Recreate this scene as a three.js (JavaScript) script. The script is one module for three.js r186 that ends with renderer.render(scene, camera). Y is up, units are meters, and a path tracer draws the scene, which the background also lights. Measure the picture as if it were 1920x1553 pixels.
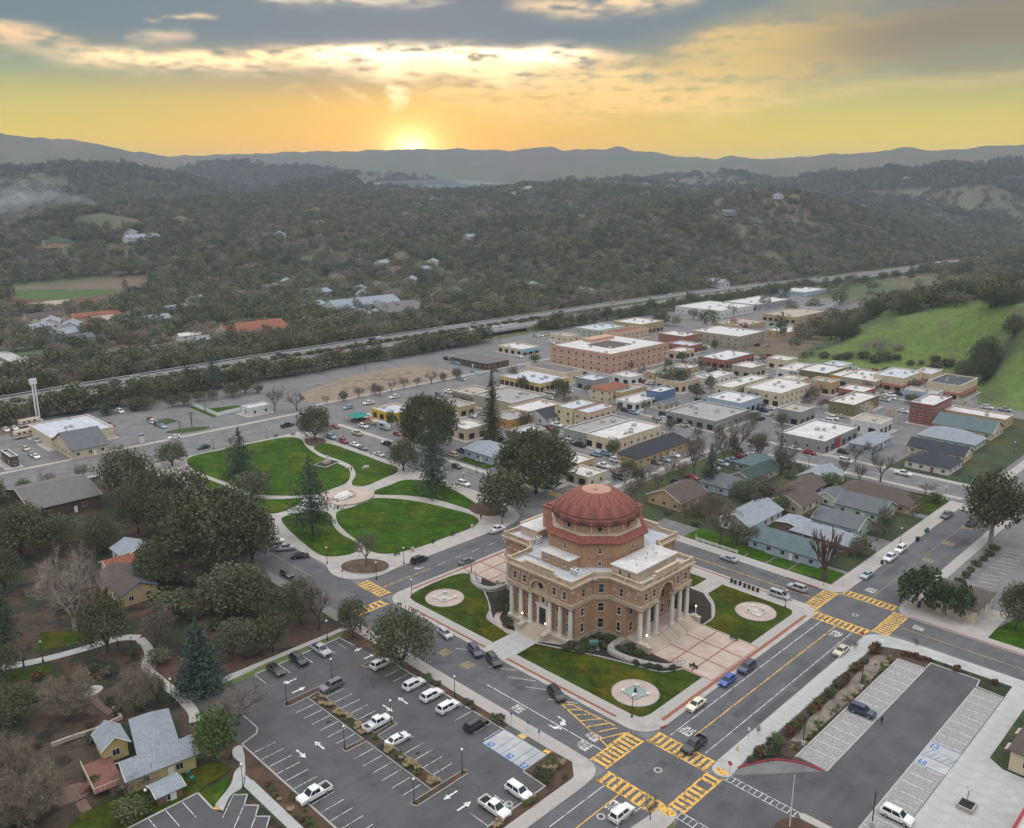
import * as THREE from 'three';
import { mergeGeometries, mergeVertices } from 'three/addons/utils/BufferGeometryUtils.js';
import { FontLoader } from 'three/addons/loaders/FontLoader.js';
import { MarchingCubes } from 'three/addons/objects/MarchingCubes.js';

// ---------- camera, sky, sun, exposure ----------
const scene = new THREE.Scene();
const renderer = new THREE.WebGLRenderer({ antialias: true });
renderer.toneMapping = THREE.LinearToneMapping;
renderer.toneMappingExposure = 1.3;
renderer.shadowMap.enabled = true;
const camera = new THREE.PerspectiveCamera(51.88, 1024 / 828, 1, 40000);
const YAW = -44.85 * Math.PI / 180, PITCH = 14.6 * Math.PI / 180, EYE = new THREE.Vector3(-145, 95, 116.8);
camera.position.copy(EYE);
camera.lookAt(EYE.x + Math.cos(YAW) * Math.cos(PITCH), EYE.y - Math.sin(PITCH), EYE.z + Math.sin(YAW) * Math.cos(PITCH));

// seeded random and noise
function rng(seed) { let s = seed | 0; return () => { s = (s + 0x6d2b79f5) | 0; let t = Math.imul(s ^ (s >>> 15), 1 | s); t = (t + Math.imul(t ^ (t >>> 7), 61 | t)) ^ t; return ((t ^ (t >>> 14)) >>> 0) / 4294967296; }; }
const PERM = new Uint8Array(512), GR = new Float32Array(512);
{ const r = rng(77), p = [...Array(256).keys()]; for (let i = 255; i > 0; i--) { const j = Math.floor(r() * (i + 1)); [p[i], p[j]] = [p[j], p[i]]; } for (let i = 0; i < 512; i++) { PERM[i] = p[i & 255]; GR[i] = p[(i * 7 + 3) & 255] / 255; } }
const fade = (t) => t * t * (3 - 2 * t);
function noise2(x, y, per = 256) {   // value noise 0..1, repeats every per cells
  const xi = Math.floor(x), yi = Math.floor(y), u = fade(x - xi), v = fade(y - yi), m = (n) => ((n % per) + per) % per;
  const a = m(xi) & 255, b = m(xi + 1) & 255, c = m(yi) & 255, d = m(yi + 1) & 255;
  const h = (i, j) => GR[PERM[i + PERM[j]]];
  return (h(a, c) * (1 - u) + h(b, c) * u) * (1 - v) + (h(a, d) * (1 - u) + h(b, d) * u) * v;
}
function fbm(x, y, o = 4, per = 256) { let s = 0, a = 0.5, t = 0; for (let i = 0; i < o; i++) { s += a * noise2(x + i * 17.3, y + i * 9.1, per); t += a; a *= 0.5; x *= 2; y *= 2; per *= 2; } return s / t; }
const clamp = (x, a = 0, b = 1) => Math.min(b, Math.max(a, x)), sstep = (a, b, x) => fade(clamp((x - a) / (b - a))), lerp = (a, b, t) => a + (b - a) * t;
const mix3 = (a, b, t) => [lerp(a[0], b[0], t), lerp(a[1], b[1], t), lerp(a[2], b[2], t)];

// The sky: a dusk sky with the sun on the western ridge; azimuth a from the west-facing axis and elevation e, in degrees
const SUN_A = -6.4, SUN_E = 2.65;
const STREAKS = [ // a0, e0, a1, e1, half thickness, strength, colour
  [-27.6, 7.6, 8.5, 8.2, 0.5, 1.35, [1.4, 0.95, 0.5]],
  [-13, 8.0, 5, 8.3, 0.5, 1.3, [2.2, 1.75, 1.1]],
  [-9, 7.5, 2, 7.4, 0.35, 1.0, [1.9, 1.4, 0.75]],
  [-34, 8.45, -24.8, 8.25, 0.45, 1.0, [0.92, 0.62, 0.34]],
  [-21.9, 9.65, -17.4, 9.75, 0.1, 0.9, [0.95, 0.7, 0.42]],
  [-23, 8.75, -18.9, 9.15, 0.22, 0.75, [0.85, 0.62, 0.4]],
  [-17, 6.75, -13.8, 6.8, 0.13, 0.6, [0.9, 0.62, 0.35]],
  [-18.5, 11.35, -3.5, 11.2, 0.2, 0.8, [0.9, 0.75, 0.55]],
  [-0.6, 10.75, 12.5, 11.6, 0.42, 1.0, [0.95, 0.68, 0.38]],
  [9.5, 8.5, 18, 9.5, 0.5, 0.75, [0.9, 0.6, 0.27]],
  [-8.0, 6.5, -6.4, 5.5, 0.5, 0.85, [1.5, 1.15, 0.65]],
  [-7.9, 6.2, -7.2, 4.9, 0.2, 0.6, [1.4, 1.0, 0.5]],
  [-10.8, 6.4, -8.6, 5.0, 0.24, 0.5, [1.1, 0.75, 0.36]],
  [-13.2, 6.0, -11.6, 4.9, 0.16, 0.4, [1.0, 0.65, 0.3]],
  [-14.6, 5.75, -12.8, 6.35, 0.12, 0.4, [1.0, 0.65, 0.3]],
  [-8, 7.2, 10, 6.9, 0.7, 0.8, [1.3, 0.9, 0.45]],
  [-7, 5.9, 18, 5.7, 0.9, 0.85, [1.15, 0.7, 0.22]],
  [0, 6.9, 22, 7.4, 0.8, 0.7, [1.05, 0.68, 0.24]],
  [8, 7.2, 24, 8.0, 0.5, 0.45, [0.72, 0.5, 0.2]],
];
function skyColour(a, e) {
  const da = Math.abs(((a - SUN_A + 540) % 360) - 180), ee = Math.max(e, 0);
  // clear air: yellow at the horizon, green-grey above, slate higher up
  const far = sstep(0, 26, da), dim = 0.95;
  let c = mix3([1.1, 0.53, 0.02], [0.8, 0.58, 0.03], far);
  c = mix3(c, mix3([0.92, 0.52, 0.08], [0.56, 0.5, 0.11], far), sstep(2.8, 5.4, ee));
  c = mix3(c, mix3([0.42, 0.33, 0.2], [0.26, 0.33, 0.21], far), sstep(4.8, 7.4, ee));
  c = mix3(c, mix3([0.2, 0.222, 0.248], [0.15, 0.212, 0.228], far), sstep(6.8, 9.5, ee));
  // away from the sun the horizon glow fades into an even pale dusk
  const back = sstep(35, 110, da);
  c = mix3(c, mix3([0.36, 0.33, 0.32], [0.29, 0.31, 0.34], sstep(2, 14, ee)), back);
  // high up, out of view: a broken cloud sheet, brightened to light the ground
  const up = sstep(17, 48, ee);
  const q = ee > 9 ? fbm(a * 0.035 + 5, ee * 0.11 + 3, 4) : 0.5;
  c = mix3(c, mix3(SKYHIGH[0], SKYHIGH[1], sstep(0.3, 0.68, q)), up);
  if (da < 62 && ee < 22) {
    const warp = (fbm(a * 0.22 + 40, ee * 0.9 + 11, 4) - 0.5);
    const wisp = 0.55 * fbm(a * 0.55 - ee * 0.8 + 9, ee * 3.2 + a * 0.3 + 21, 4) + 0.45 * fbm(a * 1.3 + ee * 1.5 + 3, ee * 5.5 - a * 0.5 + 50, 4);
    for (const [a0, e0, a1, e1, th, st, col] of STREAKS) {
      const dx = a1 - a0, dy = e1 - e0, L = Math.hypot(dx, dy), t = ((a - a0) * dx + (ee - e0) * dy) / (L * L);
      if (t < -0.25 || t > 1.25) continue;
      const tp = Math.sqrt(clamp(1 - Math.pow(Math.abs(2 * t - 1), 2.6) * 0.95, 0, 1)) * sstep(-0.08, 0.12, t) * sstep(1.12, 0.85, t);
      const perp = ((ee - e0) * dx - (a - a0) * dy) / L + warp * 1.1, w = th * (0.45 + 0.75 * tp);
      const k = Math.exp(-(perp / w) * (perp / w) * (perp > 0 ? 1.5 : 0.7)) * tp * st * clamp(3.3 * (wisp - 0.29));
      c = mix3(c, col, clamp(k));
    }
    // the broad veil spreading to the right
    const v0 = sstep(4, 17, a) * sstep(60, 30, a), mid = 7.6 + (a - 6) * 0.06, vw = 1.2 + Math.max(0, a - 4) * 0.06;
    const v = v0 * Math.exp(-Math.pow((ee - mid + warp * 2) / vw, 2)) * clamp(0.35 + 1.1 * wisp);
    c = mix3(c, mix3([0.72, 0.5, 0.15], [0.28, 0.225, 0.13], sstep(12, 27, a)), clamp(v * 1.05));
    const dk = sstep(14, 26, a) * sstep(60, 34, a) * Math.exp(-Math.pow((ee - 8.4 - (a - 20) * 0.06 + warp * 1.6) / 0.9, 2));
    c = mix3(c, [0.235, 0.2, 0.14], clamp(dk * 0.9));
    const lk = sstep(8, 16, a) * sstep(60, 33, a) * Math.exp(-Math.pow((ee - 5.4 - (a - 12) * 0.05 + warp) / 0.45, 2)) * clamp(wisp * 1.3);
    c = mix3(c, [0.8, 0.57, 0.2], clamp(lk * 0.6));
    // glow round the sun
    const r = Math.hypot((a - SUN_A) * 0.75, ee - SUN_E), g1 = Math.exp(-r / 0.62), g2 = Math.exp(-r * r / 20);
    c = [c[0] + 4.2 * g1 + 0.2 * g2, c[1] + 3.2 * g1 + 0.11 * g2, c[2] + 1.5 * g1 + 0.01 * g2];
  }
  return ee < 17 ? c.map((q) => q * dim) : c.map((q) => q * lerp(dim, 1, sstep(17, 30, ee)));
}
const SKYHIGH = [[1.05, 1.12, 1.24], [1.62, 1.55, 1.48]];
{
  const w = 4096, h = 2048, d = new Float32Array(w * h * 4);
  for (let j = h / 2; j < h; j++) {
    const e = ((j + 0.5) / h - 0.5) * 180, fine = e < 22;
    for (let i = 0; i < w; i++) {
      let a = ((i + 0.5) / w - 0.5) * 360 - YAW * 180 / Math.PI; a = ((a + 540) % 360) - 180;
      const o = (j * w + i) * 4;
      if ((!fine || Math.abs(a) > 62) && (i & 3 || j & 1)) { const s = ((j & 1 ? j - 1 : j) * w + (i & ~3)) * 4; if (s < o && s >= h / 2 * w * 4) { d[o] = d[s]; d[o + 1] = d[s + 1]; d[o + 2] = d[s + 2]; d[o + 3] = 1; continue; } }
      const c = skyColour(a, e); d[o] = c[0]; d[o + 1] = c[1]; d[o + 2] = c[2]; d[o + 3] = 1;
    }
  }
  for (let o = 0; o < h / 2 * w * 4; o += 4) { d[o] = 0.2; d[o + 1] = 0.2; d[o + 2] = 0.2; d[o + 3] = 1; }
  const t = new THREE.DataTexture(d, w, h, THREE.RGBAFormat, THREE.FloatType);
  t.mapping = THREE.EquirectangularReflectionMapping; t.magFilter = THREE.LinearFilter; t.needsUpdate = true;
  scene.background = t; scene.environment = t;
}
const sun = new THREE.DirectionalLight(new THREE.Color(1, 0.72, 0.42), 0.6);
{ const a = YAW + SUN_A * Math.PI / 180, e = (SUN_E + 1.2) * Math.PI / 180; sun.position.set(Math.cos(a) * Math.cos(e) * 900, Math.sin(e) * 900, Math.sin(a) * Math.cos(e) * 900); }
sun.castShadow = true; sun.shadow.radius = 22; sun.shadow.mapSize.set(4096, 4096);
Object.assign(sun.shadow.camera, { left: -500, right: 500, top: 400, bottom: -400, near: 1, far: 3000 });
scene.add(sun, sun.target);

// ---------- helpers ----------
const V3 = (x, y, z) => new THREE.Vector3(x, y, z);
const taken = new Map();
function numbered(name) { const n = taken.get(name) ?? 0; taken.set(name, n + 1); return n ? name + '_' + String(n).padStart(3, '0') : name; }
function mesh(name, geo, mat, parent, x = 0, y = 0, z = 0, ry = 0) {
  const m = new THREE.Mesh(geo, mat); m.name = parent && parent !== scene ? name : numbered(name);
  m.position.set(x, y, z); m.rotation.y = ry; m.castShadow = m.receiveShadow = true; (parent || scene).add(m); return m;
}
function tag(o, label, category, group, kind) { o.userData.label = label; o.userData.category = category; if (group) o.userData.group = group; if (kind) o.userData.kind = kind; return o; }
function thing(name, label, category, x = 0, y = 0, z = 0, ry = 0, group) {
  const g = new THREE.Group(); g.name = numbered(name); g.position.set(x, y, z); g.rotation.y = ry; scene.add(g); return tag(g, label, category, group);
}
function struct(name, geo, mat, x = 0, y = 0, z = 0, ry = 0) { const m = mesh(name, geo, mat, scene, x, y, z, ry); m.userData.kind = 'structure'; return m; }
function copy(src, label, x, y, z, ry = 0, s = 1, group) {
  const c = src.clone(); c.userData = { ...src.userData }; c.name = numbered(src.name.replace(/_\d{3}$/, '')); c.position.set(x, y, z); c.rotation.y = ry;
  if (s.isVector3) c.scale.copy(s); else c.scale.setScalar(s);
  if (label) c.userData.label = label; if (group) c.userData.group = group; scene.add(c); return c;
}
function planarUV(g) { // uv in metres, by the way each face points
  if (g.index) g = g.toNonIndexed();
  const p = g.attributes.position, n = g.attributes.normal ?? (g.computeVertexNormals(), g.attributes.normal), uv = new Float32Array(p.count * 2);
  for (let i = 0; i < p.count; i += 3) {
    let nx = 0, ny = 0, nz = 0; for (let k = 0; k < 3; k++) { nx += n.getX(i + k); ny += n.getY(i + k); nz += n.getZ(i + k); }
    nx = Math.abs(nx); ny = Math.abs(ny); nz = Math.abs(nz);
    for (let k = i; k < i + 3; k++) {
      const x = p.getX(k), y = p.getY(k), z = p.getZ(k);
      const [a, b] = ny >= nx && ny >= nz ? [x, z] : nx > nz ? [z, y] : [x, y]; uv[2 * k] = a; uv[2 * k + 1] = b;
    }
  }
  g.setAttribute('uv', new THREE.BufferAttribute(uv, 2)); return g;
}
function clean(g) { g = g.index ? g.toNonIndexed() : g; for (const k of Object.keys(g.attributes)) if (!['position', 'normal', 'uv'].includes(k)) g.deleteAttribute(k); if (!g.attributes.normal) g.computeVertexNormals(); if (!g.attributes.uv) g = planarUV(g); return g; }
const merge = (list) => mergeGeometries(list.map(clean));
function bx(w, h, d, x = 0, y = 0, z = 0, ry = 0, rx = 0, rz = 0) { // box standing on y
  let g = new THREE.BoxGeometry(w, h, d); if (rx) g.rotateX(rx); if (rz) g.rotateZ(rz); if (ry) g.rotateY(ry); g.translate(x, y + h / 2, z); return planarUV(g);
}
function cyl(r0, r1, h, x = 0, y = 0, z = 0, n = 10, open = false) { const g = new THREE.CylinderGeometry(r1, r0, h, n, 1, open); g.translate(x, y + h / 2, z); return clean(g); }
function lathe(pts, n = 16) { return clean(new THREE.LatheGeometry(pts.map(([r, y]) => new THREE.Vector2(r, y)), n)); }
function sphere(r, x, y, z, a = 10, b = 8) { const g = new THREE.SphereGeometry(r, a, b); g.translate(x, y, z); return clean(g); }
function poly(pts, y = 0, holes) { // flat sheet from [x,z] points, facing up
  const s = new THREE.Shape(pts.map(([x, z]) => new THREE.Vector2(x, -z))); if (holes) for (const h of holes) s.holes.push(new THREE.Path(h.map(([x, z]) => new THREE.Vector2(x, -z))));
  const g = new THREE.ShapeGeometry(s, 12); g.rotateX(-Math.PI / 2); g.translate(0, y, 0); return planarUV(g);
}
function slab(pts, y, t, holes) { // prism with top at y, t thick
  const s = new THREE.Shape(pts.map(([x, z]) => new THREE.Vector2(x, -z))); if (holes) for (const h of holes) s.holes.push(new THREE.Path(h.map(([x, z]) => new THREE.Vector2(x, -z))));
  const g = new THREE.ExtrudeGeometry(s, { depth: t, bevelEnabled: false, curveSegments: 12 }); g.rotateX(-Math.PI / 2); g.translate(0, y - t, 0); return planarUV(g);
}
const rect = (x0, z0, x1, z1) => [[x0, z0], [x1, z0], [x1, z1], [x0, z1]];
function roundRect(x0, z0, x1, z1, r, n = 6) {
  const q = Array.isArray(r) ? r : [r, r, r, r], out = [], C = [[x0, z0, 1, 1, Math.PI], [x1, z0, -1, 1, 1.5 * Math.PI], [x1, z1, -1, -1, 0], [x0, z1, 1, -1, Math.PI / 2]];
  C.forEach(([x, z, sx, sz, a], k) => { for (let i = 0; i <= n; i++) { const t = a + i / n * Math.PI / 2; out.push(q[k] ? [x + sx * q[k] + Math.cos(t) * q[k], z + sz * q[k] + Math.sin(t) * q[k]] : [x, z]); if (!q[k]) break; } }); return out;
}
function disc(cx, cz, rx, rz = rx, n = 40, rot = 0) { return [...Array(n)].map((_, i) => { const t = i / n * 2 * Math.PI, x = Math.cos(t) * rx, z = Math.sin(t) * rz; return [cx + x * Math.cos(rot) - z * Math.sin(rot), cz + x * Math.sin(rot) + z * Math.cos(rot)]; }); }
function ribbon(pts, w, y = 0, smooth = true) { // flat strip along [x,z] points; w a number or a list
  let P = pts; if (smooth && pts.length > 2) { const c = new THREE.CatmullRomCurve3(pts.map(([x, z]) => V3(x, 0, z)), false, 'centripetal'); P = c.getPoints(pts.length * 7).map((v) => [v.x, v.z]); }
  const L = [], R = []; P.forEach(([x, z], i) => { const a = P[Math.max(0, i - 1)], b = P[Math.min(P.length - 1, i + 1)], dx = b[0] - a[0], dz = b[1] - a[1], l = Math.hypot(dx, dz) || 1, ww = (Array.isArray(w) ? lerp(w[0], w[1], i / (P.length - 1)) : w) / 2; L.push([x - dz / l * ww, z + dx / l * ww]); R.push([x + dz / l * ww, z - dx / l * ww]); });
  const pos = []; for (let i = 0; i + 1 < P.length; i++) { const [a, b, c, d] = [L[i], R[i], R[i + 1], L[i + 1]]; pos.push(a[0], y, a[1], d[0], y, d[1], c[0], y, c[1], a[0], y, a[1], c[0], y, c[1], b[0], y, b[1]); }
  const g = new THREE.BufferGeometry(); g.setAttribute('position', new THREE.Float32BufferAttribute(pos, 3)); g.computeVertexNormals(); return planarUV(g);
}
function tube(pts, r, n = 5, seg = 0) { return clean(new THREE.TubeGeometry(new THREE.CatmullRomCurve3(pts.map((p) => V3(...p))), seg || pts.length * 4, r, n)); }
function bar(a, b, r, n = 5) { const A = V3(...a), B = V3(...b), d = B.clone().sub(A), g = new THREE.CylinderGeometry(r, r, d.length(), n); g.applyQuaternion(new THREE.Quaternion().setFromUnitVectors(V3(0, 1, 0), d.normalize())); g.translate((A.x + B.x) / 2, (A.y + B.y) / 2, (A.z + B.z) / 2); return clean(g); }

// ---------- materials ----------
const texCache = {};
function grainTex(key, n, per, f) { // grey multiplier texture; f(u,v) in cells of a repeating field
  const d = new Uint8Array(n * n * 4); for (let j = 0; j < n; j++) for (let i = 0; i < n; i++) { const v = f(i / n, j / n), o = (j * n + i) * 4, c = Array.isArray(v) ? v : [v, v, v]; for (let k = 0; k < 3; k++) d[o + k] = clamp(c[k]) * 255; d[o + 3] = 255; }
  const t = new THREE.DataTexture(d, n, n); t.wrapS = t.wrapT = THREE.RepeatWrapping; t.magFilter = THREE.LinearFilter; t.colorSpace = THREE.SRGBColorSpace; t.repeat.set(1 / per, 1 / per); t.needsUpdate = true; return texCache[key] = t;
}
const rr = rng(5);
grainTex('asphalt', 1024, 46, (u, v) => { const c = fbm(u * 14, v * 14, 5, 14), p = fbm(u * 4 + 9, v * 40, 3, 40), f = rr(); const crack = Math.abs(fbm(u * 9 + 3, v * 9, 3, 9) - 0.5) < 0.006 ? -0.1 : 0; return 0.74 + 0.2 * c + 0.08 * (p - 0.5) + 0.11 * (f - 0.5) + crack; });
grainTex('concrete', 512, 14, (u, v) => 0.8 + 0.18 * fbm(u * 9, v * 9, 5, 9) + 0.07 * (rr() - 0.5));
grainTex('grass', 1024, 34, (u, v) => { const c = fbm(u * 9, v * 9, 4, 9), q = fbm(u * 40, v * 40, 3, 40), y = sstep(0.5, 0.7, fbm(u * 5 + 7, v * 5, 4, 5)), w = sstep(0.66, 0.74, fbm(u * 11 + 2, v * 11 + 5, 4, 11)), k = 0.6 + 0.36 * c + 0.34 * (q - 0.5) + 0.18 * (rr() - 0.5); return [k * (0.82 + 0.2 * y + 0.22 * w), k * (0.94 + 0.04 * y), k * (0.86 - 0.15 * y + 0.2 * w)]; });
grainTex('soil', 512, 12, (u, v) => { const c = fbm(u * 8, v * 8, 5, 8), f = rr(); return [0.62 + 0.5 * (c - 0.3) + 0.24 * (f - 0.5), 0.62 + 0.46 * (c - 0.3) + 0.24 * (f - 0.5), 0.6 + 0.4 * (c - 0.3) + 0.2 * (f - 0.5)]; });
grainTex('plaster', 512, 9, (u, v) => 0.82 + 0.18 * fbm(u * 9, v * 5, 5, 45) + 0.05 * (rr() - 0.5));
grainTex('roof', 512, 16, (u, v) => { const s = fbm(u * 8, v * 8, 5, 8), st = sstep(0.62, 0.7, fbm(u * 16 + 4, v * 16, 3, 16)); return 0.82 + 0.17 * s - 0.06 * st + 0.05 * (rr() - 0.5); });
grainTex('brick', 512, 2.4, (u, v) => { const row = Math.floor(v * 32), col = Math.floor(u * 11 + (row & 1) * 0.5), h = GR[(PERM[(row * 7) & 255] + col * 13) & 511], m = (v * 32) % 1 < 0.16 ? 0.9 : 1; return [(0.72 + 0.28 * h) * m, (0.72 + 0.26 * h) * m, (0.7 + 0.28 * h) * m]; });
grainTex('tile', 512, 3.2, (u, v) => { const row = Math.floor(v * 9), col = Math.floor(u * 14), h = GR[(PERM[(row * 11) & 255] + col * 7) & 511]; return 0.7 + 0.3 * h + 0.04 * (rr() - 0.5); });
grainTex('shingle', 512, 6, (u, v) => { const row = Math.floor(v * 40), col = Math.floor(u * 26 + GR[row & 255] * 5), h = GR[(PERM[(row * 11) & 255] + col * 7) & 511]; return 0.8 + 0.12 * h + 0.1 * (fbm(u * 5, v * 5, 3, 5) - 0.3); });
grainTex('bark', 256, 2, (u, v) => 0.55 + 0.45 * fbm(u * 18, v * 4, 4, 36));
grainTex('pave', 512, 8, (u, v) => { const row = Math.floor(v * 80), col = Math.floor(u * 40 + (row & 1) * 0.5), h = GR[(PERM[(row * 11) & 255] + col * 7) & 511]; return 0.76 + 0.24 * h; });
grainTex('land', 1024, 70, (u, v) => 0.72 + 0.28 * fbm(u * 36, v * 36, 4, 36) + 0.1 * (rr() - 0.5));
grainTex('litter', 1024, 44, (u, v) => { const a = fbm(u * 5, v * 5, 5, 5), b = fbm(u * 9 + 3, v * 9 + 6, 5, 9), k = 0.7 + 0.3 * fbm(u * 60, v * 60, 2, 60) + 0.16 * (rr() - 0.5); let c = mix3([0.66, 0.56, 0.46], [0.38, 0.46, 0.24], sstep(0.44, 0.6, a)); c = mix3(c, [0.74, 0.52, 0.38], sstep(0.6, 0.68, b)); c = mix3(c, [0.36, 0.31, 0.27], sstep(0.56, 0.7, fbm(u * 16 + 1, v * 16 + 8, 4, 16))); return c.map((q) => q * k); });
grainTex('paint', 512, 5, (u, v) => { const w = sstep(0.6, 0.68, fbm(u * 14, v * 14, 5, 14)), t = sstep(0.62, 0.7, fbm(u * 4 + 3, v * 30, 3, 30)); return 0.97 - 0.34 * w - 0.2 * t + 0.06 * (rr() - 0.5); });
grainTex('wood', 256, 2.4, (u, v) => 0.66 + 0.34 * fbm(u * 3, v * 40, 4, 40));
const MAT = {};
function mat(key, rgb, map, o = {}) { // rgb linear base colour
  return MAT[key] ??= new THREE.MeshPhysicalMaterial({ name: key, color: new THREE.Color().setRGB(...rgb), map: map ? texCache[map] : null, roughness: 0.9, ...o });
}
const srgb = (r, g, b, k = 1) => [r, g, b].map((c) => { c /= 255; return k * (c <= 0.04045 ? c / 12.92 : Math.pow((c + 0.055) / 1.055, 2.4)); });
const M = {
  asphalt: mat('asphalt', [0.165, 0.165, 0.172], 'asphalt', { roughness: 0.92, bumpMap: texCache.asphalt, bumpScale: 0.01 }),
  lotAsphalt: mat('lot asphalt', [0.135, 0.13, 0.138], 'asphalt', { roughness: 0.92 }),
  oldAsphalt: mat('weathered asphalt', [0.25, 0.245, 0.245], 'asphalt'),
  concrete: mat('concrete', [0.52, 0.485, 0.455], 'concrete'), kerb: mat('kerb concrete', [0.5, 0.48, 0.45], 'concrete'),
  paleConcrete: mat('pale concrete', [0.55, 0.55, 0.54], 'concrete'),
  pinkConcrete: mat('tinted plaza concrete', [0.6, 0.48, 0.41], 'concrete'), redBrick: mat('red paver brick', [0.42, 0.16, 0.1], 'brick'),
  lawn: mat('lawn', [0.102, 0.12, 0.014], 'grass', { specularIntensity: 0.2, bumpMap: texCache.grass, bumpScale: 0.05 }), brightLawn: mat('park lawn', [0.088, 0.158, 0.009], 'grass', { specularIntensity: 0.2, bumpMap: texCache.grass, bumpScale: 0.05 }),
  hillGrass: mat('hill grass', [0.11, 0.19, 0.03], 'grass'), dullGrass: mat('dull grass', [0.085, 0.1, 0.035], 'grass'),
  soil: mat('bare soil', [0.19, 0.13, 0.085], 'soil'), mulch: mat('bark mulch', [0.15, 0.085, 0.055], 'soil', { bumpMap: texCache.soil, bumpScale: 0.06 }), darkMulch: mat('dark mulch', [0.05, 0.04, 0.033], 'soil', { bumpMap: texCache.soil, bumpScale: 0.06 }),
  litter: mat('leaf litter', [0.215, 0.21, 0.2], 'litter', { bumpMap: texCache.litter, bumpScale: 0.08 }), sand: mat('graded dirt', [0.34, 0.265, 0.19], 'land', { bumpMap: texCache.land, bumpScale: 0.15 }), gravel: mat('gravel', [0.38, 0.33, 0.29], 'soil', { bumpMap: texCache.soil, bumpScale: 0.08 }),
  yellowPaint: mat('yellow road paint', [0.8, 0.48, 0.12], 'paint'), whitePaint: mat('white road paint', [0.8, 0.8, 0.79], 'paint'), bluePaint: mat('blue road paint', [0.05, 0.2, 0.5], 'concrete'), redPaint: mat('red kerb paint', [0.42, 0.05, 0.07], 'concrete'),
  wornYellow: mat('worn yellow paint', [0.5, 0.36, 0.16], 'concrete'), paver: mat('grey pavers', [0.4, 0.39, 0.375], 'pave'),
  brick: mat('tan brick', [0.6, 0.37, 0.23], 'brick'), trim: mat('terracotta trim', [0.64, 0.51, 0.365], 'plaster'), pinkTrim: mat('pink terracotta', [0.72, 0.5, 0.4], 'plaster'), column: mat('white stone', [0.78, 0.77, 0.72], 'plaster'),
  stone: mat('limestone', [0.62, 0.53, 0.42], 'concrete'), tile: mat('red clay tile', [0.29, 0.085, 0.058], 'tile', { roughness: 0.75 }), copper: mat('copper cap', [0.6, 0.34, 0.24], 'plaster', { roughness: 0.65 }),
  deck: mat('grey roof membrane', [0.62, 0.65, 0.71], 'roof'), whiteRoof: mat('white roof membrane', [0.74, 0.72, 0.7], 'roof'), greyRoof: mat('grey gravel roof', [0.4, 0.39, 0.38], 'roof'), darkRoof: mat('dark bitumen roof', [0.085, 0.09, 0.105], 'roof'),
  glass: mat('dark window glass', [0.02, 0.022, 0.026], null, { roughness: 0.08, specularIntensity: 1 }), carGlass: mat('tinted car glass', [0.015, 0.02, 0.024], null, { roughness: 0.05 }),
  rubber: mat('black rubber', [0.018, 0.018, 0.018]), black: mat('black metal', [0.02, 0.021, 0.022], null, { roughness: 0.5 }), greenMetal: mat('dark green metal', [0.012, 0.05, 0.04], null, { roughness: 0.5 }),
  metal: mat('grey metal', [0.5, 0.5, 0.5], null, { roughness: 0.45, metalness: 0.6 }), whiteMetal: mat('white painted metal', [0.78, 0.78, 0.77], null, { roughness: 0.5 }), chrome: mat('wheel alloy', [0.55, 0.55, 0.56], null, { roughness: 0.35, metalness: 0.8 }),
  headlight: mat('headlight lens', [0.75, 0.76, 0.78], null, { roughness: 0.15 }), tail: mat('tail lens', [0.35, 0.015, 0.012], null, { roughness: 0.2 }), globe: mat('white globe', [0.85, 0.84, 0.8], null, { roughness: 0.3 }),
  wood: mat('weathered wood', [0.2, 0.15, 0.11], 'wood'), pole: mat('creosoted pole', [0.14, 0.11, 0.09], 'wood'), deckWood: mat('red deck boards', [0.3, 0.13, 0.11], 'wood'),
  water: mat('fountain water', [0.3, 0.38, 0.36], null, { roughness: 0.06 }), marble: mat('white marble', [0.74, 0.73, 0.71], 'plaster', { roughness: 0.6 }),
};
const lampGlow = new THREE.MeshPhysicalMaterial({ name: 'lit lamp globe', color: 0xfff0dd, emissive: new THREE.Color(1, 0.62, 0.32), emissiveIntensity: 3, roughness: 0.4 });

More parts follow.
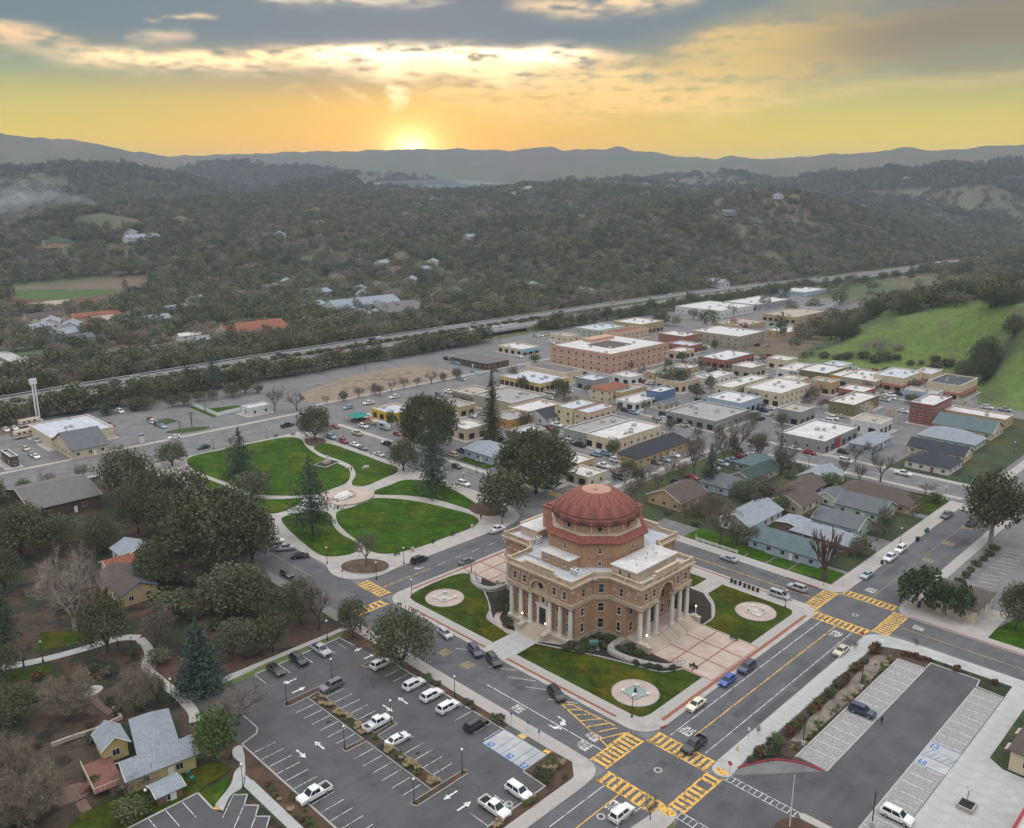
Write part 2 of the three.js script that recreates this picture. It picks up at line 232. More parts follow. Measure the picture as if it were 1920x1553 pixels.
// ---------- terrain ----------
const RIDGES = [ // crest points [x, height, z], reach of the slope, how wooded
  { w: 1000, n: 13, p: [[82.72,69.2,-1365.81], [238.78,70.4,-1333.27], [320.9,69.53,-1203.4], [489.71,74.35,-1297.29], [717.74,82.89,-1405.75], [946.96,81.87,-1376.56], [1160.47,94.74,-1331.73], [1262.21,105.02,-1233.11], [1318.08,102.73,-1172.34], [1340.83,92.61,-985.38], [1261.77,75.89,-745.47], [1187.33,94.81,-572.33], [1170.42,101.21,-493.25], [1170.12,97.9,-418.79], [1129.91,83.38,-327.17], [1101.63,90.82,-251.86], [1112.8,93.53,-211.74], [1148.39,98.42,-14.15]] },
  { w: 820, n: 15, p: [[200.45,142.34,-2359.22], [492.68,140.5,-2248.76], [647.49,153.59,-2201.49], [738.59,157.28,-2168.32], [889.05,139.81,-2268.73], [1083.13,115.7,-2287.72], [1187.76,103.8,-2231.34]] },
  { w: 650, n: 13, p: [[1037.82,100.02,-1913.83], [1107.64,120.16,-1871.51], [1176.12,125.72,-1826.69], [1265.42,108.32,-1762.89], [1417.62,89.18,-1638.4]] },
  { w: 850, n: 18, p: [[1248.34,170.44,-3093.9], [1418.6,196.89,-3014.52], [1512.22,203.67,-2966], [1655.54,187.46,-2884.54], [1886.43,182.11,-2794.52], [2053.8,164.48,-2670.28]] },
  { w: 820, n: 15, p: [[1527.98,96.11,-1673.07], [1712.42,121.84,-1480.85], [1804.54,124.51,-1367.05], [1904.48,114.35,-1225.63]] },
  { w: 900, n: 18, p: [[2480.79,140.47,-1882.01], [2518.56,153.82,-1564.85], [2532.94,141.28,-1235.47], [2462.2,151.6,-904.24], [2465.98,160.61,-746.49], [2513.14,169.53,-588.02], [2540.13,169.31,-166.16]] },
  { w: 1100, n: 20, p: [[144.68,286.75,-3922.83], [663.98,315.8,-3800.54], [914.78,316.88,-3740.26], [1018.46,308.22,-3710.26], [1126.38,315.44,-3675.77], [1197.4,301.06,-3651.22], [1296.44,278.58,-3614.45], [1492.54,250.02,-3587.38]] },
  { w: 1100, n: 18, p: [[1668.44,266.93,-4165.02], [2048.24,280.23,-3983.47], [2386,299.99,-3784.04], [2738.26,313.79,-3531.39], [2949.74,317.62,-3353.8], [3151.64,307.37,-3162.63], [3286.24,294.25,-2946.96]] },
  { w: 1000, n: 18, p: [[2901.94,278.69,-2987.81], [2984.54,301.12,-2904.54], [3064.65,313.39,-2819.3], [3142.53,293.2,-2731.82], [3217.55,297.72,-2642.87], [3273.74,312.11,-2572.94], [3328.93,289.34,-2501.28], [3490.1,260.3,-2272.46], [3513.38,256.67,-1946.26]] },
  { w: 1000, n: 18, p: [[3415.36,250.16,-1813.58], [3523.63,258.12,-1598.91], [3561.02,267.7,-1388.34], [3590.26,276.69,-1314.22], [3621.62,264.47,-1229.52], [3655.61,276.63,-1130.34], [3694.33,279.57,-1005.49], [3752.83,277.33,-781.5], [3844.68,254.23,-170.29]] },
  { w: 150, n: 1.5, hill: 1, p: [[433.02,5.54,-157.97], [425.93,15.54,-124.95], [428.33,23.43,-91.51], [428.41,29.64,-59.84], [422.86,37.01,-23.76], [389.35,49.17,38.88]] },
];
for (const R of RIDGES) R.box = [Math.min(...R.p.map((q) => q[0])) - R.w, Math.max(...R.p.map((q) => q[0])) + R.w, Math.min(...R.p.map((q) => q[2])) - R.w, Math.max(...R.p.map((q) => q[2])) + R.w];
const HF = [[-115, 316], [-65, 328], [-34, 345], [-17, 331], [0, 284], [60, 284], [200, 284]];
function hillEdge(x, z) { const dl = z + 115 + (x - 316) * 0.25; let xf = 316; for (let i = 0; i + 1 < HF.length; i++) if (z >= HF[i][0] && z <= HF[i + 1][0]) xf = lerp(HF[i][1], HF[i + 1][1], (z - HF[i][0]) / (HF[i + 1][0] - HF[i][0])); return sstep(2, 45, dl) * sstep(2, 55, x - xf); }
const freewayZ = (x) => x < 560 ? lerp(-300, -322, clamp((x + 300) / 860)) : lerp(-322, -276, clamp((x - 560) / 700));
function ground(x, z, info) { // height of the land; the valley floor with the town and the freeway is level
  let h = 0, grass = 0; const beyond = freewayZ(x) - z, right = clamp((x - 100) / 500), level = beyond > 0 ? sstep(lerp(540, 40, right), lerp(1000, 330, right), beyond) : sstep(760, 1300, x) * sstep(24, 200, -beyond) + (x < 760 ? 0 : 0);
  for (const R of RIDGES) {
    if (x < R.box[0] || x > R.box[1] || z < R.box[2] || z > R.box[3]) continue;
    let best = 1e9, bh = 0;
    for (let i = 0; i + 1 < R.p.length; i++) {
      const a = R.p[i], b = R.p[i + 1], dx = b[0] - a[0], dz = b[2] - a[2], t = clamp(((x - a[0]) * dx + (z - a[2]) * dz) / (dx * dx + dz * dz)), D = Math.hypot(x - a[0] - dx * t, z - a[2] - dz * t);
      if (D < best) { best = D; bh = lerp(a[1], b[1], fade(t)); }
    }
    const s = 1 - best / R.w; if (s <= 0) continue;
    const k = R.hill ? s * s * (3 - 2 * s) : Math.pow(s, 1.15), rough = (fbm(x / (R.w * 0.22) + 7, z / (R.w * 0.22) + 3, 4) - 0.5) * 2.2 * R.n * Math.min(1, s * 3) * (1 - 0.75 * Math.pow(s, 6));
    const hh = (bh * k + rough + (R.hill ? 0 : (fbm(x / 70 + 3, z / 70 + 9, 4) - 0.5) * R.n * 1.5)) * (R.hill ? hillEdge(x, z) : level); if (hh > h || (R.hill && hh > 0.05)) { h = Math.max(h, hh); grass = R.hill ? 1 : 0; }
  }
  if (info) { info.grass = grass; info.wood = clamp(h / 8); }
  return h;
}
{
  const az = [], D = []; for (let a = -180; a < -50; a += 8) az.push(a); for (let a = -50; a < 50; a += 0.22) az.push(a); for (let a = 50; a <= 180; a += 8) az.push(a); az[az.length - 1] = 180;
  for (let d = 6; d < 7000; d *= d < 300 ? 1.25 : d < 800 ? 1.018 : 1.022) D.push(d);
  const pos = [], col = [], uv = [], idx = [], info = {};
  for (const d of D) for (const a of az) {
    const t = YAW + a * Math.PI / 180, x = EYE.x + Math.cos(t) * d, z = EYE.z + Math.sin(t) * d;
    const h = ground(x, z, info); pos.push(x, h - 0.06, z); uv.push(x, z);
    const n1 = fbm(x / 90 + 3, z / 90, 4), n2 = fbm(x / 320 + 30, z / 320, 3), n3 = fbm(x / 24 + 11, z / 24 + 8, 3);
    let c = mix3([0.20, 0.145, 0.095], [0.105, 0.13, 0.05], sstep(0.38, 0.62, n1)); c = mix3(c, [0.14, 0.19, 0.05], sstep(0.56, 0.68, n2) * 0.8);
    c = mix3(c, [0.1, 0.1, 0.06], 0.5 * info.wood);
    if (info.grass) c = mix3(mix3([0.15, 0.225, 0.045], [0.085, 0.115, 0.045], sstep(0.42, 0.62, n3)), [0.17, 0.14, 0.085], sstep(0.6, 0.75, fbm(x / 13, z / 13, 4)) * 0.7);
    col.push(...c);
  }
  const n = az.length; for (let j = 0; j + 1 < D.length; j++) for (let i = 0; i + 1 < n; i++) { const a = j * n + i, b = a + 1, c = a + n, d = c + 1; idx.push(a, b, c, b, d, c); }
  const g = new THREE.BufferGeometry(); g.setAttribute('position', new THREE.Float32BufferAttribute(pos, 3)); g.setAttribute('color', new THREE.Float32BufferAttribute(col, 3)); g.setAttribute('uv', new THREE.Float32BufferAttribute(uv, 2)); g.setIndex(idx); g.computeVertexNormals();
  struct('terrain', g, mat('land', [1.1, 1.1, 1.1], 'land', { vertexColors: true, roughness: 1 }));
}
// ---------- roads ----------
const road = struct('road', merge([poly(rect(-48, -212, 262, 140)), poly(rect(-330, -207, -48, -184)), poly(rect(-150, 36, -48, 52.2)), poly(rect(-48, -286, 262, -212)), poly(rect(262, -288, 620, -175)), poly(rect(262, 41, 330, 52)), poly([[262, -175], [318, -175], [314, -112], [326, -60], [326, -16], [278, 0], [278, 41], [262, 41]])]), M.oldAsphalt);
function mark(name, geo, m = M.whitePaint, y = 0.014, parent = road) { const o = mesh(name, geo, m, parent); o.position.y = y; return o; }
const dark = [[-45.3, -190, -33.5, 37, 'street_surface'], [-33.5, 40.2, 128, 52.3, 'street_surface'], [-130, 40.2, -45.3, 52.3, 'street_surface'], [35.5, -36, 45.7, 40.2, 'street_surface'], [35.5, 52.3, 45.7, 138, 'street_surface']];
for (const [x0, z0, x1, z1, n] of dark) { const o = mesh(n, poly(rect(x0, z0, x1, z1)), M.asphalt, road); o.position.y = 0.006; }
mark('street_surface', poly(rect(-45.3, 37.6, -33.5, 40.2)), M.asphalt, 0.006); mark('street_surface', poly(rect(-45.3, 40.2, -33.5, 70)), M.asphalt, 0.006);
mark('street_surface', poly(rect(-33.5, -49, 48, -37.8)), M.asphalt, 0.0062);
const line = (x0, z0, x1, z1, w = 0.12) => { const dx = x1 - x0, dz = z1 - z0, l = Math.hypot(dx, dz), nx = -dz / l * w / 2, nz = dx / l * w / 2; return poly([[x0 + nx, z0 + nz], [x1 + nx, z1 + nz], [x1 - nx, z1 - nz], [x0 - nx, z0 - nz]]); };
const white = (x0, z0, x1, z1, w = 0.13) => mark('lane_line', line(x0, z0, x1, z1, w)), yellow = (x0, z0, x1, z1, w = 0.22, m = M.yellowPaint) => mark('centre_line', line(x0, z0, x1, z1, w), m);
white(-41.7, 7, -41.7, 36.4, 0.16); white(-29.6, 42.4, 30, 42.4); white(-29.6, 49.7, 30, 49.7); yellow(-27.7, 45.6, 30, 45.8); white(-62, 42.4, -47, 42.4); white(-62, 49.8, -47, 49.8); yellow(-120, 45.5, -46, 45.5);
yellow(39.7, -34, 39.7, 35); yellow(39.9, 57, 39.9, 135, 0.2, M.wornYellow); yellow(-30, -42.7, -15, -42.8); yellow(50, 45.8, 78, 45.8, 0.12, M.wornYellow); yellow(84, 45.8, 125, 45.8, 0.12, M.wornYellow);
for (let x = -12; x < 26; x += 6) mark('lane_line', line(x, -43, x + 2.6, -43, 0.13)); yellow(-39.3, -180, -39.3, -60, 0.14, M.wornYellow);
for (let x = -300; x < 330; x += 9) mark('lane_line', line(x, -195.5, x + 3, -195.5, 0.15));
// crosswalks: two edge lines and bars between them
function crosswalk(x0, z0, x1, z1, alongX, n, skip = []) { // box; bars run across the walking direction
  if (alongX) { // edges run along x, bars along z
    mark('crosswalk_line', poly(rect(x0, z0, x1, z0 + 0.38)), M.yellowPaint); mark('crosswalk_line', poly(rect(x0, z1 - 0.38, x1, z1)), M.yellowPaint);
    for (let i = 0; i < n; i++) if (!skip.includes(i)) { const c = lerp(x0, x1, (i + 0.5) / n), b = (x1 - x0) / n * 0.27; mark('crosswalk_bar', poly(rect(c - b, z0 + 0.38, c + b, z1 - 0.38)), M.yellowPaint); }
  } else {
    mark('crosswalk_line', poly(rect(x0, z0, x0 + 0.38, z1)), M.yellowPaint); mark('crosswalk_line', poly(rect(x1 - 0.38, z0, x1, z1)), M.yellowPaint);
    for (let i = 0; i < n; i++) if (!skip.includes(i)) { const c = lerp(z0, z1, (i + 0.5) / n), b = (z1 - z0) / n * 0.27; mark('crosswalk_bar', poly(rect(x0 + 0.38, c - b, x1 - 0.38, c + b)), M.yellowPaint); }
  }
}
crosswalk(-45.1, 36.4, -34.2, 40.1, true, 9); crosswalk(-33.9, 40.2, -30.2, 52.4, false, 10); crosswalk(-45.2, 52.6, -33.6, 55.6, true, 9, [6]); crosswalk(-48.6, 40.6, -45.2, 52.4, false, 9);
crosswalk(34.0, 35.7, 46.4, 39.2, true, 11); crosswalk(46.5, 39.3, 49.7, 52.4, false, 11); crosswalk(33.6, 52.5, 46.4, 56.0, true, 12); crosswalk(30.2, 39.3, 33.8, 52.4, false, 11);
crosswalk(-33.9, -48.8, -30.5, -38.8, false, 8); crosswalk(-43.5, -37.6, -34.5, -34.6, true, 6); crosswalk(138, 40.5, 142, 52, false, 9); crosswalk(48.6, -60, 51.6, -50, false, 9);
for (let i = 0; i < 13; i++) mark('crosswalk_bar', line(-33.3, 56 + i, -31.8, 56 + i, 0.12)); mark('crosswalk_line', line(-33.3, 55.6, -33.3, 68.6)); mark('crosswalk_line', line(-31.8, 55.6, -31.8, 68.6));
for (let i = 0; i < 14; i++) mark('crosswalk_bar', line(-46.5, 54.2 + i, -44.9, 54.2 + i, 0.12)); mark('crosswalk_line', line(-46.5, 54, -46.5, 68)); mark('crosswalk_line', line(-44.9, 54, -44.9, 68));
mark('hatch_line', line(-34.6, 36.3, -40.2, 36.3, 0.3), M.yellowPaint); { const A = [-40.1, 36.3], B = [-35.6, 19.6], C = [-34.3, 34]; mark('hatch_line', line(...A, ...B, 0.28), M.yellowPaint); mark('hatch_line', line(-35.1, 20.5, -34.4, 33.5, 0.25), M.yellowPaint); for (let i = 1; i < 8; i++) { const t = i / 8, z = lerp(20, 36, t); mark('hatch_line', line(lerp(B[0], A[0], t), z, -34.7, z + 2.2, 0.26), M.yellowPaint); } }
for (const z of [-4.5, 6, 11.5, 16.5, 22.5]) mark('stall_line', line(-33.9, z + 1.5, -36.9, z - 3.5, 0.12));
const font = await new FontLoader().loadAsync('fonts/droid/droid_sans_bold.typeface.json');
function letters(text, w, l) { const g = new THREE.ShapeGeometry(font.generateShapes(text, 1), 3); g.computeBoundingBox(); const b = g.boundingBox; g.translate(-(b.min.x + b.max.x) / 2, -(b.min.y + b.max.y) / 2, 0); g.scale(w / (b.max.x - b.min.x), l / (b.max.y - b.min.y), 1); return g; }
function roadWord(text, x, z, dir, w = 2.1, l = 2.6, m = M.whitePaint) { const g = letters(text, w, l); g.rotateX(-Math.PI / 2); g.rotateY(dir); mark('road_lettering', planarUV(g), m).position.set(x, 0.014, z); } // read while driving towards dir (0 = -z)
const NORTH = -Math.PI / 2, SOUTH = Math.PI / 2, WEST = 0, EAST = Math.PI; // travel along +x, -x, -z, +z
roadWord('STOP', -26.41,43.91, SOUTH, 2.2, 2.6); roadWord('STOP', -39.79,32.77, EAST); roadWord('STOP', -42.95,33.21, EAST); roadWord('STOP', -51.35,46.77, NORTH, 2.2, 2.6);
roadWord('STOP', 26.83,47.49, NORTH, 2.3, 2.6); roadWord('STOP', 53.8,44.04, SOUTH, 2.3, 2.6); roadWord('ONLY', -43.24,17.21, EAST, 2, 2.4); roadWord('ONLY', 42.55,59.4, WEST, 2, 2.4);
roadWord('SLOW', -39.61,-8.26, EAST, 2.4, 2.4, M.wornYellow); roadWord('SCHOOL', -39.68,-1.14, EAST, 2.6, 2.4, M.wornYellow); roadWord('SCHOOL', 97.66,47.24, SOUTH, 3, 2.4, M.wornYellow); roadWord('SCHOOL', 82.11,47.4, SOUTH, 3, 2.4, M.wornYellow); roadWord('SLOW', 113.61,47.13, SOUTH, 2.8, 2.2, M.wornYellow);
function arrow(x, z, dir, turn = 0, s = 1) { // painted arrow pointing along dir
  const S = new THREE.Shape(); if (!turn) [[-0.16, -1.5], [0.16, -1.5], [0.16, 0.3], [0.62, 0.3], [0, 1.5], [-0.62, 0.3], [-0.16, 0.3]].forEach(([a, b], i) => i ? S.lineTo(a, b) : S.moveTo(a, b));
  else [[-0.2, -1.5], [0.1, -1.5], [0.15, -0.2], [0.75 * turn, 0.35], [0.75 * turn, -0.15], [1.7 * turn, 0.7], [0.75 * turn, 1.5], [0.75 * turn, 0.95], [-0.1, 0.5]].forEach(([a, b], i) => i ? S.lineTo(a, b) : S.moveTo(a, b));
  const g = new THREE.ShapeGeometry(S); g.scale(s, s, 1); g.rotateX(-Math.PI / 2); g.rotateY(dir); mark('road_arrow', planarUV(g)).position.set(x, 0.034, z);
}
arrow(-39.78,25.68, EAST, 1); arrow(-43.12,25.93, EAST, -1); arrow(-16.81,-44.66, SOUTH, 1, 0.8);
for (const [x, z, d] of [[-68.85,-21.82, SOUTH], [-69.22,-17.89, NORTH], [-75.97,-0.11, WEST], [-79.56,-0.31, EAST], [-57.01,-0.51, WEST], [-60.61,-0.5, EAST], [-51.55,-22.33, SOUTH], [-51.84,-18.32, NORTH], [-68.12,26.17, SOUTH], [-68.21,29.64, NORTH]]) arrow(x, z, d);
for (const [x, z] of [[-39.1,46.44], [38.48,46.67], [-54.62,46.61], [-62.84,34.31]]) { mark('manhole_cover', poly(disc(x, z, 0.75, 0.75, 20), 0, [disc(x, z, 0.4, 0.4, 16)]), M.kerb); mark('manhole_cover', poly(disc(x, z, 0.38, 0.38, 16)), M.black); }

// ---------- pavements and kerbs ----------
const KERB = 0.14;
let slabCount = 0;
function pavement(name, pts, m = M.concrete, holes, top = KERB) { return struct(name, slab(pts, top, top + 0.04, holes), m); }
const kerbLine = (name, pts, m = M.kerb, w = 0.22, h = 0.17, parent) => { const P = pts.map(([x, z]) => [x, z]); const out = []; for (let i = 0; i + 1 < P.length; i++) { const [a, b] = [P[i], P[i + 1]], l = Math.hypot(b[0] - a[0], b[1] - a[1]); if (l < 0.02) continue; out.push(bx(l + w * 0.6, h, w, (a[0] + b[0]) / 2, 0, (a[1] + b[1]) / 2, -Math.atan2(b[1] - a[1], b[0] - a[0]))); } return struct(name, merge(out), m); };
const slabGeo = {};
function slabRow(parent, x0, z0, x1, z1, width, len, m = M.concrete) { // flags laid one by one along a line, with open joints
  const L = Math.hypot(x1 - x0, z1 - z0), n = Math.max(1, Math.round(L / len)), l = L / n, key = l.toFixed(2) + '_' + width, ry = -Math.atan2(z1 - z0, x1 - x0);
  slabGeo[key] ??= bx(l - 0.05, 0.03, width - 0.04);
  for (let i = 0; i < n; i++) { const t = (i + 0.5) / n; mesh('paving_slab', slabGeo[key], m, parent, lerp(x0, x1, t), KERB - 0.008 + (GR[(slabCount++ * 5) & 511] - 0.5) * 0.006, lerp(z0, z1, t), ry); }
}
// civic block round the city hall
const hallBlock = pavement('civic_pavement', roundRect(-33.5, -37.8, 35.5, 40.2, [5, 5, 5, 5], 8));
for (const [x0, z0, x1, z1] of [[-30.9, -32, -30.9, 34], [-28, 37.2, -9.5, 37.2], [9.5, 37.2, 29, 37.2], [32.3, -32, 32.3, 35]]) slabRow(hallBlock, x0, z0, x1, z1, 2.0, 1.6);
const band = (name, x0, z0, x1, z1, m) => { const o = mesh(name, bx(x1 - x0, 0.012, z1 - z0, (x0 + x1) / 2, KERB - 0.003, (z0 + z1) / 2), m, hallBlock); return o; };
band('brick_band', -32.5, -30, -31.9, 32, M.redBrick); band('brick_band', -27, 38.4, 30, 39.2, M.redBrick); band('brick_band', -26, -36.9, 28, -36.2, M.redBrick); band('brick_band', 34.2, -30, 34.8, 33, M.redBrick);
for (const s of [1, -1]) { // the two plazas with brick lines
  const z0 = s > 0 ? 23.2 : -36.1, z1 = s > 0 ? 38.2 : -22; 
  const zc = (z0 + z1) / 2, nx = 3, nz = 3; 
  for (let i = 0; i < nx; i++) for (let j = 0; j < nz; j++) mesh('plaza_panel', bx(18.2 / nx - 0.34, 0.02, (z1 - z0) / nz - 0.34, -9.1 + 18.2 * (i + 0.5) / nx, KERB - 0.004, z0 + (z1 - z0) * (j + 0.5) / nz), M.pinkConcrete, hallBlock);
  mesh('brick_joint', bx(18.4, 0.012, z1 - z0, 0, KERB - 0.007, zc), M.redBrick, hallBlock);
}
slabRow(hallBlock, -33, -1.9, -22.6, -1.9, 3.2, 2.6, M.paleConcrete); slabRow(hallBlock, -33, 1.4, -22.6, 1.4, 3.2, 2.6, M.paleConcrete);
const lawnOn = (name, pts, m, holes, top = 0.17) => struct(name, slab(pts, top, 0.1, holes), m);
function curve(pts, n = 6) { const c = new THREE.CatmullRomCurve3(pts.map(([x, z]) => V3(x, 0, z)), false, 'centripetal'); return c.getPoints(pts.length * n).map((v) => [v.x, v.z]); }
const seEdge = curve([[-23.6, 3.1], [-21.5, 8], [-17.6, 17.4], [-15.2, 25], [-13.6, 29.3], [-9.5, 31.8]]);
lawnOn('lawn', [[-29.6, 3.4], ...seEdge, [-9.4, 36.1], ...curve([[-27, 36.1], [-29, 35.4], [-29.6, 33.6]], 4)], M.lawn, [disc(-23.4, 29.9, 4.7)]);
lawnOn('lawn', [[-29.6, -3.8], [-29.6, -30.5], ...curve([[-29.2, -33.2], [-27, -34.6], [-11.5, -34.6], [-9.8, -31.6], [-12, -27], [-19.6, -15.5], [-23.1, -12.8], [-24.2, -8], [-24.4, -3.8]])], M.lawn, [disc(-23.3, -27.2, 4.6)]);
lawnOn('lawn', [[9.5, 24.5], ...curve([[14, 24.2], [20, 20.5], [23.5, 16.6]], 5), [30.4, 16.5], ...curve([[30.4, 33], [30, 35.2], [28.2, 36.2]], 4), [9.5, 36.2]], M.lawn, [disc(23.4, 29.6, 4.7)]);
lawnOn('lawn', [[9.5, -24.5], [9.5, -34.6], [28, -34.6], [30.4, -32], [30.4, -16.5], [23.5, -16.6], [16, -23]], M.lawn);
lawnOn('lawn', rect(24.2, 3.8, 30.4, 12), M.lawn);
const bed = (name, pts, m = M.darkMulch, top = 0.2) => struct(name, slab(pts, top, 0.08), m);
bed('planting_bed', [[-22.4, 3.3], [-23.3, 3.3], ...seEdge.map(([x, z]) => [x + 0.35, z - 0.25]).slice(1), [-9.3, 31.3], [-9.3, 19.5], [-9.3, 12], [-12.3, 9.2], [-19, 9.2]]);
bed('planting_bed', [[-19, -9.2], [-12.3, -9.2], [-9.3, -12], [-9.3, -19.6], [-9.3, -29], [-12.5, -26], [-19, -15.8], [-21.8, -12], [-23.2, -6], [-22.6, -3.9]]);
bed('planting_bed', [[9.3, 19.5], [9.3, 12], [12.3, 9.2], [19, 9.2], [23, 9.4], [23, 15.6], [19.2, 20.3], [13.6, 23.9], [9.5, 24.2]]);
for (const pts of [seEdge.map(([x, z]) => [x + 0.15, z - 0.12]), curve([[9.5, 24.4], [14, 24.05], [20, 20.35], [23.5, 16.4]], 5), curve([[-9.8, -31.4], [-12, -26.8], [-19.4, -15.4], [-22.9, -12.7], [-24, -8], [-24.2, -3.8]], 5)]) kerbLine('bed_edging', pts, M.paleConcrete, 0.3, 0.26);
struct('garden_path', ribbon([[-24.3, -3.9], [-23.2, -8], [-21, -11.4], [-17, -13], [-13, -13.5]], 1.3, 0.22), M.pinkConcrete);

// street pavements, built as slabs above the carriageway
function walk(name, x0, z0, x1, z1, len = 1.6, m = M.concrete, flags = true) { const w = Math.abs(x1 - x0) < Math.abs(z1 - z0), s = pavement(name, rect(x0, z0, x1, z1), m); if (flags) { if (w) slabRow(s, (x0 + x1) / 2, z0, (x0 + x1) / 2, z1, Math.abs(x1 - x0) - 0.5, len, m); else slabRow(s, x0, (z0 + z1) / 2, x1, (z0 + z1) / 2, Math.abs(z1 - z0) - 0.5, len, m); } return s; }
walk('pavement', -48.1, -31.5, -45.3, 32, 1.7); walk('pavement', -27, 52.3, 30, 55.7, 1.8, M.paleConcrete); walk('pavement', -84, 37.6, -51, 40.2, 1.8);
walk('pavement', 45.7, -37, 49.5, 36, 1.8); walk('pavement', 50, 35.8, 134, 40.2, 2.2); walk('pavement', 50.5, 52.3, 134, 55, 2.4); walk('pavement', 45.7, 56, 48.6, 130, 2.4);
pavement('pavement', [[-51, 37.6], [-47.9, 31.9], [-45.3, 31.9], ...curve([[-45.3, 34], [-45.6, 37.5], [-47.5, 39.6], [-51, 40.2]], 5)]);
pavement('pavement', [[-27, 52.3], [-27, 55.7], ...curve([[-29.5, 55.9], [-32.2, 56], [-33.2, 54.6], [-32.4, 52.8], [-30, 52.3]], 4)], M.paleConcrete); mark('tactile_pad', poly(disc(-32, 54.4, 0.8, 1.3)), M.yellowPaint, KERB + 0.01);
pavement('pavement', [[30, 55.7], [30, 52.3], ...curve([[31, 52.6], [33, 54.2], [34.2, 58], [34.6, 64]], 4), [35, 84], [26, 84], [26, 81.6], [31.2, 81.6], [30.6, 62], [28, 55.7]], M.paleConcrete);
pavement('pavement', [[50.5, 55], [50.5, 52.3], ...curve([[48.5, 52.8], [46.4, 54], [45.7, 56]], 4), [48.6, 56]]); pavement('pavement', [[50, 35.8], [50, 40.2], ...curve([[48, 39.8], [46.2, 38.2], [45.7, 36]], 4), [49.5, 36]]);
pavement('pavement', [...curve([[-53, 51.5], [-49.6, 51.9], [-46.8, 52.2], [-45.3, 53.4], [-45.8, 54.8], [-47.4, 55.4]], 4), [-51, 55.4], [-53, 70], [-56, 70], [-56, 52.4], [-140, 52.4], [-140, 51.6]]); mark('tactile_pad', poly(disc(-46.4, 53.4, 0.9, 1.5)), M.yellowPaint, KERB + 0.01);
kerbLine('red_kerb', curve([[-29, 55.8], [-25.6, 57.4], [-22.2, 59.7], [-20.3, 63], [-19.6, 66.4]], 5), M.redPaint, 0.3, 0.2); kerbLine('red_kerb', [[46.1, 56.5], [46.1, 80]], M.redPaint, 0.24, 0.2); kerbLine('red_kerb', [[45.6, 26], [45.6, 34]], M.redPaint, 0.24, 0.2); kerbLine('red_kerb', [[-28, 40.2], [-29.2, 40]], M.redPaint, 0.3, 0.2);
// long plain runs in town
for (const [x0, z0, x1, z1] of [[31.2, -180, 33.8, -60], [48, -180, 50.5, -62], [-330, -209.5, 60, -207], [60, -217, 262, -214.6], [-330, -184, -48, -181.5], [60, -184, 262, -181], [128, 40, 262, 43], [137, -30, 139.5, 38], [152, -140, 154.5, 38], [50, -49, 137, -46.5], [50, -62, 137, -60]]) pavement('pavement', rect(x0, z0, x1, z1));

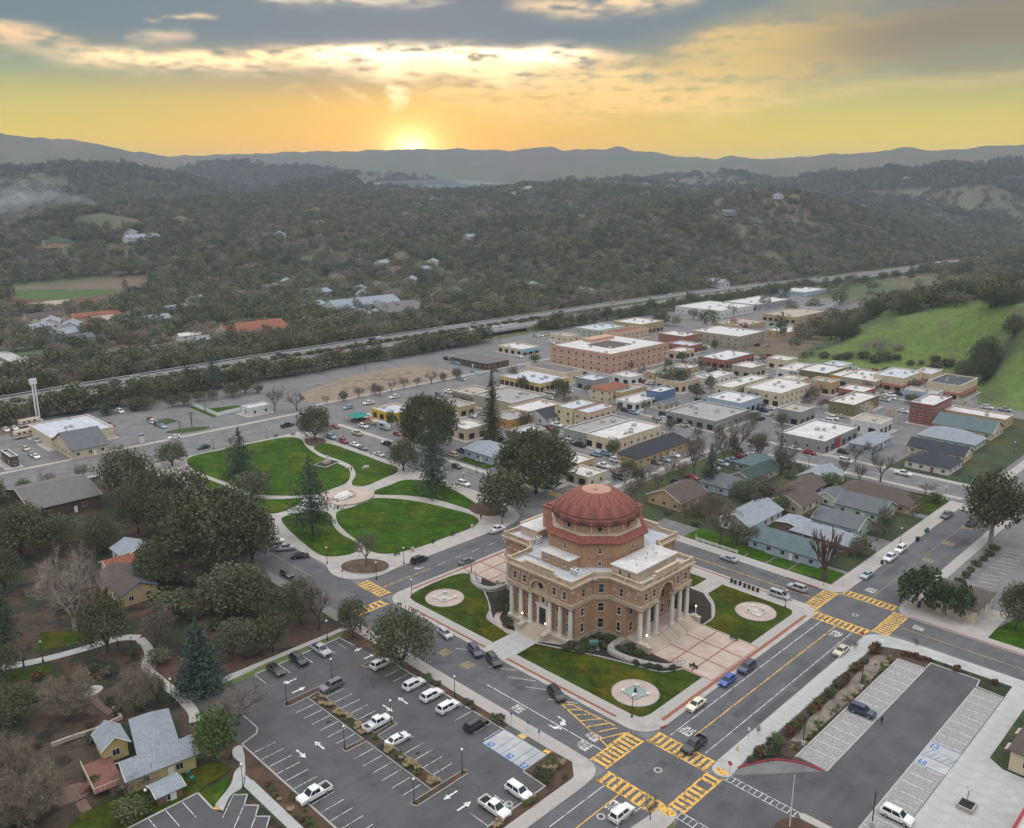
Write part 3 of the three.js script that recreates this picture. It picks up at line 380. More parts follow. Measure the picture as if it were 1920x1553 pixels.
// ---------- city hall ----------
const hall = thing('city_hall', 'domed tan brick city hall with white columned porches and red tile dome', 'town hall', 0, 0, 0);
{
  const rot = (k, x, z) => { const t = [0, -1, 2, 1][k] * Math.PI / 2; return [x * Math.cos(t) + z * Math.sin(t), -x * Math.sin(t) + z * Math.cos(t), t]; }; // k: 0 east(+z), 1 south(-x), 2 west(-z), 3 north(+x)
  const put = (name, g, m, k, x, y, z, parent = hall, ry = 0) => { const [X, Z, t] = rot(k, x, z); return mesh(name, g, m, parent, X, y, Z, t + ry); };
  // outline of the cross with chamfered inner corners; f(k) gives the front distance, nd the depth to which the arch notch reaches
  const outline = (f, o = 0, notch) => { const out = []; for (const k of [0, 3, 2, 1]) { const F = f[k] + o, P = [[-9.3 - o, F]]; if (notch) P.push([-3.05, F], [-3.05, notch[k]], [3.05, notch[k]], [3.05, F]); P.push([9.3 + o, F], [9.3 + o, 12 + o * 0.4], [12 + o * 0.4, 9.3 + o]); for (const [x, z] of P) { const [X, Z] = rot(k, x, z); out.push([X, Z]); } } return out.reverse(); };
  const LOW = [16.4, 17.7, 16.4, 17.7], UP = [20.2, 19.1, 20.2, 19.1];
  const prism = (pts, y0, y1) => slab(pts, y1, y1 - y0);
  mesh('plinth', prism(outline([21, 19.6, 21, 19.6], 0.12), 0, 1.3), M.stone, hall);
  mesh('lower_wall', prism(outline(LOW), 1.3, 8.9), M.brick, hall);
  mesh('upper_wall', prism(outline(UP, 0, [16.4, 18.5, 16.4, 18.5]), 9.9, 13.2), M.brick, hall);
  mesh('belt_course', merge([prism(outline(UP, 0.28, [16.4, 18.5, 16.4, 18.5]), 8.9, 9.55), prism(outline(UP, 0.42, [16.4, 18.5, 16.4, 18.5]), 9.55, 9.9)]), M.trim, hall);
  mesh('cornice', merge([prism(outline(UP, 0.16), 13.2, 13.55), prism(outline(UP, 0.5), 13.8, 14.0), prism(outline(UP, 0.85), 14.0, 14.3)]), M.trim, hall);
  mesh('frieze', prism(outline(UP, 0.1), 13.55, 13.8), M.brick, hall);
  mesh('roof_deck', poly(outline(UP, -0.3), 14.32), M.deck, hall);
  // parapet balustrades, one per side of the outline
  const O = outline(UP, 0.1); 
  for (let i = 0; i < O.length; i++) {
    const a = O[i], b = O[(i + 1) % O.length], L = Math.hypot(b[0] - a[0], b[1] - a[1]), ry = -Math.atan2(b[1] - a[1], b[0] - a[0]), parts = [bx(L - 0.3, 0.2, 0.36, 0, 0, 0), bx(L - 0.3, 0.18, 0.4, 0, 0.84, 0)], n = Math.round(L / 0.36);
    for (let j = 0; j < n; j++) parts.push(bx(0.17, 0.66, 0.17, (j + 0.5) / n * (L - 0.6) - (L - 0.6) / 2, 0.19, 0));
    const np = Math.max(2, Math.round(L / 3.2)); for (let j = 0; j < np; j++) parts.push(bx(0.7, 1.02, 0.5, (j / (np - 1) - 0.5) * (L - 0.7), 0.005, 0));
    mesh('balustrade', merge(parts), M.trim, hall, (a[0] + b[0]) / 2, 14.3, (a[1] + b[1]) / 2, ry);
    mesh('corner_pier', bx(0.75, 1.25, 0.75), M.trim, hall, a[0], 14.3, a[1]);
  }
  const capG = merge([lathe([[0.46, 0], [0.46, 0.12], [0.62, 0.3], [0.62, 0.42]], 12), bx(1.24, 0.16, 1.24, 0, 0.42, 0)]), baseG = merge([bx(1.3, 0.16, 1.3), lathe([[0.64, 0.16], [0.66, 0.28], [0.56, 0.4], [0.52, 0.46]], 14)]), shaftG = lathe([[0.52, 0], [0.53, 1.5], [0.5, 4], [0.43, 6.6]], 14);
  const paneG = {}, pane = (w, h) => paneG[w + '_' + h] ??= bx(w, h, 0.06), ringG = {};
  const ring = (w, h, t, d = 0.14) => ringG[[w, h, t, d]] ??= merge([bx(w, t, d, 0, 0, 0), bx(w, t, d, 0, h - t, 0), bx(t, h - 2 * t, d, -w / 2 + t / 2, t, 0), bx(t, h - 2 * t, d, w / 2 - t / 2, t, 0)]);
  // a window on a wall: centre (x,z), normal angle t
  function win(X, Z, t, y, w, h, framed) {
    const nx = Math.sin(t), nz = Math.cos(t), o = mesh('window', pane(w, h), M.glass, hall, X + nx * 0.0, y, Z + nz * 0.0, t);
    mesh('sash', ring(w + 0.04, h + 0.04, 0.09, 0.1), M.column, o, 0, -0.02, 0.01); mesh('sash', bx(w, 0.07, 0.09, 0, h / 2, 0.01), M.column, o);
    mesh('sill', bx(w + 0.35, 0.14, 0.3, 0, -0.16, 0.1), M.stone, o);
    if (framed) mesh('surround', ring(w + 0.95, h + 0.85, 0.2, 0.2), M.pinkTrim, o, 0, -0.42, 0.03);
    return o;
  }
  const diaG = merge([ring(1.5, 2.5, 0.13, 0.16), bx(0.11, 2.3, 0.12, 0, 0.1, 0), bx(0.72, 0.72, 0.2, 0, 0.88, 0, 0, 0, Math.PI / 4)]);
  const dia = (X, Z, t, y = 10.3) => mesh('diamond_panel', diaG, M.pinkTrim, hall, X, y, Z, t);
  const onWall = (k, x, z, dt) => { const [X, Z, t] = rot(k, x, z); return [X, Z, t + dt]; };
  for (let k = 0; k < 4; k++) {
    const porch = k % 2 === 0, fz = UP[k], wz = LOW[k], cz = porch ? 20 : 18.75;
    for (const x of [-8.85, -5.95, -2.95, 2.95, 5.95, 8.85]) { const c = put('column', shaftG, M.column, k, x, 1.76, cz); mesh('column_base', baseG, M.column, c, 0, -0.46, 0); mesh('capital', capG, M.trim, c, 0, 6.58, 0); }
    for (const x of [-7.4, -4.45, 4.45, 7.4]) {
      win(...onWall(k, x, wz, 0), 2.2, 1.15, 2.2); win(...onWall(k, x, wz, 0), 6.1, 1.15, 1.8); win(...onWall(k, x, fz, 0), 10.65, 0.95, 1.75, true);
    }
    // arch: spandrel wall with round opening, trim ring
    const S = new THREE.Shape(); S.moveTo(-3.05, 9.9); S.lineTo(-2.55, 9.9); S.absarc(0, 9.9, 2.55, Math.PI, 0, true); S.lineTo(3.05, 9.9); S.lineTo(3.05, 13.2); S.lineTo(-3.05, 13.2);
    put('arch_wall', planarUV(new THREE.ExtrudeGeometry(S, { depth: 0.55, bevelEnabled: false, curveSegments: 20 })), M.brick, k, 0, 0, fz - 0.56);
    const R = new THREE.Shape(); R.absarc(0, 9.9, 2.95, Math.PI, 0, true); R.lineTo(2.52, 9.9); R.absarc(0, 9.9, 2.52, 0, Math.PI, false);
    put('arch_trim', planarUV(new THREE.ExtrudeGeometry(R, { depth: 0.3, bevelEnabled: false, curveSegments: 20 })), M.trim, k, 0, 0, fz - 0.1);
    const H = new THREE.Shape(); H.absarc(0, 0, 2.5, Math.PI, 0, true); const lz = porch ? 16.42 : 18.52;
    const lun = put('lunette', planarUV(new THREE.ExtrudeGeometry(H, { depth: 0.05, bevelEnabled: false, curveSegments: 18 })), M.trim, k, 0, 9.95, lz);
    mesh('round_window', clean(new THREE.CylinderGeometry(0.72, 0.72, 0.08, 20).rotateX(Math.PI / 2)), M.glass, lun, 0, 1.2, 0.08); mesh('lunette_ring', clean(new THREE.TorusGeometry(0.86, 0.14, 6, 22)), M.pinkTrim, lun, 0, 1.2, 0.08);
    for (const r of [1.75, 2.2]) mesh('lunette_ring', clean(new THREE.TorusGeometry(r, 0.07, 5, 22, Math.PI)), M.pinkTrim, lun, 0, 0.15, 0.07);
    if (!porch) put('arch_beam', bx(6.1, 1.0, 0.5), M.trim, k, 0, 8.9, fz - 0.3);
    // entrance
    const door = put('door', bx(2.1, 3.9, 0.12), M.black, k, 0, 1.32, wz + 0.04); mesh('door_pane', bx(0.8, 2.6, 0.04, -0.5, 0.5, 0.08), M.glass, door); mesh('door_pane', bx(0.8, 2.6, 0.04, 0.5, 0.5, 0.08), M.glass, door);
    mesh('door_surround', merge([bx(0.55, 4.3, 0.4, -1.35, 0, 0.1), bx(0.55, 4.3, 0.4, 1.35, 0, 0.1), bx(3.5, 0.5, 0.5, 0, 4.3, 0.12), bx(4.0, 0.25, 0.7, 0, 4.8, 0.18)]), M.column, door);
    const uw = win(...onWall(k, 0, wz, 0), 6.75, 1.0, 1.7); mesh('surround', ring(1.9, 2.5, 0.36, 0.3), M.column, uw, 0, -0.35, 0.06);
    // stepped parapet panel over the front
    put('parapet_panel', merge([bx(8.2, 1.75, 0.6), bx(10.2, 1.3, 0.5), bx(8.5, 0.18, 0.8, 0, 1.75, 0)]), M.trim, k, 0, 14.3, fz - 0.02);
    // walls between this wing and the next: window bays on the returns and the chamfer
    win(...onWall(k, -9.3, porch ? 14.6 : 15.4, -Math.PI / 2), 2.2, 1.05, 2.1); win(...onWall(k, -9.3, porch ? 14.6 : 15.4, -Math.PI / 2), 6.1, 1.05, 1.8); win(...onWall(k, -9.3, 15.1, -Math.PI / 2), 10.5, 0.95, 1.9);
    dia(...onWall(k, -9.33, 13.2, -Math.PI / 2)); dia(...onWall(k, -9.33, 17.0, -Math.PI / 2)); if (porch) dia(...onWall(k, -9.33, 19, -Math.PI / 2));
    win(...onWall(k, 9.3, porch ? 14.6 : 15.4, Math.PI / 2), 2.2, 1.05, 2.1); win(...onWall(k, 9.3, porch ? 14.6 : 15.4, Math.PI / 2), 6.1, 1.05, 1.8); win(...onWall(k, 9.3, 15.1, Math.PI / 2), 10.5, 0.95, 1.9);
    dia(...onWall(k, 9.33, 13.2, Math.PI / 2)); dia(...onWall(k, 9.33, 17.0, Math.PI / 2)); if (porch) dia(...onWall(k, 9.33, 19, Math.PI / 2));
    const c = onWall(k, -10.65, 10.65, -Math.PI / 4); win(...c, 2.0, 1.35, 2.3); win(...c, 6.0, 1.35, 2.0); win(...c, 10.4, 1.2, 2.1);
    for (const s of [-1.25, 1.25]) mesh('side_panel', ring(0.62, 2.4, 0.12, 0.16), M.pinkTrim, hall, c[0] + Math.cos(c[2]) * s, 10.3, c[1] - Math.sin(c[2]) * s, c[2]);
    for (const x of [-9.3, 9.3]) put('corner_block', bx(0.95, 0.7, 0.95), M.trim, k, x, 12.5, fz - 0.28);
    for (const x of [-5.95, -2.95, 2.95, 5.95]) put('frieze_block', bx(0.5, 0.95, 0.3), M.trim, k, x, 12.35, fz + 0.12);
    // stairs and lamp plinths
    const wide = porch ? 8.9 : 3, z0 = porch ? 21.1 : 19.7;
    for (let i = 0; i < 8; i++) put('step', bx(wide * 2, 1.3 - i * 0.148, 0.36), M.stone, k, 0, 0, z0 + 0.16 + i * 0.36);
    for (const s of [-1, 1]) put('stair_plinth', merge([bx(1, 1.5, 2.2), bx(1.15, 0.18, 2.35, 0, 1.5, 0)]), M.stone, k, s * (wide + 0.5), 0, z0 + 1.1);
    if (porch) put('porch_floor', bx(18.4, 0.05, 4.4), M.pinkConcrete, k, 0, 1.29, 18.7); 
    if (porch) for (const x of [-3.1, 0.2, 3.4]) put('handrail', merge([bar([0, 2.25, -0.2], [0, 1, 2.7], 0.035), bar([0, 1.3, -0.2], [0, 2.25, -0.2], 0.03), bar([0, 0, 2.7], [0, 1, 2.7], 0.03)]), M.black, k, x, 0, z0 + 0.2);
  }
  // penthouses and roof plant
  const pent = (x0, z0, x1, z1, y, wall, roof) => { mesh('penthouse_wall', bx(x1 - x0, y - 14.33, z1 - z0, (x0 + x1) / 2, 14.33, (z0 + z1) / 2), wall, hall); mesh('penthouse_roof', bx(x1 - x0 + 0.5, 0.22, z1 - z0 + 0.5, (x0 + x1) / 2, y, (z0 + z1) / 2), roof, hall); };
  pent(-14, -4.1, -10.6, 4.2, 16.7, M.brick, M.whiteRoof); pent(-8.5, 11.6, 6.6, 18.2, 16.6, M.trim, M.whiteRoof); pent(-6, -18.4, 2, -12.6, 16.4, M.trim, M.whiteRoof);
  for (const z of [-2.6, 0, 2.6]) win(-14.0, z, -Math.PI / 2, 15.1, 0.7, 1.0); win(-12.4, 4.2, 0, 15.1, 0.6, 0.9); for (const z of [14, 16.4]) win(-8.5, z, -Math.PI / 2, 15.1, 0.8, 1.1);
  for (const [x, z] of [[-14.4, 5.9], [-14.4, 7.1], [-6.8, -11.6], [-8, -11.4]]) { const a = mesh('rooftop_unit', bx(1.15, 1.5, 1.0), M.whiteMetal, hall, x, 14.34, z); mesh('fan_grille', cyl(0.38, 0.38, 0.06, 0, 1.5, 0, 12), M.black, a); mesh('grille', bx(0.06, 1.1, 0.8, -0.58, 0.2, 0), M.metal, a); }
  for (const [x, z] of [[-3, 14], [-1, 15.2], [1.2, 14], [2.6, 15.4], [4, 13.6], [-5.4, 16]]) mesh('roof_vent', merge([cyl(0.13, 0.13, 0.45, 0, 0, 0, 8), cyl(0.26, 0.1, 0.16, 0, 0.45, 0, 8)]), M.metal, hall, x, 16.82, z);
  mesh('skylight', bx(1.3, 0.25, 0.9), M.metal, hall, -13, 14.33, 10.6, 0.8); mesh('walk_pad', bx(1.1, 0.04, 7), M.greyRoof, hall, -13.9, 14.34, -8); 
  // rotunda
  const ngon = (n, r, o = 0) => [...Array(n)].map((_, i) => { const t = (i + 0.5) / n * 2 * Math.PI + o; return [Math.cos(t) * r, Math.sin(t) * r]; });
  const c8 = 1 / Math.cos(Math.PI / 8);
  mesh('rotunda_wall', prism(ngon(8, 10.7 * c8), 14.3, 20.5), M.brick, hall);
  mesh('rotunda_band', prism(ngon(8, 10.82 * c8), 16.45, 16.62), M.brick, hall);
  for (let i = 0; i < 8; i++) {
    const t = i * Math.PI / 4, nx = Math.sin(t), nz = Math.cos(t); win(nx * 10.7, nz * 10.7, t, 17.6, 0.85, 1.25); if (i % 2) win(nx * 10.7, nz * 10.7, t, 14.75, 0.8, 1.05);
    const a = (i - 0.5) * Math.PI / 4, b = (i + 0.5) * Math.PI / 4, r0 = 11.6 * c8, r1 = 10.0 * c8, q = [[Math.sin(a) * r0, 20.35, Math.cos(a) * r0], [Math.sin(b) * r0, 20.35, Math.cos(b) * r0], [Math.sin(b) * r1, 21.55, Math.cos(b) * r1], [Math.sin(a) * r1, 21.55, Math.cos(a) * r1]];
    const g = new THREE.BufferGeometry(), f = (...n) => n.flatMap((j) => q[j]), lo = q.map(([x, y, z]) => [x * 0.995, y - 0.22, z * 0.995]), lf = (...n) => n.flatMap((j) => lo[j]);
    g.setAttribute('position', new THREE.Float32BufferAttribute([...f(0, 1, 2), ...f(0, 2, 3), ...lf(0, 2, 1), ...lf(0, 3, 2), ...q[0], ...lo[0], ...lo[1], ...q[0], ...lo[1], ...q[1]], 3)); g.computeVertexNormals();
    mesh('skirt_roof', planarUV(g), M.tile, hall); mesh('roof_rib', bar(q[0], q[3], 0.1, 6), M.tile, hall);
  }
  mesh('skirt_deck', prism(ngon(8, 10.05 * c8), 21.3, 21.58), M.stone, hall);
  mesh('drum_wall', prism(ngon(16, 9.55), 21.5, 24.05), M.brick, hall); mesh('drum_base', prism(ngon(16, 9.8), 21.5, 21.75), M.stone, hall);
  const prof = [[10.25, 23.75], [9.75, 24.35], [9.72, 24.5], [9.25, 25.0], [9.2, 25.15], [8.5, 26.0], [7.45, 26.98], [6.1, 27.9], [4.7, 28.58], [3.2, 29.0]];
  const panelG = clean(new THREE.LatheGeometry([[9.4, 23.7], ...prof].map(([r, y]) => new THREE.Vector2(r, y)), 3, -Math.PI / 16 + 0.006, Math.PI / 8 - 0.012));
  for (let i = 0; i < 16; i++) {
    const t = i * Math.PI / 8, a = 9.37, nx = Math.sin(t), nz = Math.cos(t), b = t + Math.PI / 16;
    mesh('roof_panel', panelG, M.tile, hall, 0, 0, 0, t); mesh('roof_rib', tube(prof.map(([r, y]) => [Math.sin(b) * r, y + 0.03, Math.cos(b) * r]), 0.045, 4), mat('mortar rib', [0.4, 0.2, 0.16]), hall);
    if (i % 2 === 0) { const o = mesh('round_window', clean(new THREE.CylinderGeometry(0.55, 0.55, 0.1, 16).rotateX(Math.PI / 2)), M.glass, hall, nx * a, 22.85, nz * a, t); mesh('window_ring', clean(new THREE.TorusGeometry(0.62, 0.1, 5, 18)), M.stone, o, 0, 0, 0.05); }
    else mesh('medallion', merge([bx(0.6, 0.6, 0.1, 0, 0, 0, 0, 0, Math.PI / 4), bx(0.3, 0.3, 0.1, -0.95, 0.15, 0, 0, 0, Math.PI / 4), bx(0.3, 0.3, 0.1, 0.95, 0.15, 0, 0, 0, Math.PI / 4)]), M.pinkTrim, hall, nx * a, 22.5, nz * a, t);
    mesh('drum_pilaster', bx(0.26, 2.0, 0.2), M.pinkTrim, hall, Math.sin(b) * 9.55, 21.8, Math.cos(b) * 9.55, b);
    for (const s of [-1.35, 1.35]) for (const y of [22.1, 23.5]) mesh('boss', bx(0.2, 0.2, 0.12), M.pinkTrim, hall, nx * a + Math.cos(t) * s, y, nz * a - Math.sin(t) * s, t);
  }
  for (const [r, y] of [[9.78, 24.42], [9.28, 25.08]]) mesh('gutter', clean(new THREE.TorusGeometry(r, 0.08, 5, 48).rotateX(Math.PI / 2).translate(0, y, 0)), M.black, hall);
  mesh('dome_cap', lathe([[0, 29.5], [1.2, 29.45], [2.4, 29.3], [3.3, 29.05], [3.4, 28.9], [3.2, 28.85]], 40), M.copper, hall); mesh('finial', merge([cyl(0.03, 0.02, 1.9, 0, 29.4, 0, 6), bx(0.5, 0.25, 0.5, -1.4, 29.4, 0.9)]), M.copper, hall);
  for (const [x, z, w, d] of [[0, -12.3, 6, 3.2], [12.3, 0, 3.2, 6]]) { mesh('stair_tower', bx(w, 7.6, d, x, 14.3, z), M.brick, hall); mesh('tower_roof', merge([bx(w + 0.7, 0.25, d + 0.7, x, 21.9, z), bx(w * 0.7, 0.3, d * 0.7, x, 22.15, z)]), M.tile, hall); }
}
// lamps on the stair plinths: lit globes
function plinthLamp(x, z, label) {
  const t = thing('stair_lamp', label, 'lamp', x, 1.68, z, 0, 'lit globe lamps on the city hall stair plinths');
  mesh('lamp_base', merge([bx(0.7, 0.3, 0.7), lathe([[0.26, 0.3], [0.16, 0.5], [0.13, 0.6]], 10)]), M.column, t); mesh('lamp_post', cyl(0.11, 0.09, 1.6, 0, 0.6, 0, 8), M.column, t); mesh('lamp_globe', sphere(0.2, 0, 2.36, 0), lampGlow, t);
  const l = new THREE.PointLight(new THREE.Color(1, 0.68, 0.38), 2.2); l.position.set(0, 2.36, 0); l.castShadow = true; l.shadow.radius = 10; t.add(l);
}
for (const [x, z] of [[-9.4, 22.2], [9.4, 22.2]]) plinthLamp(x, z, 'lit globe lamp on stone plinth beside the wide columned porch stairs');
for (const [x, z] of [[-20.8, -3.5], [-20.8, 3.5]]) plinthLamp(x, z, 'lit globe lamp on stone plinth flanking the narrow entrance stairs');

// ---------- sunken gardens park ----------
pavement('park_pavement', [[-32.9, -181.5], [31.2, -181.5], [31.2, -63], ...curve([[31.2, -58], [28, -52], [22, -49.4], [12, -49.2], [-12, -49], [-20, -49.2], [-27, -48.6], [-33, -51.5], [-35, -57], [-32.9, -64]], 4)]);
const parkLawns = [
  [[-16.25,-179.6], [-2.63,-180.39], [10.81,-179.95], [23.33,-178], [25.94,-173.28], [21.66,-160.15], [18.81,-147.36], [18.59,-135.21], [17.8,-128.11], [14.88,-121.57], [8.72,-114.89], [5.79,-113.63], [2.02,-113.06], [-3.95,-112.01], [-8.78,-114.56], [-15.85,-121.67], [-18.97,-127.1], [-19.6,-142.12], [-21.5,-161.62], [-20.17,-171.89]],
  [[-23.69,-155.1], [-21.68,-139.3], [-20.6,-123.03], [-16.11,-116.95], [-10.34,-112.04], [-16.54,-106.95], [-23.36,-106.53], [-27.46,-113.74], [-27.66,-135.84]],
  [[-23.55,-101.7], [-18.91,-102.06], [-12.51,-98.71], [-11.71,-93.81], [-15.86,-86.19], [-18.18,-78.34], [-18.65,-70.89], [-20.41,-66.74], [-23.44,-64.86], [-26.39,-65.43], [-29.66,-67.91], [-30.48,-70.82], [-28.89,-82.92], [-25.54,-97.83]],
  [[23.28,-157.87], [29.44,-160.22], [31.01,-142.8], [30.84,-126.36], [30.31,-114.99], [26.58,-111.14], [20.68,-109.72], [10.67,-107.76], [8.64,-110.78], [9.95,-113.66], [15.6,-119.52], [20.24,-128.45], [21.24,-137.48], [20.77,-146.92]],
  [[10.25,-101.23], [17.38,-102.48], [24.33,-102.98], [29.87,-94.13], [28.96,-81.71], [26.22,-70.42], [24.36,-65.41], [21.44,-66.03], [20.47,-72.95], [19.2,-81.46], [14.79,-90.86], [8.4,-98.9]],
  [[-8.57,-94.33], [-2.88,-94.28], [5.61,-96.02], [10.86,-90.29], [14.69,-82.01], [17.05,-71.49], [18.31,-62.62], [16.34,-57.67], [11.81,-55.54], [2.94,-55.32], [-10.07,-55.51], [-17.18,-57.77], [-19.33,-61.87], [-17.98,-69.36], [-16.4,-78.36], [-13.42,-87.58]],
];
for (const pts of parkLawns) { const c = new THREE.CatmullRomCurve3(pts.map(([x, z]) => V3(x, 0, z)), true, 'centripetal'); lawnOn('park_lawn', c.getPoints(pts.length * 5).map((v) => [v.x, v.z]), M.brightLawn, null, 0.18); }
struct('tree_bed', slab(disc(-26.3, -55.6, 6.4, 4.7, 36, 0.9), 0.24, 0.1), M.soil); kerbLine('bed_edging', [...disc(-26.3, -55.6, 6.5, 4.8, 30, 0.9), disc(-26.3, -55.6, 6.5, 4.8, 30, 0.9)[0]], M.paleConcrete, 0.28, 0.28);
struct('tree_bed', slab(disc(25.4, -63, 5.5, 6.5, 30), 0.24, 0.1), M.mulch); struct('tree_bed', slab(curve([[27.37,-171.15], [32.08,-169.2], [30.98,-161.36], [23.93,-159.49], [24.35,-165.67], [27.1,-170.72]], 4), 0.24, 0.1), M.soil);
struct('plaza_circle', slab(disc(0.8, -103.2, 8.6, 8.2), 0.165, 0.1), M.pinkConcrete); kerbLine('plaza_wall', disc(0.8, -103.2, 8.7, 8.3).slice(2, 17), M.stone, 0.35, 0.7);
const at = (name, label, cat, x, z, ry = 0, group, y = KERB) => thing(name, label, cat, x, y, z, ry, group);
{ const t = at('park_memorial', 'low white stone terrace with curved benches inside the park circle', 'memorial', 0.38,-104.21, 0.5); mesh('terrace', slab(disc(0, 0, 4.2, 2.6, 24), 0.5, 0.5), M.column, t); mesh('upper_step', slab(disc(-0.4, 0.2, 2.8, 1.7, 24), 0.85, 0.4), M.column, t); mesh('curved_bench', clean(new THREE.TorusGeometry(3.4, 0.22, 6, 20, 2.2).rotateX(Math.PI / 2).translate(0, 0.75, 0)), M.stone, t); }
{ const t = at('statue_monument', 'grey statue group on a square plinth in the park lawn', 'statue', 15.62,-137.34, 0.3); mesh('paved_base', bx(7.4, 0.16, 5.2, 0, 0, 0), M.darkMulch, t); mesh('base_kerb', merge([bx(7.8, 0.24, 0.3, 0, 0, 2.7), bx(7.8, 0.24, 0.3, 0, 0, -2.7), bx(0.3, 0.24, 5.4, 3.8, 0, 0), bx(0.3, 0.24, 5.4, -3.8, 0, 0)]), M.paleConcrete, t); mesh('plinth', merge([bx(2.4, 0.8, 2.0), bx(1.8, 0.5, 1.5, 0, 0.8, 0)]), M.stone, t);
  mesh('figure', merge([lathe([[0.5, 1.3], [0.42, 1.7], [0.3, 2.2], [0.34, 2.6], [0.12, 2.8], [0.17, 3.0], [0.02, 3.2]], 10), lathe([[0.4, 1.3], [0.3, 1.7], [0.26, 2.1], [0.1, 2.3], [0.14, 2.5], [0.02, 2.6]], 9).translate(0.7, 0, 0.1), bar([0.2, 2.5, 0], [0.9, 3.1, 0.1], 0.08)]), M.marble, t); }
{ const t = at('resting_statue', 'low pale reclining stone figure on the lawn beside a bare patch', 'statue', 22.56,-123.33, -0.4, undefined, 0.18); mesh('plinth', bx(2.6, 0.25, 1.1), M.stone, t); mesh('figure', merge([sphere(0.42, 0, 0.5, 0, 10, 8).scale(1.8, 1, 1), sphere(0.26, 0.95, 0.72, 0, 8, 6), bar([-0.6, 0.45, 0.2], [-1.2, 0.35, 0.3], 0.13)]), M.marble, t); }
// quatrefoil fountains on the city hall lawns
function fountain(x, z, ry, label, wet) {
  const t = at('fountain', label, 'fountain', x, z, ry, 'quatrefoil fountains on the city hall lawns', 0);
  mesh('apron', slab(disc(0, 0, 4.65, 4.65, 48), 0.2, 0.2), M.pinkConcrete, t); mesh('apron_edge', clean(new THREE.TorusGeometry(4.6, 0.13, 5, 48).rotateX(Math.PI / 2).translate(0, 0.18, 0)), M.concrete, t);
  const q = [], n = 72; for (let i = 0; i < n; i++) { const a = i / n * 2 * Math.PI, c = Math.abs(Math.cos(2 * a)), sq = Math.max(Math.abs(Math.cos(a - Math.PI / 4)), Math.abs(Math.sin(a - Math.PI / 4))); const r = Math.min(1.75 / sq, 9) * 0 + 1.62 + 0.85 * Math.pow(c, 0.8) + (c < 0.25 ? 0.12 : 0); q.push([Math.cos(a) * r, Math.sin(a) * r * 0.94]); }
  const inner = q.map(([a, b]) => [a * 0.9, b * 0.9]);
  mesh('basin_rim', slab(q, 0.5, 0.32, [inner]), wet ? M.paleConcrete : M.marble, t); mesh(wet ? 'water' : 'basin_floor', poly(inner, wet ? 0.4 : 0.26), wet ? M.water : mat('dry basin', [0.6, 0.56, 0.44], 'concrete'), t);
  for (const [a, b] of [[1.7, 0], [-1.7, 0]]) mesh('spout_urn', lathe([[0.36, 0.25], [0.3, 0.55], [0.2, 0.7], [0.42, 0.95], [0.4, 1.05], [0.1, 1.0]], 12).translate(a, 0, b), M.marble, t);
  for (const [a, b] of [[0, 2.5], [0, -2.5]]) mesh('shell_step', slab(disc(a, b, 0.5, 0.35, 14), 0.58, 0.36), M.marble, t);
  mesh('centre_pedestal', wet ? merge([cyl(0.35, 0.3, 0.5, 0, 0.25, 0), cyl(0.22, 0.2, 0.5, 0, 0.7, 0)]) : cyl(0.5, 0.45, 0.16, 0, 0.25, 0, 16), wet ? M.black : M.marble, t);
}
fountain(-23.4, 29.9, 0.55, 'water filled quatrefoil fountain with green pool and white urns on lawn', true); fountain(-23.3, -27.2, 0.8, 'dry quatrefoil fountain on the lawn beside the curved entrance ramp', false); fountain(23.4, 29.6, 2.35, 'dry quatrefoil fountain on the lawn beside a row of black bins', false);

// ---------- public car park south of the civic block ----------
const lot = struct('car_park', poly([[-85.6, -29], [-48.4, -29.2], [-48.4, 30.6], [-55.6, 30.6], [-55.7, 35.7], [-69.5, 35.7], [-85.6, 35.7]], 0.01), M.lotAsphalt);
struct('verge_ground', poly([[-260, -182], [-48.2, -182], [-48.2, -31.8], [-85.8, -31.6], [-85.8, 36], [-160, 36], [-260, 36]], -0.01), M.litter);
const stall = (x0, z0, x1, z1, p = lot) => { const o = mesh('stall_line', line(x0, z0, x1, z1, 0.11), M.whitePaint, p); o.position.y = 0.024; };
for (let i = 0; i < 19; i++) if (i !== 0) { const z = -9.1 + i * 2.64; if (z < 35) stall(-85.2, z, -80.9, z); }
for (let i = 0; i < 7; i++) { stall(-73.6, -11.6 + i * 2.64, -69.6, -11.6 + i * 2.64); } for (let i = 0; i < 6; i++) stall(-73.8, 7.4 + i * 2.66, -69.8, 7.4 + i * 2.66);
for (let i = 0; i < 6; i++) stall(-66.9, -12 + i * 2.62, -62.6, -12 + i * 2.62); for (let i = 0; i < 7; i++) stall(-66.9, 7.2 + i * 2.62, -62.6, 7.2 + i * 2.62);
for (let i = 0; i < 12; i++) stall(-54.2, -9.8 + i * 2.66, -50, -9.8 + i * 2.66);
for (let i = 0; i < 8; i++) { stall(-72.6 + i * 2.72, -29, -72.6 + i * 2.72, -24.6); } for (const x of [-60.2, -63, -65.8, -68.6]) stall(x, 35.5, x, 31.2);
const kl = (pts, n = 'kerb', m = M.paleConcrete, w = 0.24, h = 0.17) => kerbLine(n, pts, m, w, h);
kl([[-85.6, -9.6], [-85.5, 35.6]], 'kerb', M.kerb, 0.3); kl([[-81.2, -18], [-81.2, -12.4], [-82.2, -11], [-85.6, -10]]); kl([[-72.4, -29], [-52, -29.2], [-51.7, -24.4], [-48.3, -24.3]]); kl([[-50, -14], [-49.8, 20]], 'kerb', M.kerb, 0.26);
kl([[-55.6, 30.6], [-55.7, 35.7], [-69.5, 35.7], [-84, 35.8]], 'kerb', M.kerb, 0.26);
function island(pts, m = M.mulch) { struct('planter_island', slab(pts, 0.18, 0.18), m); kl([...pts, pts[0]]); }
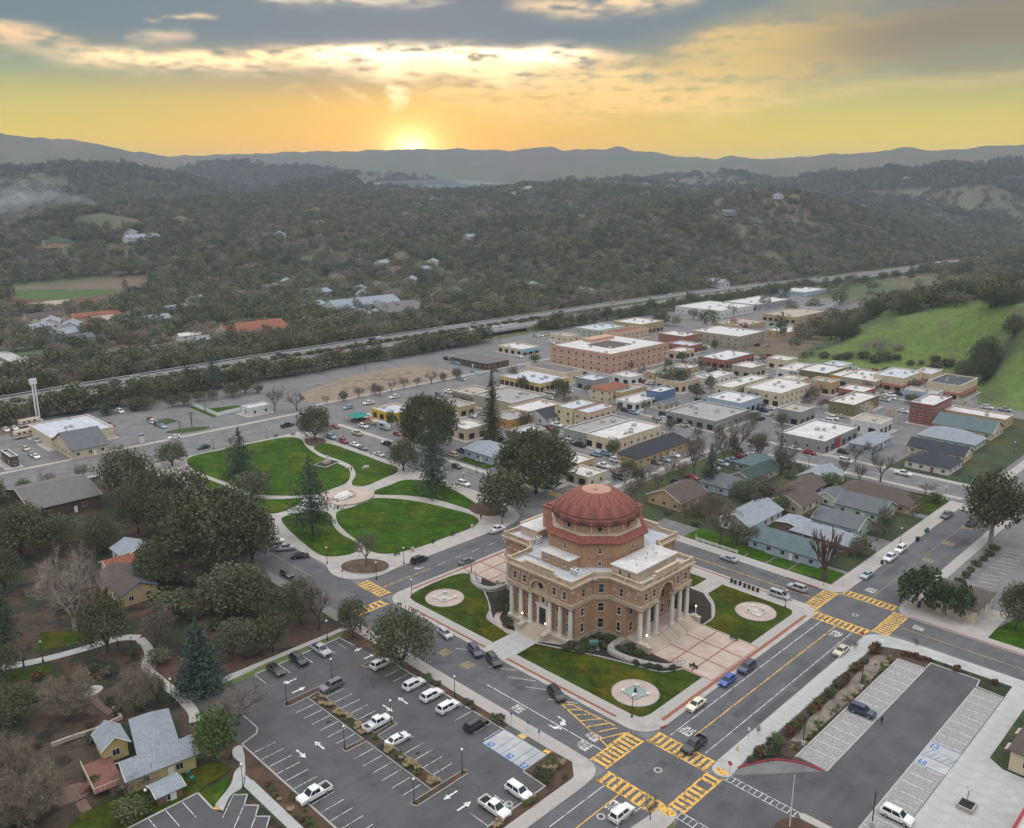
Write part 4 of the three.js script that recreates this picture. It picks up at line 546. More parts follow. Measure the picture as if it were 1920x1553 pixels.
island([[-69.4, -14.2], [-67.1, -14.4], [-67.1, 23], [-69.4, 23]], M.litter); island([...curve([[-73.4, -16], [-74.1, -15], [-73.4, -14.3]], 3), [-69.5, -14.4], [-67, -14.6], [-64.6, -14.9], [-64.6, -15.9]]); island([[-74, 23.2], [-62.6, 23.1], ...curve([[-62.2, 23.6], [-62.6, 24.2]], 3), [-73.6, 24.3]]);
island([[-73.8, 3.9], [-69.5, 4.1], [-69.5, 4.9], [-73.6, 4.9]]); island([[-67, 4.2], [-62.6, 3.8], [-62.4, 4.6], [-67, 5]]); island([[-55.2, -16.4], [-50.2, -16.2], [-50.2, -13.4], [-54.8, -15.2]]);
struct('planting_strip', slab([[-49.7, -30.8], [-48.2, -30.8], [-48.2, 19.4], [-49.6, 19.4], [-50, -14], [-51.4, -24.3], [-51.8, -29]], 0.17, 0.17), M.mulch); struct('planting_strip', slab([[-89.2, -2], [-87.9, -4.5], [-86.9, -6.5], [-85.8, -9.5], [-85.7, 36], [-89, 36]], 0.15, 0.15), M.mulch); struct('planting_strip', slab([[-55.4, 30.7], [-48.1, 30.8], [-47.9, 34.8], [-50.6, 37.5], [-84, 37.6], [-84, 36], [-69, 35.9], [-55.5, 35.9]], 0.17, 0.17), M.mulch);
struct('accessible_bays', slab([[-55.2, 19.9], [-49.6, 19.9], [-49.4, 30.3], [-55.2, 30.4]], 0.035, 0.03), M.paleConcrete);
for (const z of [19.9, 22.9, 24.6, 27.4, 28.9]) { const o = mesh('bay_line', line(-55.1, z, -49.8, z, 0.12), M.bluePaint, lot); o.position.y = 0.045; } { const o = mesh('bay_line', line(-55.15, 19.9, -55.15, 30.3, 0.12), M.bluePaint, lot); o.position.y = 0.0455; }
const access = (x, z, p = lot) => { const o = mesh('wheelchair_mark', poly(rect(x - 0.6, z - 0.6, x + 0.6, z + 0.6)), M.bluePaint, p); o.position.y = 0.05; const q = mesh('wheelchair_sign', merge([poly(disc(x - 0.05, z, 0.38, 0.38, 20), 0, [disc(x - 0.05, z, 0.27, 0.27, 16)]), line(x - 0.1, z, x + 0.5, z - 0.05, 0.1), poly(disc(x + 0.5, z - 0.05, 0.1, 0.1, 10), 0.001)]), M.whitePaint, p); q.position.y = 0.054; };
access(-54.3, 21.3); access(-54.3, 26); access(-54.3, 29.6); for (const z of [23.8, 29.9]) mark('tactile_pad', poly(rect(-49.4, z - 0.6, -48.4, z + 0.6)), M.yellowPaint, 0.18);
pavement('pavement', [[-49.4, 23], [-48.2, 23], [-48.2, 24.5], [-49.4, 24.5]]); walk('pavement', -85, -32.6, -48.6, -31.2, 1.6, M.concrete, true);
const swWalk = pavement('garden_pavement', [[-90.8, 0.2], [-88.8, -3], [-88.9, 40], [-90.7, 40]], M.paleConcrete); slabRow(swWalk, -89.8, 0, -89.8, 36, 1.6, 2.2, M.paleConcrete);
pavement('garden_pavement', curve([[-96.2, 1.2], [-92, -1.6], [-90.1, -4], [-88.4, -5], [-88.3, -8], [-87.2, -10], [-86, -10], [-86.6, -6.5], [-87.8, -4.2], [-88.9, -2.6], [-90.8, 0.4], [-93.3, 0.9], [-96, 3.4]], 4), M.paleConcrete);
// smaller car park at the bottom left
struct('car_park', poly([[-130, -3.4], [-96.9, -3.4], [-96.9, 1.8], [-96, 4.4], [-93.1, 1.1], [-91.4, 2.7], [-93, 4.6], [-91.4, 6.3], [-93, 8.2], [-91.4, 9.8], [-93, 11.6], [-91.4, 13.4], [-91.4, 36], [-130, 36]], 0.012), M.lotAsphalt); kl([[-130, -3.4], [-96.9, -3.4], [-96.9, 1.6]], 'kerb', M.paleConcrete, 0.3); kl([[-93.1, 1.1], [-91.4, 2.7], [-93, 4.6], [-91.4, 6.3], [-93, 8.2], [-91.4, 9.8], [-93, 11.6]], 'kerb', M.paleConcrete, 0.2);
for (const x of [-99.6, -102.3, -105]) stall(x, -3.2, x, 1.6); for (const [x0, z0, x1, z1] of [[-93.1, 4.6, -96.5, 8], [-93, 8.2, -96.4, 11.6], [-96.7, 4.7, -93.2, 1.2]]) stall(x0, z0, x1, z1); mark('tactile_pad', poly([[-96.9, 1.8], [-96, 1], [-94.9, 2], [-95.8, 3.2]]), M.yellowPaint, 0.02);
struct('strip_lawn', slab([[-96.6, -3.2], [-90.6, -3.6], [-96, 1.4], [-96.7, 1.4]], 0.12, 0.1), M.brightLawn); struct('strip_lawn', slab([[-93.2, 0.9], [-90.9, 0.9], [-91, 36], [-91.3, 36], [-91.3, 3]], 0.12, 0.1), M.dullGrass); struct('house_lawn', slab([[-112, -12], [-91, -9], [-90, -5], [-97, -3.6], [-125, -3.6]], 0.1, 0.1), M.lawn);

// ---------- car park by the school, with paver bays ----------
const lot2 = struct('car_park', poly([[-44.8, 55], [-31, 56.4], [-19.2, 66.9], [26, 66.9], [29, 66.9], [29, 76.3], [26, 76.4], [-30, 76.4], [-60, 76.4], [-60, 60]], 0.01), M.lotAsphalt);
for (const [x0, z0, x1, z1] of [[-19, 61.5, 25.8, 66.8], [-60, 76.5, 25.6, 81.5]]) { struct('paver_bays', slab(rect(x0, z0, x1, z1), 0.03, 0.03), M.paver); for (let x = x1 - 2.9; x > x0 + 1; x -= 2.93) { const o = mesh('stall_line', line(x, z0 + 0.2, x, z1 - 0.2, 0.11), M.whitePaint, lot2); o.position.y = 0.044; } }
struct('accessible_bays', slab(rect(-6.2, 76.45, 1.6, 81.55), 0.036, 0.03), M.paleConcrete); for (const x of [-6.2, -3.2, -0.6, 1.6]) { const o = mesh('bay_line', line(x, 76.6, x, 81.4, 0.1), M.bluePaint, lot2); o.position.y = 0.05; } access(-5.2, 77.5, lot2); access(0.6, 77.5, lot2);
for (let i = 0; i < 5; i++) { const o = mesh('bay_line', line(-3.1, 76.8 + i * 1.0, -0.7, 77.6 + i * 1.0, 0.1), M.bluePaint, lot2); o.position.y = 0.05; }
kl([[-19.4, 61.4], [25.8, 61.4], [26, 66.8], [28.9, 66.9], [29.1, 76.2], [26.2, 76.5], [25.8, 81.5]]); kl([[-19, 66.9], [25.9, 66.85]], 'paver_edge', M.paleConcrete, 0.2, 0.045); kl([[-60, 76.45], [25.6, 76.45]], 'paver_edge', M.paleConcrete, 0.2, 0.045);
struct('planting_strip', slab([[-28, 56], ...curve([[-25.4, 57.6], [-22, 60], [-20.1, 63.2], [-19.4, 66.4]], 4), [-19.3, 61.3], [26, 61.3], [26.1, 66.6], [29, 66.7], [29.2, 76.1], [26.3, 76.4], [26, 81.5], [31, 81.4], [30.4, 61.6], [27.8, 55.9]], 0.15, 0.15), M.litter);
struct('gravel_swale', slab(curve([[-16, 58.6], [-6, 57.9], [6, 58], [16, 57.6], [24, 57.6], [25, 60], [16, 60.6], [4, 60.8], [-8, 60.6], [-15, 60.2]], 4), 0.165, 0.1), M.gravel);
const schoolWalk = pavement('school_pavement', [[-60, 81.7], [26, 81.7], [26, 84], [35, 84], [35, 110], [20, 110], [24, 85.4], [4, 85.4], [2.2, 88], [2, 110], [-60, 110]], M.paleConcrete); for (const z of [83.4, 86.5, 89.6]) slabRow(schoolWalk, -30, z, 1.5, z, 3, 3, M.paleConcrete); slabRow(schoolWalk, 2, 83.4, 25, 83.4, 3, 3, M.paleConcrete);
struct('school_lawn', slab([[24, 85.5], [4.1, 85.5], [2.4, 88], [2.4, 92], [22, 92]], 0.16, 0.1), M.dullGrass); struct('school_lawn', slab([[48.6, 72], [48.6, 130], [64, 130], [64, 74], [54, 72]], 0.16, 0.1), M.brightLawn); struct('school_yard', poly([[48.7, 55], [64, 55], [64, 72], [48.7, 72]], 0.03), M.concrete); const lot3 = struct('car_park', poly(rect(64, 58.5, 124, 90), 0.02), M.oldAsphalt); for (let i = 0; i < 13; i++) { const o = mesh('stall_line', line(72 + i * 2.8, 60.4, 73.4 + i * 2.8, 65, 0.11), M.whitePaint, lot3); o.position.y = 0.034; }
struct('planter_island', slab(curve([[-38.93,67.28], [-36.05,66.96], [-33.7,68.06], [-33.21,69.31], [-33.22,73.02]], 4), 0.16, 0.16), M.mulch); pavement('pavement', [[-32.24,68.41], [-31.5,69], [-31.46,74.78], [-32.86,73.37], [-33.05,69.23]]); 

// traffic island and fences across the avenue
struct('traffic_island', slab(disc(0.51,-216.31, 9, 4.2, 26, 0.3), 0.17, 0.17), M.dullGrass); kl([...disc(0.51,-216.31, 9.1, 4.3, 26, 0.3), disc(0.51,-216.31, 9.1, 4.3, 26, 0.3)[0]], 'kerb'); struct('verge_lawn', poly([[18.36,-253.59], [20.21,-253.5], [20.65,-229.86], [17.17,-227.85]], 0.03), M.brightLawn); struct('verge_lawn', poly([[23.22,-245.19], [36.1,-241.11], [34.68,-237.19], [22.64,-233.82]], 0.034), M.brightLawn); struct('verge_lawn', poly([[-3.6,-240.82], [3.25,-241.84], [4.07,-233.12], [-3.15,-231.19]], 0.03), M.dullGrass);
{ const t = thing('panel_fence', 'long white panel fence beside the small white box building', 'fence', 0, 0, 0), P = [[20.49,-256.8], [20.25,-242.99], [19.8,-229.41], [25.98,-230.46], [31.43,-231.07]]; for (let i = 0; i + 1 < P.length; i++) { const [a, b] = [P[i], P[i + 1]], L = Math.hypot(b[0] - a[0], b[1] - a[1]), n = Math.round(L / 2.4); for (let j = 0; j < n; j++) { const u = (j + 0.5) / n; mesh('fence_panel', bx(L / n - 0.08, 1.6, 0.08), M.whiteMetal, t, lerp(a[0], b[0], u), 0.02, lerp(a[1], b[1], u), -Math.atan2(b[1] - a[1], b[0] - a[0])); } } }
// ---------- street furniture ----------
function lampPost(h = 4.6) {
  const t = new THREE.Group(); t.name = 'street_lamp'; mesh('lamp_base', merge([cyl(0.26, 0.2, 0.25, 0, 0, 0, 10), cyl(0.15, 0.12, 0.55, 0, 0.25, 0, 10)]), M.greenMetal, t); mesh('lamp_post', cyl(0.075, 0.055, h - 1.1, 0, 0.75, 0, 8), M.greenMetal, t); mesh('lamp_neck', cyl(0.13, 0.1, 0.14, 0, h - 0.4, 0, 10), M.greenMetal, t); mesh('lamp_globe', sphere(0.23, 0, h - 0.06, 0, 12, 10), M.globe, t); return t;
}
const lampP = lampPost(), addLamp = (x, z, label, y = KERB, s = 1) => { const o = copy(tag(lampP, label, 'street lamp', 'globe street lamps'), label, x, y, z, 0, s); return o; };
const LL = { lot: 'dark green globe lamp standing in a car park planter', park: 'dark green globe lamp on the park perimeter pavement', street: 'dark green globe lamp beside the shopping street', garden: 'dark green globe lamp beside the garden footpath' };
for (const [k, ...p] of [['lot', -73.38,-15.4], ['lot', -62.58,-16.26], ['lot', -73.48,4.07], ['lot', -62.95,3.6], ['lot', -63.13,23.5], ['lot', -73.53,23.57], ['lot', -49.3,5.92], ['lot', -54.38,-30.37], ['garden', -91.13,0.84], ['garden', -104.73,-4.05], ['garden', -88.4,-32.06], ['garden', -101.33,-64.9], ['garden', -87.59,-60.91], ['garden', -87.04,-54.2],
  ['park', -32.3,-64.13], ['park', -18.09,-49.65], ['park', -28.66,-47.42], ['park', -28.57,-33.28], ['park', 19.92,-51.34], ['park', -4.76,-183.49], ['park', 17.76,-183.25], ['park', 33.61,-166.61], ['park', 33.44,-135.1], ['park', 34.29,-84.26], ['street', 46.77,-91.38], ['street', 39.37,-161.87], ['street', 88.03,37.9], ['street', 132.98,34.45], ['street', 134.19,-11.87], ['street', 204,34.95], ['street', 215.95,-11.95]]) addLamp(...p, LL[k]);
addLamp(-30.2, 34.2, 'dark green globe lamp at the lawn corner by the crossroads fountain'); addLamp(30, 33.6, 'dark green globe lamp at the lawn corner by the row of bins');
function pole(x, z, h, label, arm = true) { const t = at('utility_pole', label, 'utility pole', x, z, 0, 'utility poles', 0); mesh('pole', cyl(0.18, 0.12, h, 0, 0, 0, 7), M.pole, t); if (arm) { mesh('crossarm', bx(2.4, 0.12, 0.12, 0, h - 0.9, 0), M.pole, t); mesh('crossarm', bx(2, 0.12, 0.12, 0, h - 1.8, 0), M.pole, t); } }
for (const [x, z, h, l] of [[17.28,-271.04, 13, 'tall wooden utility pole beside the freeway hedge'], [17.58,-252.61, 14, 'wooden utility pole beside the white fence'], [19.56,-240.28, 10, 'short wooden utility pole near the palm island'], [122.64,-262.54, 13, 'wooden utility pole at the edge of the dirt lot'], [228.94,-265.96, 14, 'wooden utility pole near the freeway underpass'], [668.34,-186.7, 14, 'wooden utility pole by the green hillside']]) pole(x, z, h, l);
function roadLamp(x, z, h, ry, label) { const t = at('road_light', label, 'street light', x, z, ry, 'tall cobra head street lights', 0); mesh('pole', cyl(0.12, 0.08, h, 0, 0, 0, 7), M.metal, t); mesh('arm', tube([[0, h, 0], [0.8, h + 0.5, 0], [2.2, h + 0.6, 0]], 0.05, 5), M.metal, t); mesh('lamp_head', bx(0.8, 0.14, 0.3, 2.4, h + 0.5, 0), M.metal, t); }
for (const [x, z, ry, l] of [[34.93,-211, 0.5, 'cobra head street light by the white box building'], [55.36,-184.29, 2.4, 'cobra head street light at the yellow cafe crossing'], [82.08,-209.66, 2.4, 'cobra head street light along the dirt lot pavement'], [264.24,-273.89, 0.4, 'cobra head street light by the freeway underpass'], [11.97,-333.87, -1.2, 'cobra head street light beside the freeway'], [-17.55,-206.66, 0.4, 'cobra head street light at the petrol station kerb']]) roadLamp(x, z, 8, ry, l);
function sign(x, z, ry, kind, label) {
  const t = at(kind === 'stop' ? 'stop_sign' : 'street_sign', label, 'road sign', x, z, ry, 'road signs on posts'); mesh('sign_post', cyl(0.04, 0.04, 2.3, 0, 0, 0, 6), M.metal, t);
  if (kind === 'stop') { const o = mesh('sign_plate', clean(new THREE.CylinderGeometry(0.42, 0.42, 0.04, 8).rotateX(Math.PI / 2).rotateZ(Math.PI / 8)), mat('stop red', [0.5, 0.02, 0.03], null, { roughness: 0.5 }), t, 0, 2.3, 0.05); const g = letters('STOP', 0.5, 0.2); mesh('sign_lettering', g, M.whitePaint, o, 0, 0, 0.025); mesh('sign_back', clean(new THREE.CylinderGeometry(0.42, 0.42, 0.02, 8).rotateX(Math.PI / 2).rotateZ(Math.PI / 8)), M.metal, t, 0, 2.3, 0.02); }
  else mesh('sign_plate', bx(0.45, 0.62, 0.04, 0, 1.9, 0.05), kind === 'blue' ? M.bluePaint : kind === 'white' ? M.whiteMetal : kind === 'green' ? M.greenMetal : M.yellowPaint, t);
}
sign(-45.85,34.22, Math.PI, 'stop', 'red stop sign on the planted corner by the car park'); sign(-31.81,55.79, -Math.PI / 2, 'stop', 'red stop sign on the pavement tip with yellow tactile pad'); sign(-48.4,50.81, Math.PI, 'stop', 'red stop sign behind the small bare tree'); sign(26.75,53.21, -Math.PI / 2, 'stop', 'red stop sign on the corner beside a sapling in the pavement'); sign(-34.79,-53.41, 0.4, 'stop', 'red stop sign at the edge of the round tree bed');
for (const [x, z] of [[-47.63,19.73], [-47.38,23.76], [-47.96,27.06]]) sign(x, z, -Math.PI / 2, 'blue', 'small blue accessible parking sign in the car park planting'); sign(-21.04,53.22, -Math.PI / 2, 'white', 'white notice sign on the pavement by the planting strip'); sign(-26.75,38.53, Math.PI, 'white', 'small sign post on the brick edged pavement corner'); sign(32.71,32.84, Math.PI, 'white', 'sign post on pavement beside the silver minivan'); sign(50.55,38.23, 0, 'white', 'sign post on the corner by the pollarded tree');
{ const t = at('notice_sign', 'green arched civic notice board on two posts by the entrance ramp', 'sign', -9.34,-32.89, 0.9); mesh('post', bx(0.12, 2.2, 0.12, -1.1, 0, 0), M.greenMetal, t); mesh('post', bx(0.12, 2.2, 0.12, 1.1, 0, 0), M.greenMetal, t); mesh('panel', bx(2, 1.1, 0.1, 0, 0.9, 0), mat('green board', [0.03, 0.12, 0.1]), t); mesh('arch', clean(new THREE.CylinderGeometry(1.05, 1.05, 0.1, 20, 1, false, -Math.PI / 2, Math.PI).rotateX(Math.PI / 2).scale(1, 0.35, 1)), M.greenMetal, t, 0, 2, 0); }
// wheeled bins
const binP = new THREE.Group(); binP.name = 'wheeled_bin'; mesh('bin_body', clean(new THREE.CylinderGeometry(0.42, 0.33, 1.0, 4, 1).rotateY(Math.PI / 4).translate(0, 0.58, 0)), M.black, binP); mesh('bin_lid', bx(0.68, 0.08, 0.72, 0, 1.08, 0), M.black, binP); for (const s of [-0.25, 0.25]) mesh('bin_wheel', clean(new THREE.CylinderGeometry(0.13, 0.13, 0.07, 10).rotateZ(Math.PI / 2).translate(s, 0.13, 0.3)), M.rubber, binP);
tag(binP, 'bin', 'bin', 'black wheeled bins along the civic kerb');
const BINL = ['black wheeled bin, the one beside the walkway end of the kerb row', 'second black wheeled bin from the walkway end of the row', 'third black wheeled bin from the walkway end of the row', 'black wheeled bin in the middle of the row of seven', 'third black wheeled bin from the minivan end of the row', 'second black wheeled bin from the minivan end of the row', 'black wheeled bin closest to the silver minivan in the row'];
[[785, 690], [820, 705], [866, 718], [911, 738], [953, 752], [993, 768], [1037, 783]].forEach((p, i) => { const W = [[33.06,17.48], [32.93,18.58], [33.1,19.81], [32.89,21.23], [32.93,22.4], [32.84,23.58], [32.87,24.79]][i]; copy(binP, BINL[i], W[0], 0.014, W[1], Math.PI / 2); });
for (const [x, z, l] of [[93.14,40.49, 'black wheeled bin at the kerb in front of the tan lawn'], [93.94,40.5, 'black wheeled bin pair mate at the kerb by the tan lawn'], [70.62,39.82, 'black wheeled bin in the gutter ahead of the white pickup'], [101.2,40.01, 'green topped wheeled bin standing in the road by the kerb'], [102.58,39.98, 'green wheeled bin behind another near the driveway'], [-96.19,-8.34, 'green wheeled bin on the house lawn'], [-96.35,-6.49, 'dark wheeled bin beside the green one on the house lawn']]) { const o = copy(binP, l, x, 0.014, z, 1.2, 1, 'wheeled bins left out'); if (/green/.test(l)) o.children.forEach((c) => { if (c.name === 'bin_body' || c.name === 'bin_lid') c.material = mat('bin green', [0.02, 0.16, 0.12]); }); }
// benches
function bench(x, z, ry, label) { const t = at('bench', label, 'bench', x, z, ry, 'dark slatted benches'); for (const s of [-0.75, 0.75]) mesh('leg', merge([bx(0.07, 0.42, 0.5, s, 0, 0), bx(0.07, 0.5, 0.07, s, 0.4, -0.24)]), M.black, t); for (let i = 0; i < 4; i++) mesh('seat_slat', bx(1.8, 0.04, 0.1, 0, 0.43, -0.17 + i * 0.12), M.black, t); for (let i = 0; i < 3; i++) mesh('back_slat', bx(1.8, 0.1, 0.04, 0, 0.52 + i * 0.14, -0.26), M.black, t); }
bench(8.45,32.76, Math.PI / 2, 'dark bench at the lawn edge of the paved entrance plaza'); bench(-7.57,32.89, Math.PI / 2 + 0.2, 'dark bench with a seated person by the ramp hedge'); bench(3.98,-55.17, 0.4, 'dark bench at the curved edge of the big park lawn'); bench(-3.45,-54.95, 0.4, 'dark bench on park lawn edge opposite the passing car'); bench(-16.02,-55.31, 0, 'low dark bench beside the park lamp and litter bin'); bench(26.87,-178.68, 0, 'dark bench on the avenue corner of the park'); bench(20.67,-181.37, 0, 'dark bench on park pavement facing the avenue');
for (const [x, z, l] of [[-11.21,-54.65, 'round concrete litter bin on the park pavement'], [29.6,-173.09, 'round concrete litter bin near the avenue corner of the park'], [11.28,-55.14, 'pale concrete litter bin at the rounded lawn end']]) { const t = at('litter_bin', l, 'bin', x, z); mesh('bin_body', lathe([[0.36, 0], [0.42, 0.3], [0.42, 0.85], [0.36, 0.95]], 12), M.stone, t); mesh('bin_lid', lathe([[0.4, 0.95], [0.3, 1.1], [0.02, 1.15]], 12), M.stone, t); }
// hydrants
for (const [x, z, l] of [[-24.95,53.29, 'yellow hydrant on the wide pale pavement'], [-45.59,-27.42, 'yellow hydrant between the two round oaks'], [47.55,34.71, 'yellow hydrant at the corner by the pollarded tree']]) { const t = at('fire_hydrant', l, 'hydrant', x, z); mesh('barrel', lathe([[0.2, 0], [0.2, 0.08], [0.14, 0.1], [0.14, 0.55], [0.18, 0.58], [0.16, 0.72], [0.03, 0.82]], 10), M.yellowPaint, t); mesh('outlet', bar([-0.26, 0.42, 0], [0.26, 0.42, 0], 0.07, 8), M.yellowPaint, t); }
// flag poles
function flag(x, z, h, label, w = 1.5) { const t = at('flag_pole', label, 'flagpole', x, z, 0.3, undefined, 0.1); mesh('pole', cyl(0.09, 0.05, h, 0, 0, 0, 8), M.whiteMetal, t); mesh('ball', sphere(0.12, 0, h + 0.1, 0), M.metal, t); const hg = 2.0, f = mesh('flag', bx(0.5, hg, 0.12, 0.28, h - hg - 0.4, 0, 0.2), M.redPaint, t); for (let i = 0; i < 4; i++) mesh('stripe', bx(0.07, hg, 0.13, 0.12 + i * 0.12, h - hg - 0.4, 0.01, 0.2), M.whitePaint, f); mesh('canton', bx(0.3, 0.8, 0.15, 0.2, h - 1.2, 0, 0.2), mat('flag blue', [0.03, 0.05, 0.2]), f); }
flag(-35.78,68.73, 9, 'tall white flagpole with limp striped flag on the planted tip'); flag(58.98,74.78, 11, 'flagpole with limp striped flag on the school lawn');
for (const [x, z, l] of [[9.11,60.6, 'black car park light on a concrete footing in the gravel swale'], [-15.51,60.79, 'black car park light on a concrete footing among the shrubs'], [-26.83,77.73, 'black car park light beside the white sport utility']]) { const t = at('car_park_light', l, 'street light', x, z, 0, 'black car park lights'); mesh('footing', cyl(0.35, 0.35, 0.8, 0, 0, 0, 12), M.paleConcrete, t); mesh('pole', bx(0.14, 5, 0.14, 0, 0.8, 0), M.black, t); mesh('lamp_head', bx(0.7, 0.12, 0.35, 0.3, 5.7, 0), M.black, t); }
{ const t = at('planter_box', 'square concrete planter with soil and a leafless sapling on the school pavement', 'planter', -12.09,86.69, 0); mesh('box_wall', merge([bx(2.6, 0.7, 0.2, 0, 0, 1.1), bx(2.6, 0.7, 0.2, 0, 0, -1.1), bx(0.2, 0.7, 2.0, 1.2, 0, 0), bx(0.2, 0.7, 2.0, -1.2, 0, 0)]), M.kerb, t); mesh('soil', bx(2.2, 0.55, 2), M.darkMulch, t); mesh('sapling', merge([bar([0, 0.5, 0], [0.1, 3, 0], 0.05), bar([0.05, 2, 0], [0.7, 3.2, 0.3], 0.025), bar([0.05, 1.8, 0], [-0.6, 3, -0.2], 0.025), bar([0.1, 2.6, 0], [0.2, 3.8, -0.4], 0.02)]), M.pole, t); }
{ const t = at('utility_cabinet', 'green electrical cabinet in the planting bed by the recessed wall', 'cabinet', -16.3, 13.4, -0.75, undefined, 0.2); mesh('cabinet_body', bx(1.9, 1.7, 1.1), mat('cabinet green', [0.09, 0.2, 0.18]), t); mesh('cabinet_roof', bx(2, 0.12, 1.2, 0, 1.7, 0), mat('cabinet green'), t); mesh('cabinet_pad', bx(2.4, 0.12, 1.6), M.kerb, t); }
// entrance ramps with railings
function ramp(pts, label, w = 1.5) { const t = thing('entrance_ramp', label, 'ramp', 0, 0, 0); const c = new THREE.CatmullRomCurve3(pts.map((p) => V3(...p)), false, 'centripetal'), P = c.getPoints(48), pos = [], rails = []; const side = (i) => { const a = P[Math.max(0, i - 1)], b = P[Math.min(P.length - 1, i + 1)], l = Math.hypot(b.x - a.x, b.z - a.z); return [-(b.z - a.z) / l * w / 2, (b.x - a.x) / l * w / 2]; };
  for (let i = 0; i + 1 < P.length; i++) { const [n0, m0] = side(i), [n1, m1] = side(i + 1), a = P[i], b = P[i + 1], q = (v, n, m, y) => [v.x + n, y, v.z + m]; const A = q(a, n0, m0, a.y), B = q(a, -n0, -m0, a.y), C = q(b, -n1, -m1, b.y), D = q(b, n1, m1, b.y), lo = (v) => [v[0], 0.1, v[2]]; pos.push(...A, ...D, ...C, ...A, ...C, ...B, ...A, ...lo(A), ...lo(D), ...A, ...lo(D), ...D, ...B, ...C, ...lo(C), ...B, ...lo(C), ...lo(B)); }
  const g = new THREE.BufferGeometry(); g.setAttribute('position', new THREE.Float32BufferAttribute(pos, 3)); g.computeVertexNormals(); mesh('ramp_surface', planarUV(g), M.concrete, t);
  for (const s of [-1, 1]) { const L = P.map((v, i) => { const [n, m] = side(i); return [v.x + n * s * 0.96, v.y, v.z + m * s * 0.96]; }), o = []; o.push(tube(L.map(([x, y, z]) => [x, y + 1, z]), 0.035, 4, 60), tube(L.map(([x, y, z]) => [x, y + 0.35, z]), 0.025, 4, 60)); for (let i = 0; i < L.length; i += 2) o.push(bar(L[i], [L[i][0], L[i][1] + 1, L[i][2]], 0.025, 4)); mesh('railing', merge(o), M.black, t); } }
ramp([[-7.6, 0.2, 30.4], [-11, 0.35, 28.6], [-13.6, 0.6, 24.6], [-15, 0.85, 19.6], [-14.6, 1.0, 16.8], [-12.4, 1.15, 16.2], [-9.6, 1.32, 16.4]], 'curved concrete entrance ramp with black railings through the dark planting bed'); ramp([[-9.5, 0.2, -32.5], [-12.4, 0.4, -28.5], [-13.6, 0.8, -24.5], [-12.6, 1.1, -21.6], [-9.6, 1.32, -20.8]], 'curved concrete entrance ramp with railings beside the dry fountain lawn');

// ---------- trees ----------
const LEAF = (key, rgb) => mat(key, rgb, null, { vertexColors: true, roughness: 0.8, side: THREE.DoubleSide, specularIntensity: 0.3 });
const FOL = { oak: LEAF('oak leaves', [0.1, 0.114, 0.06]), olive: LEAF('grey green leaves', [0.13, 0.14, 0.09]), cedar: LEAF('cedar needles', [0.075, 0.105, 0.075]), blue: LEAF('blue needles', [0.07, 0.108, 0.092]), redwood: LEAF('redwood needles', [0.085, 0.1, 0.046]), fresh: LEAF('fresh leaves', [0.1, 0.145, 0.045]), juniper: LEAF('juniper foliage', [0.06, 0.088, 0.04]), euc: LEAF('eucalyptus leaves', [0.085, 0.1, 0.05]), blossom: LEAF('pale blossom', [0.5, 0.42, 0.36]), straw: LEAF('dry grass blades', [0.46, 0.35, 0.2]), twig: LEAF('grey twigs', [0.2, 0.16, 0.13]), russet: LEAF('russet shrub', [0.16, 0.085, 0.05]) };
const BARK = { dark: mat('dark bark', [0.1, 0.085, 0.07], 'bark'), grey: mat('grey bark', [0.22, 0.19, 0.165], 'bark'), pale: mat('pale sycamore bark', [0.5, 0.45, 0.4], 'bark'), brown: mat('brown bark', [0.17, 0.12, 0.09], 'bark') };
function leafGeo(blobs, n, size, seed, flat = 0, tone = 0.35) { // blobs: [x,y,z,rx,ry,rz]; n small folded leaf sprays spread through them
  const r = rng(seed), pos = [], col = [], vol = blobs.map((b) => Math.pow(b[3] * b[4] * b[5], 0.67)), tot = vol.reduce((a, b) => a + b, 0);
  blobs.forEach((b, bi) => {
    const k = Math.max(3, Math.round(n * vol[bi] / tot)), tb = 1 + (r() - 0.5) * tone;
    for (let i = 0; i < k; i++) {
      const u = r() * 2 - 1, t = r() * 6.283, s = Math.sqrt(1 - u * u), q = Math.pow(r(), 0.4), dx = s * Math.cos(t), dy = u, dz = s * Math.sin(t);
      const cx = b[0] + dx * q * b[3], cy = b[1] + dy * q * b[4], cz = b[2] + dz * q * b[5];
      let ax = dx + (r() - 0.5) * 1.8, ay = (dy + (r() - 0.5) * 1.8) * (1 - flat), az = dz + (r() - 0.5) * 1.8; const l = Math.hypot(ax, ay, az) || 1; ax /= l; ay /= l; az /= l;
      let bx_ = r() - 0.5, by = (r() - 0.5) * (1 - flat), bz = r() - 0.5; const d = bx_ * ax + by * ay + bz * az; bx_ -= d * ax; by -= d * ay; bz -= d * az; const m = Math.hypot(bx_, by, bz) || 1, w = size * (0.6 + 0.8 * r()), h = w * (0.45 + 0.3 * r()); bx_ *= h / m; by *= h / m; bz *= h / m;
      const P = [cx - ax * w, cy - ay * w, cz - az * w], Q = [cx + bx_, cy + by, cz + bz], R = [cx + ax * w, cy + ay * w, cz + az * w], S = [cx - bx_ * 0.9 , cy - by * 0.9 - h * 0.35, cz - bz * 0.9];
      pos.push(...P, ...Q, ...R, ...P, ...R, ...S); const c = tb * (1 + (r() - 0.5) * 0.7), y = 1 + (r() - 0.4) * 0.35; for (let j = 0; j < 6; j++) col.push(c * y, c, c * 0.95);
    }
  });
  const g = new THREE.BufferGeometry(); g.setAttribute('position', new THREE.Float32BufferAttribute(pos, 3)); g.setAttribute('color', new THREE.Float32BufferAttribute(col, 3)); g.computeVertexNormals(); return g;
}
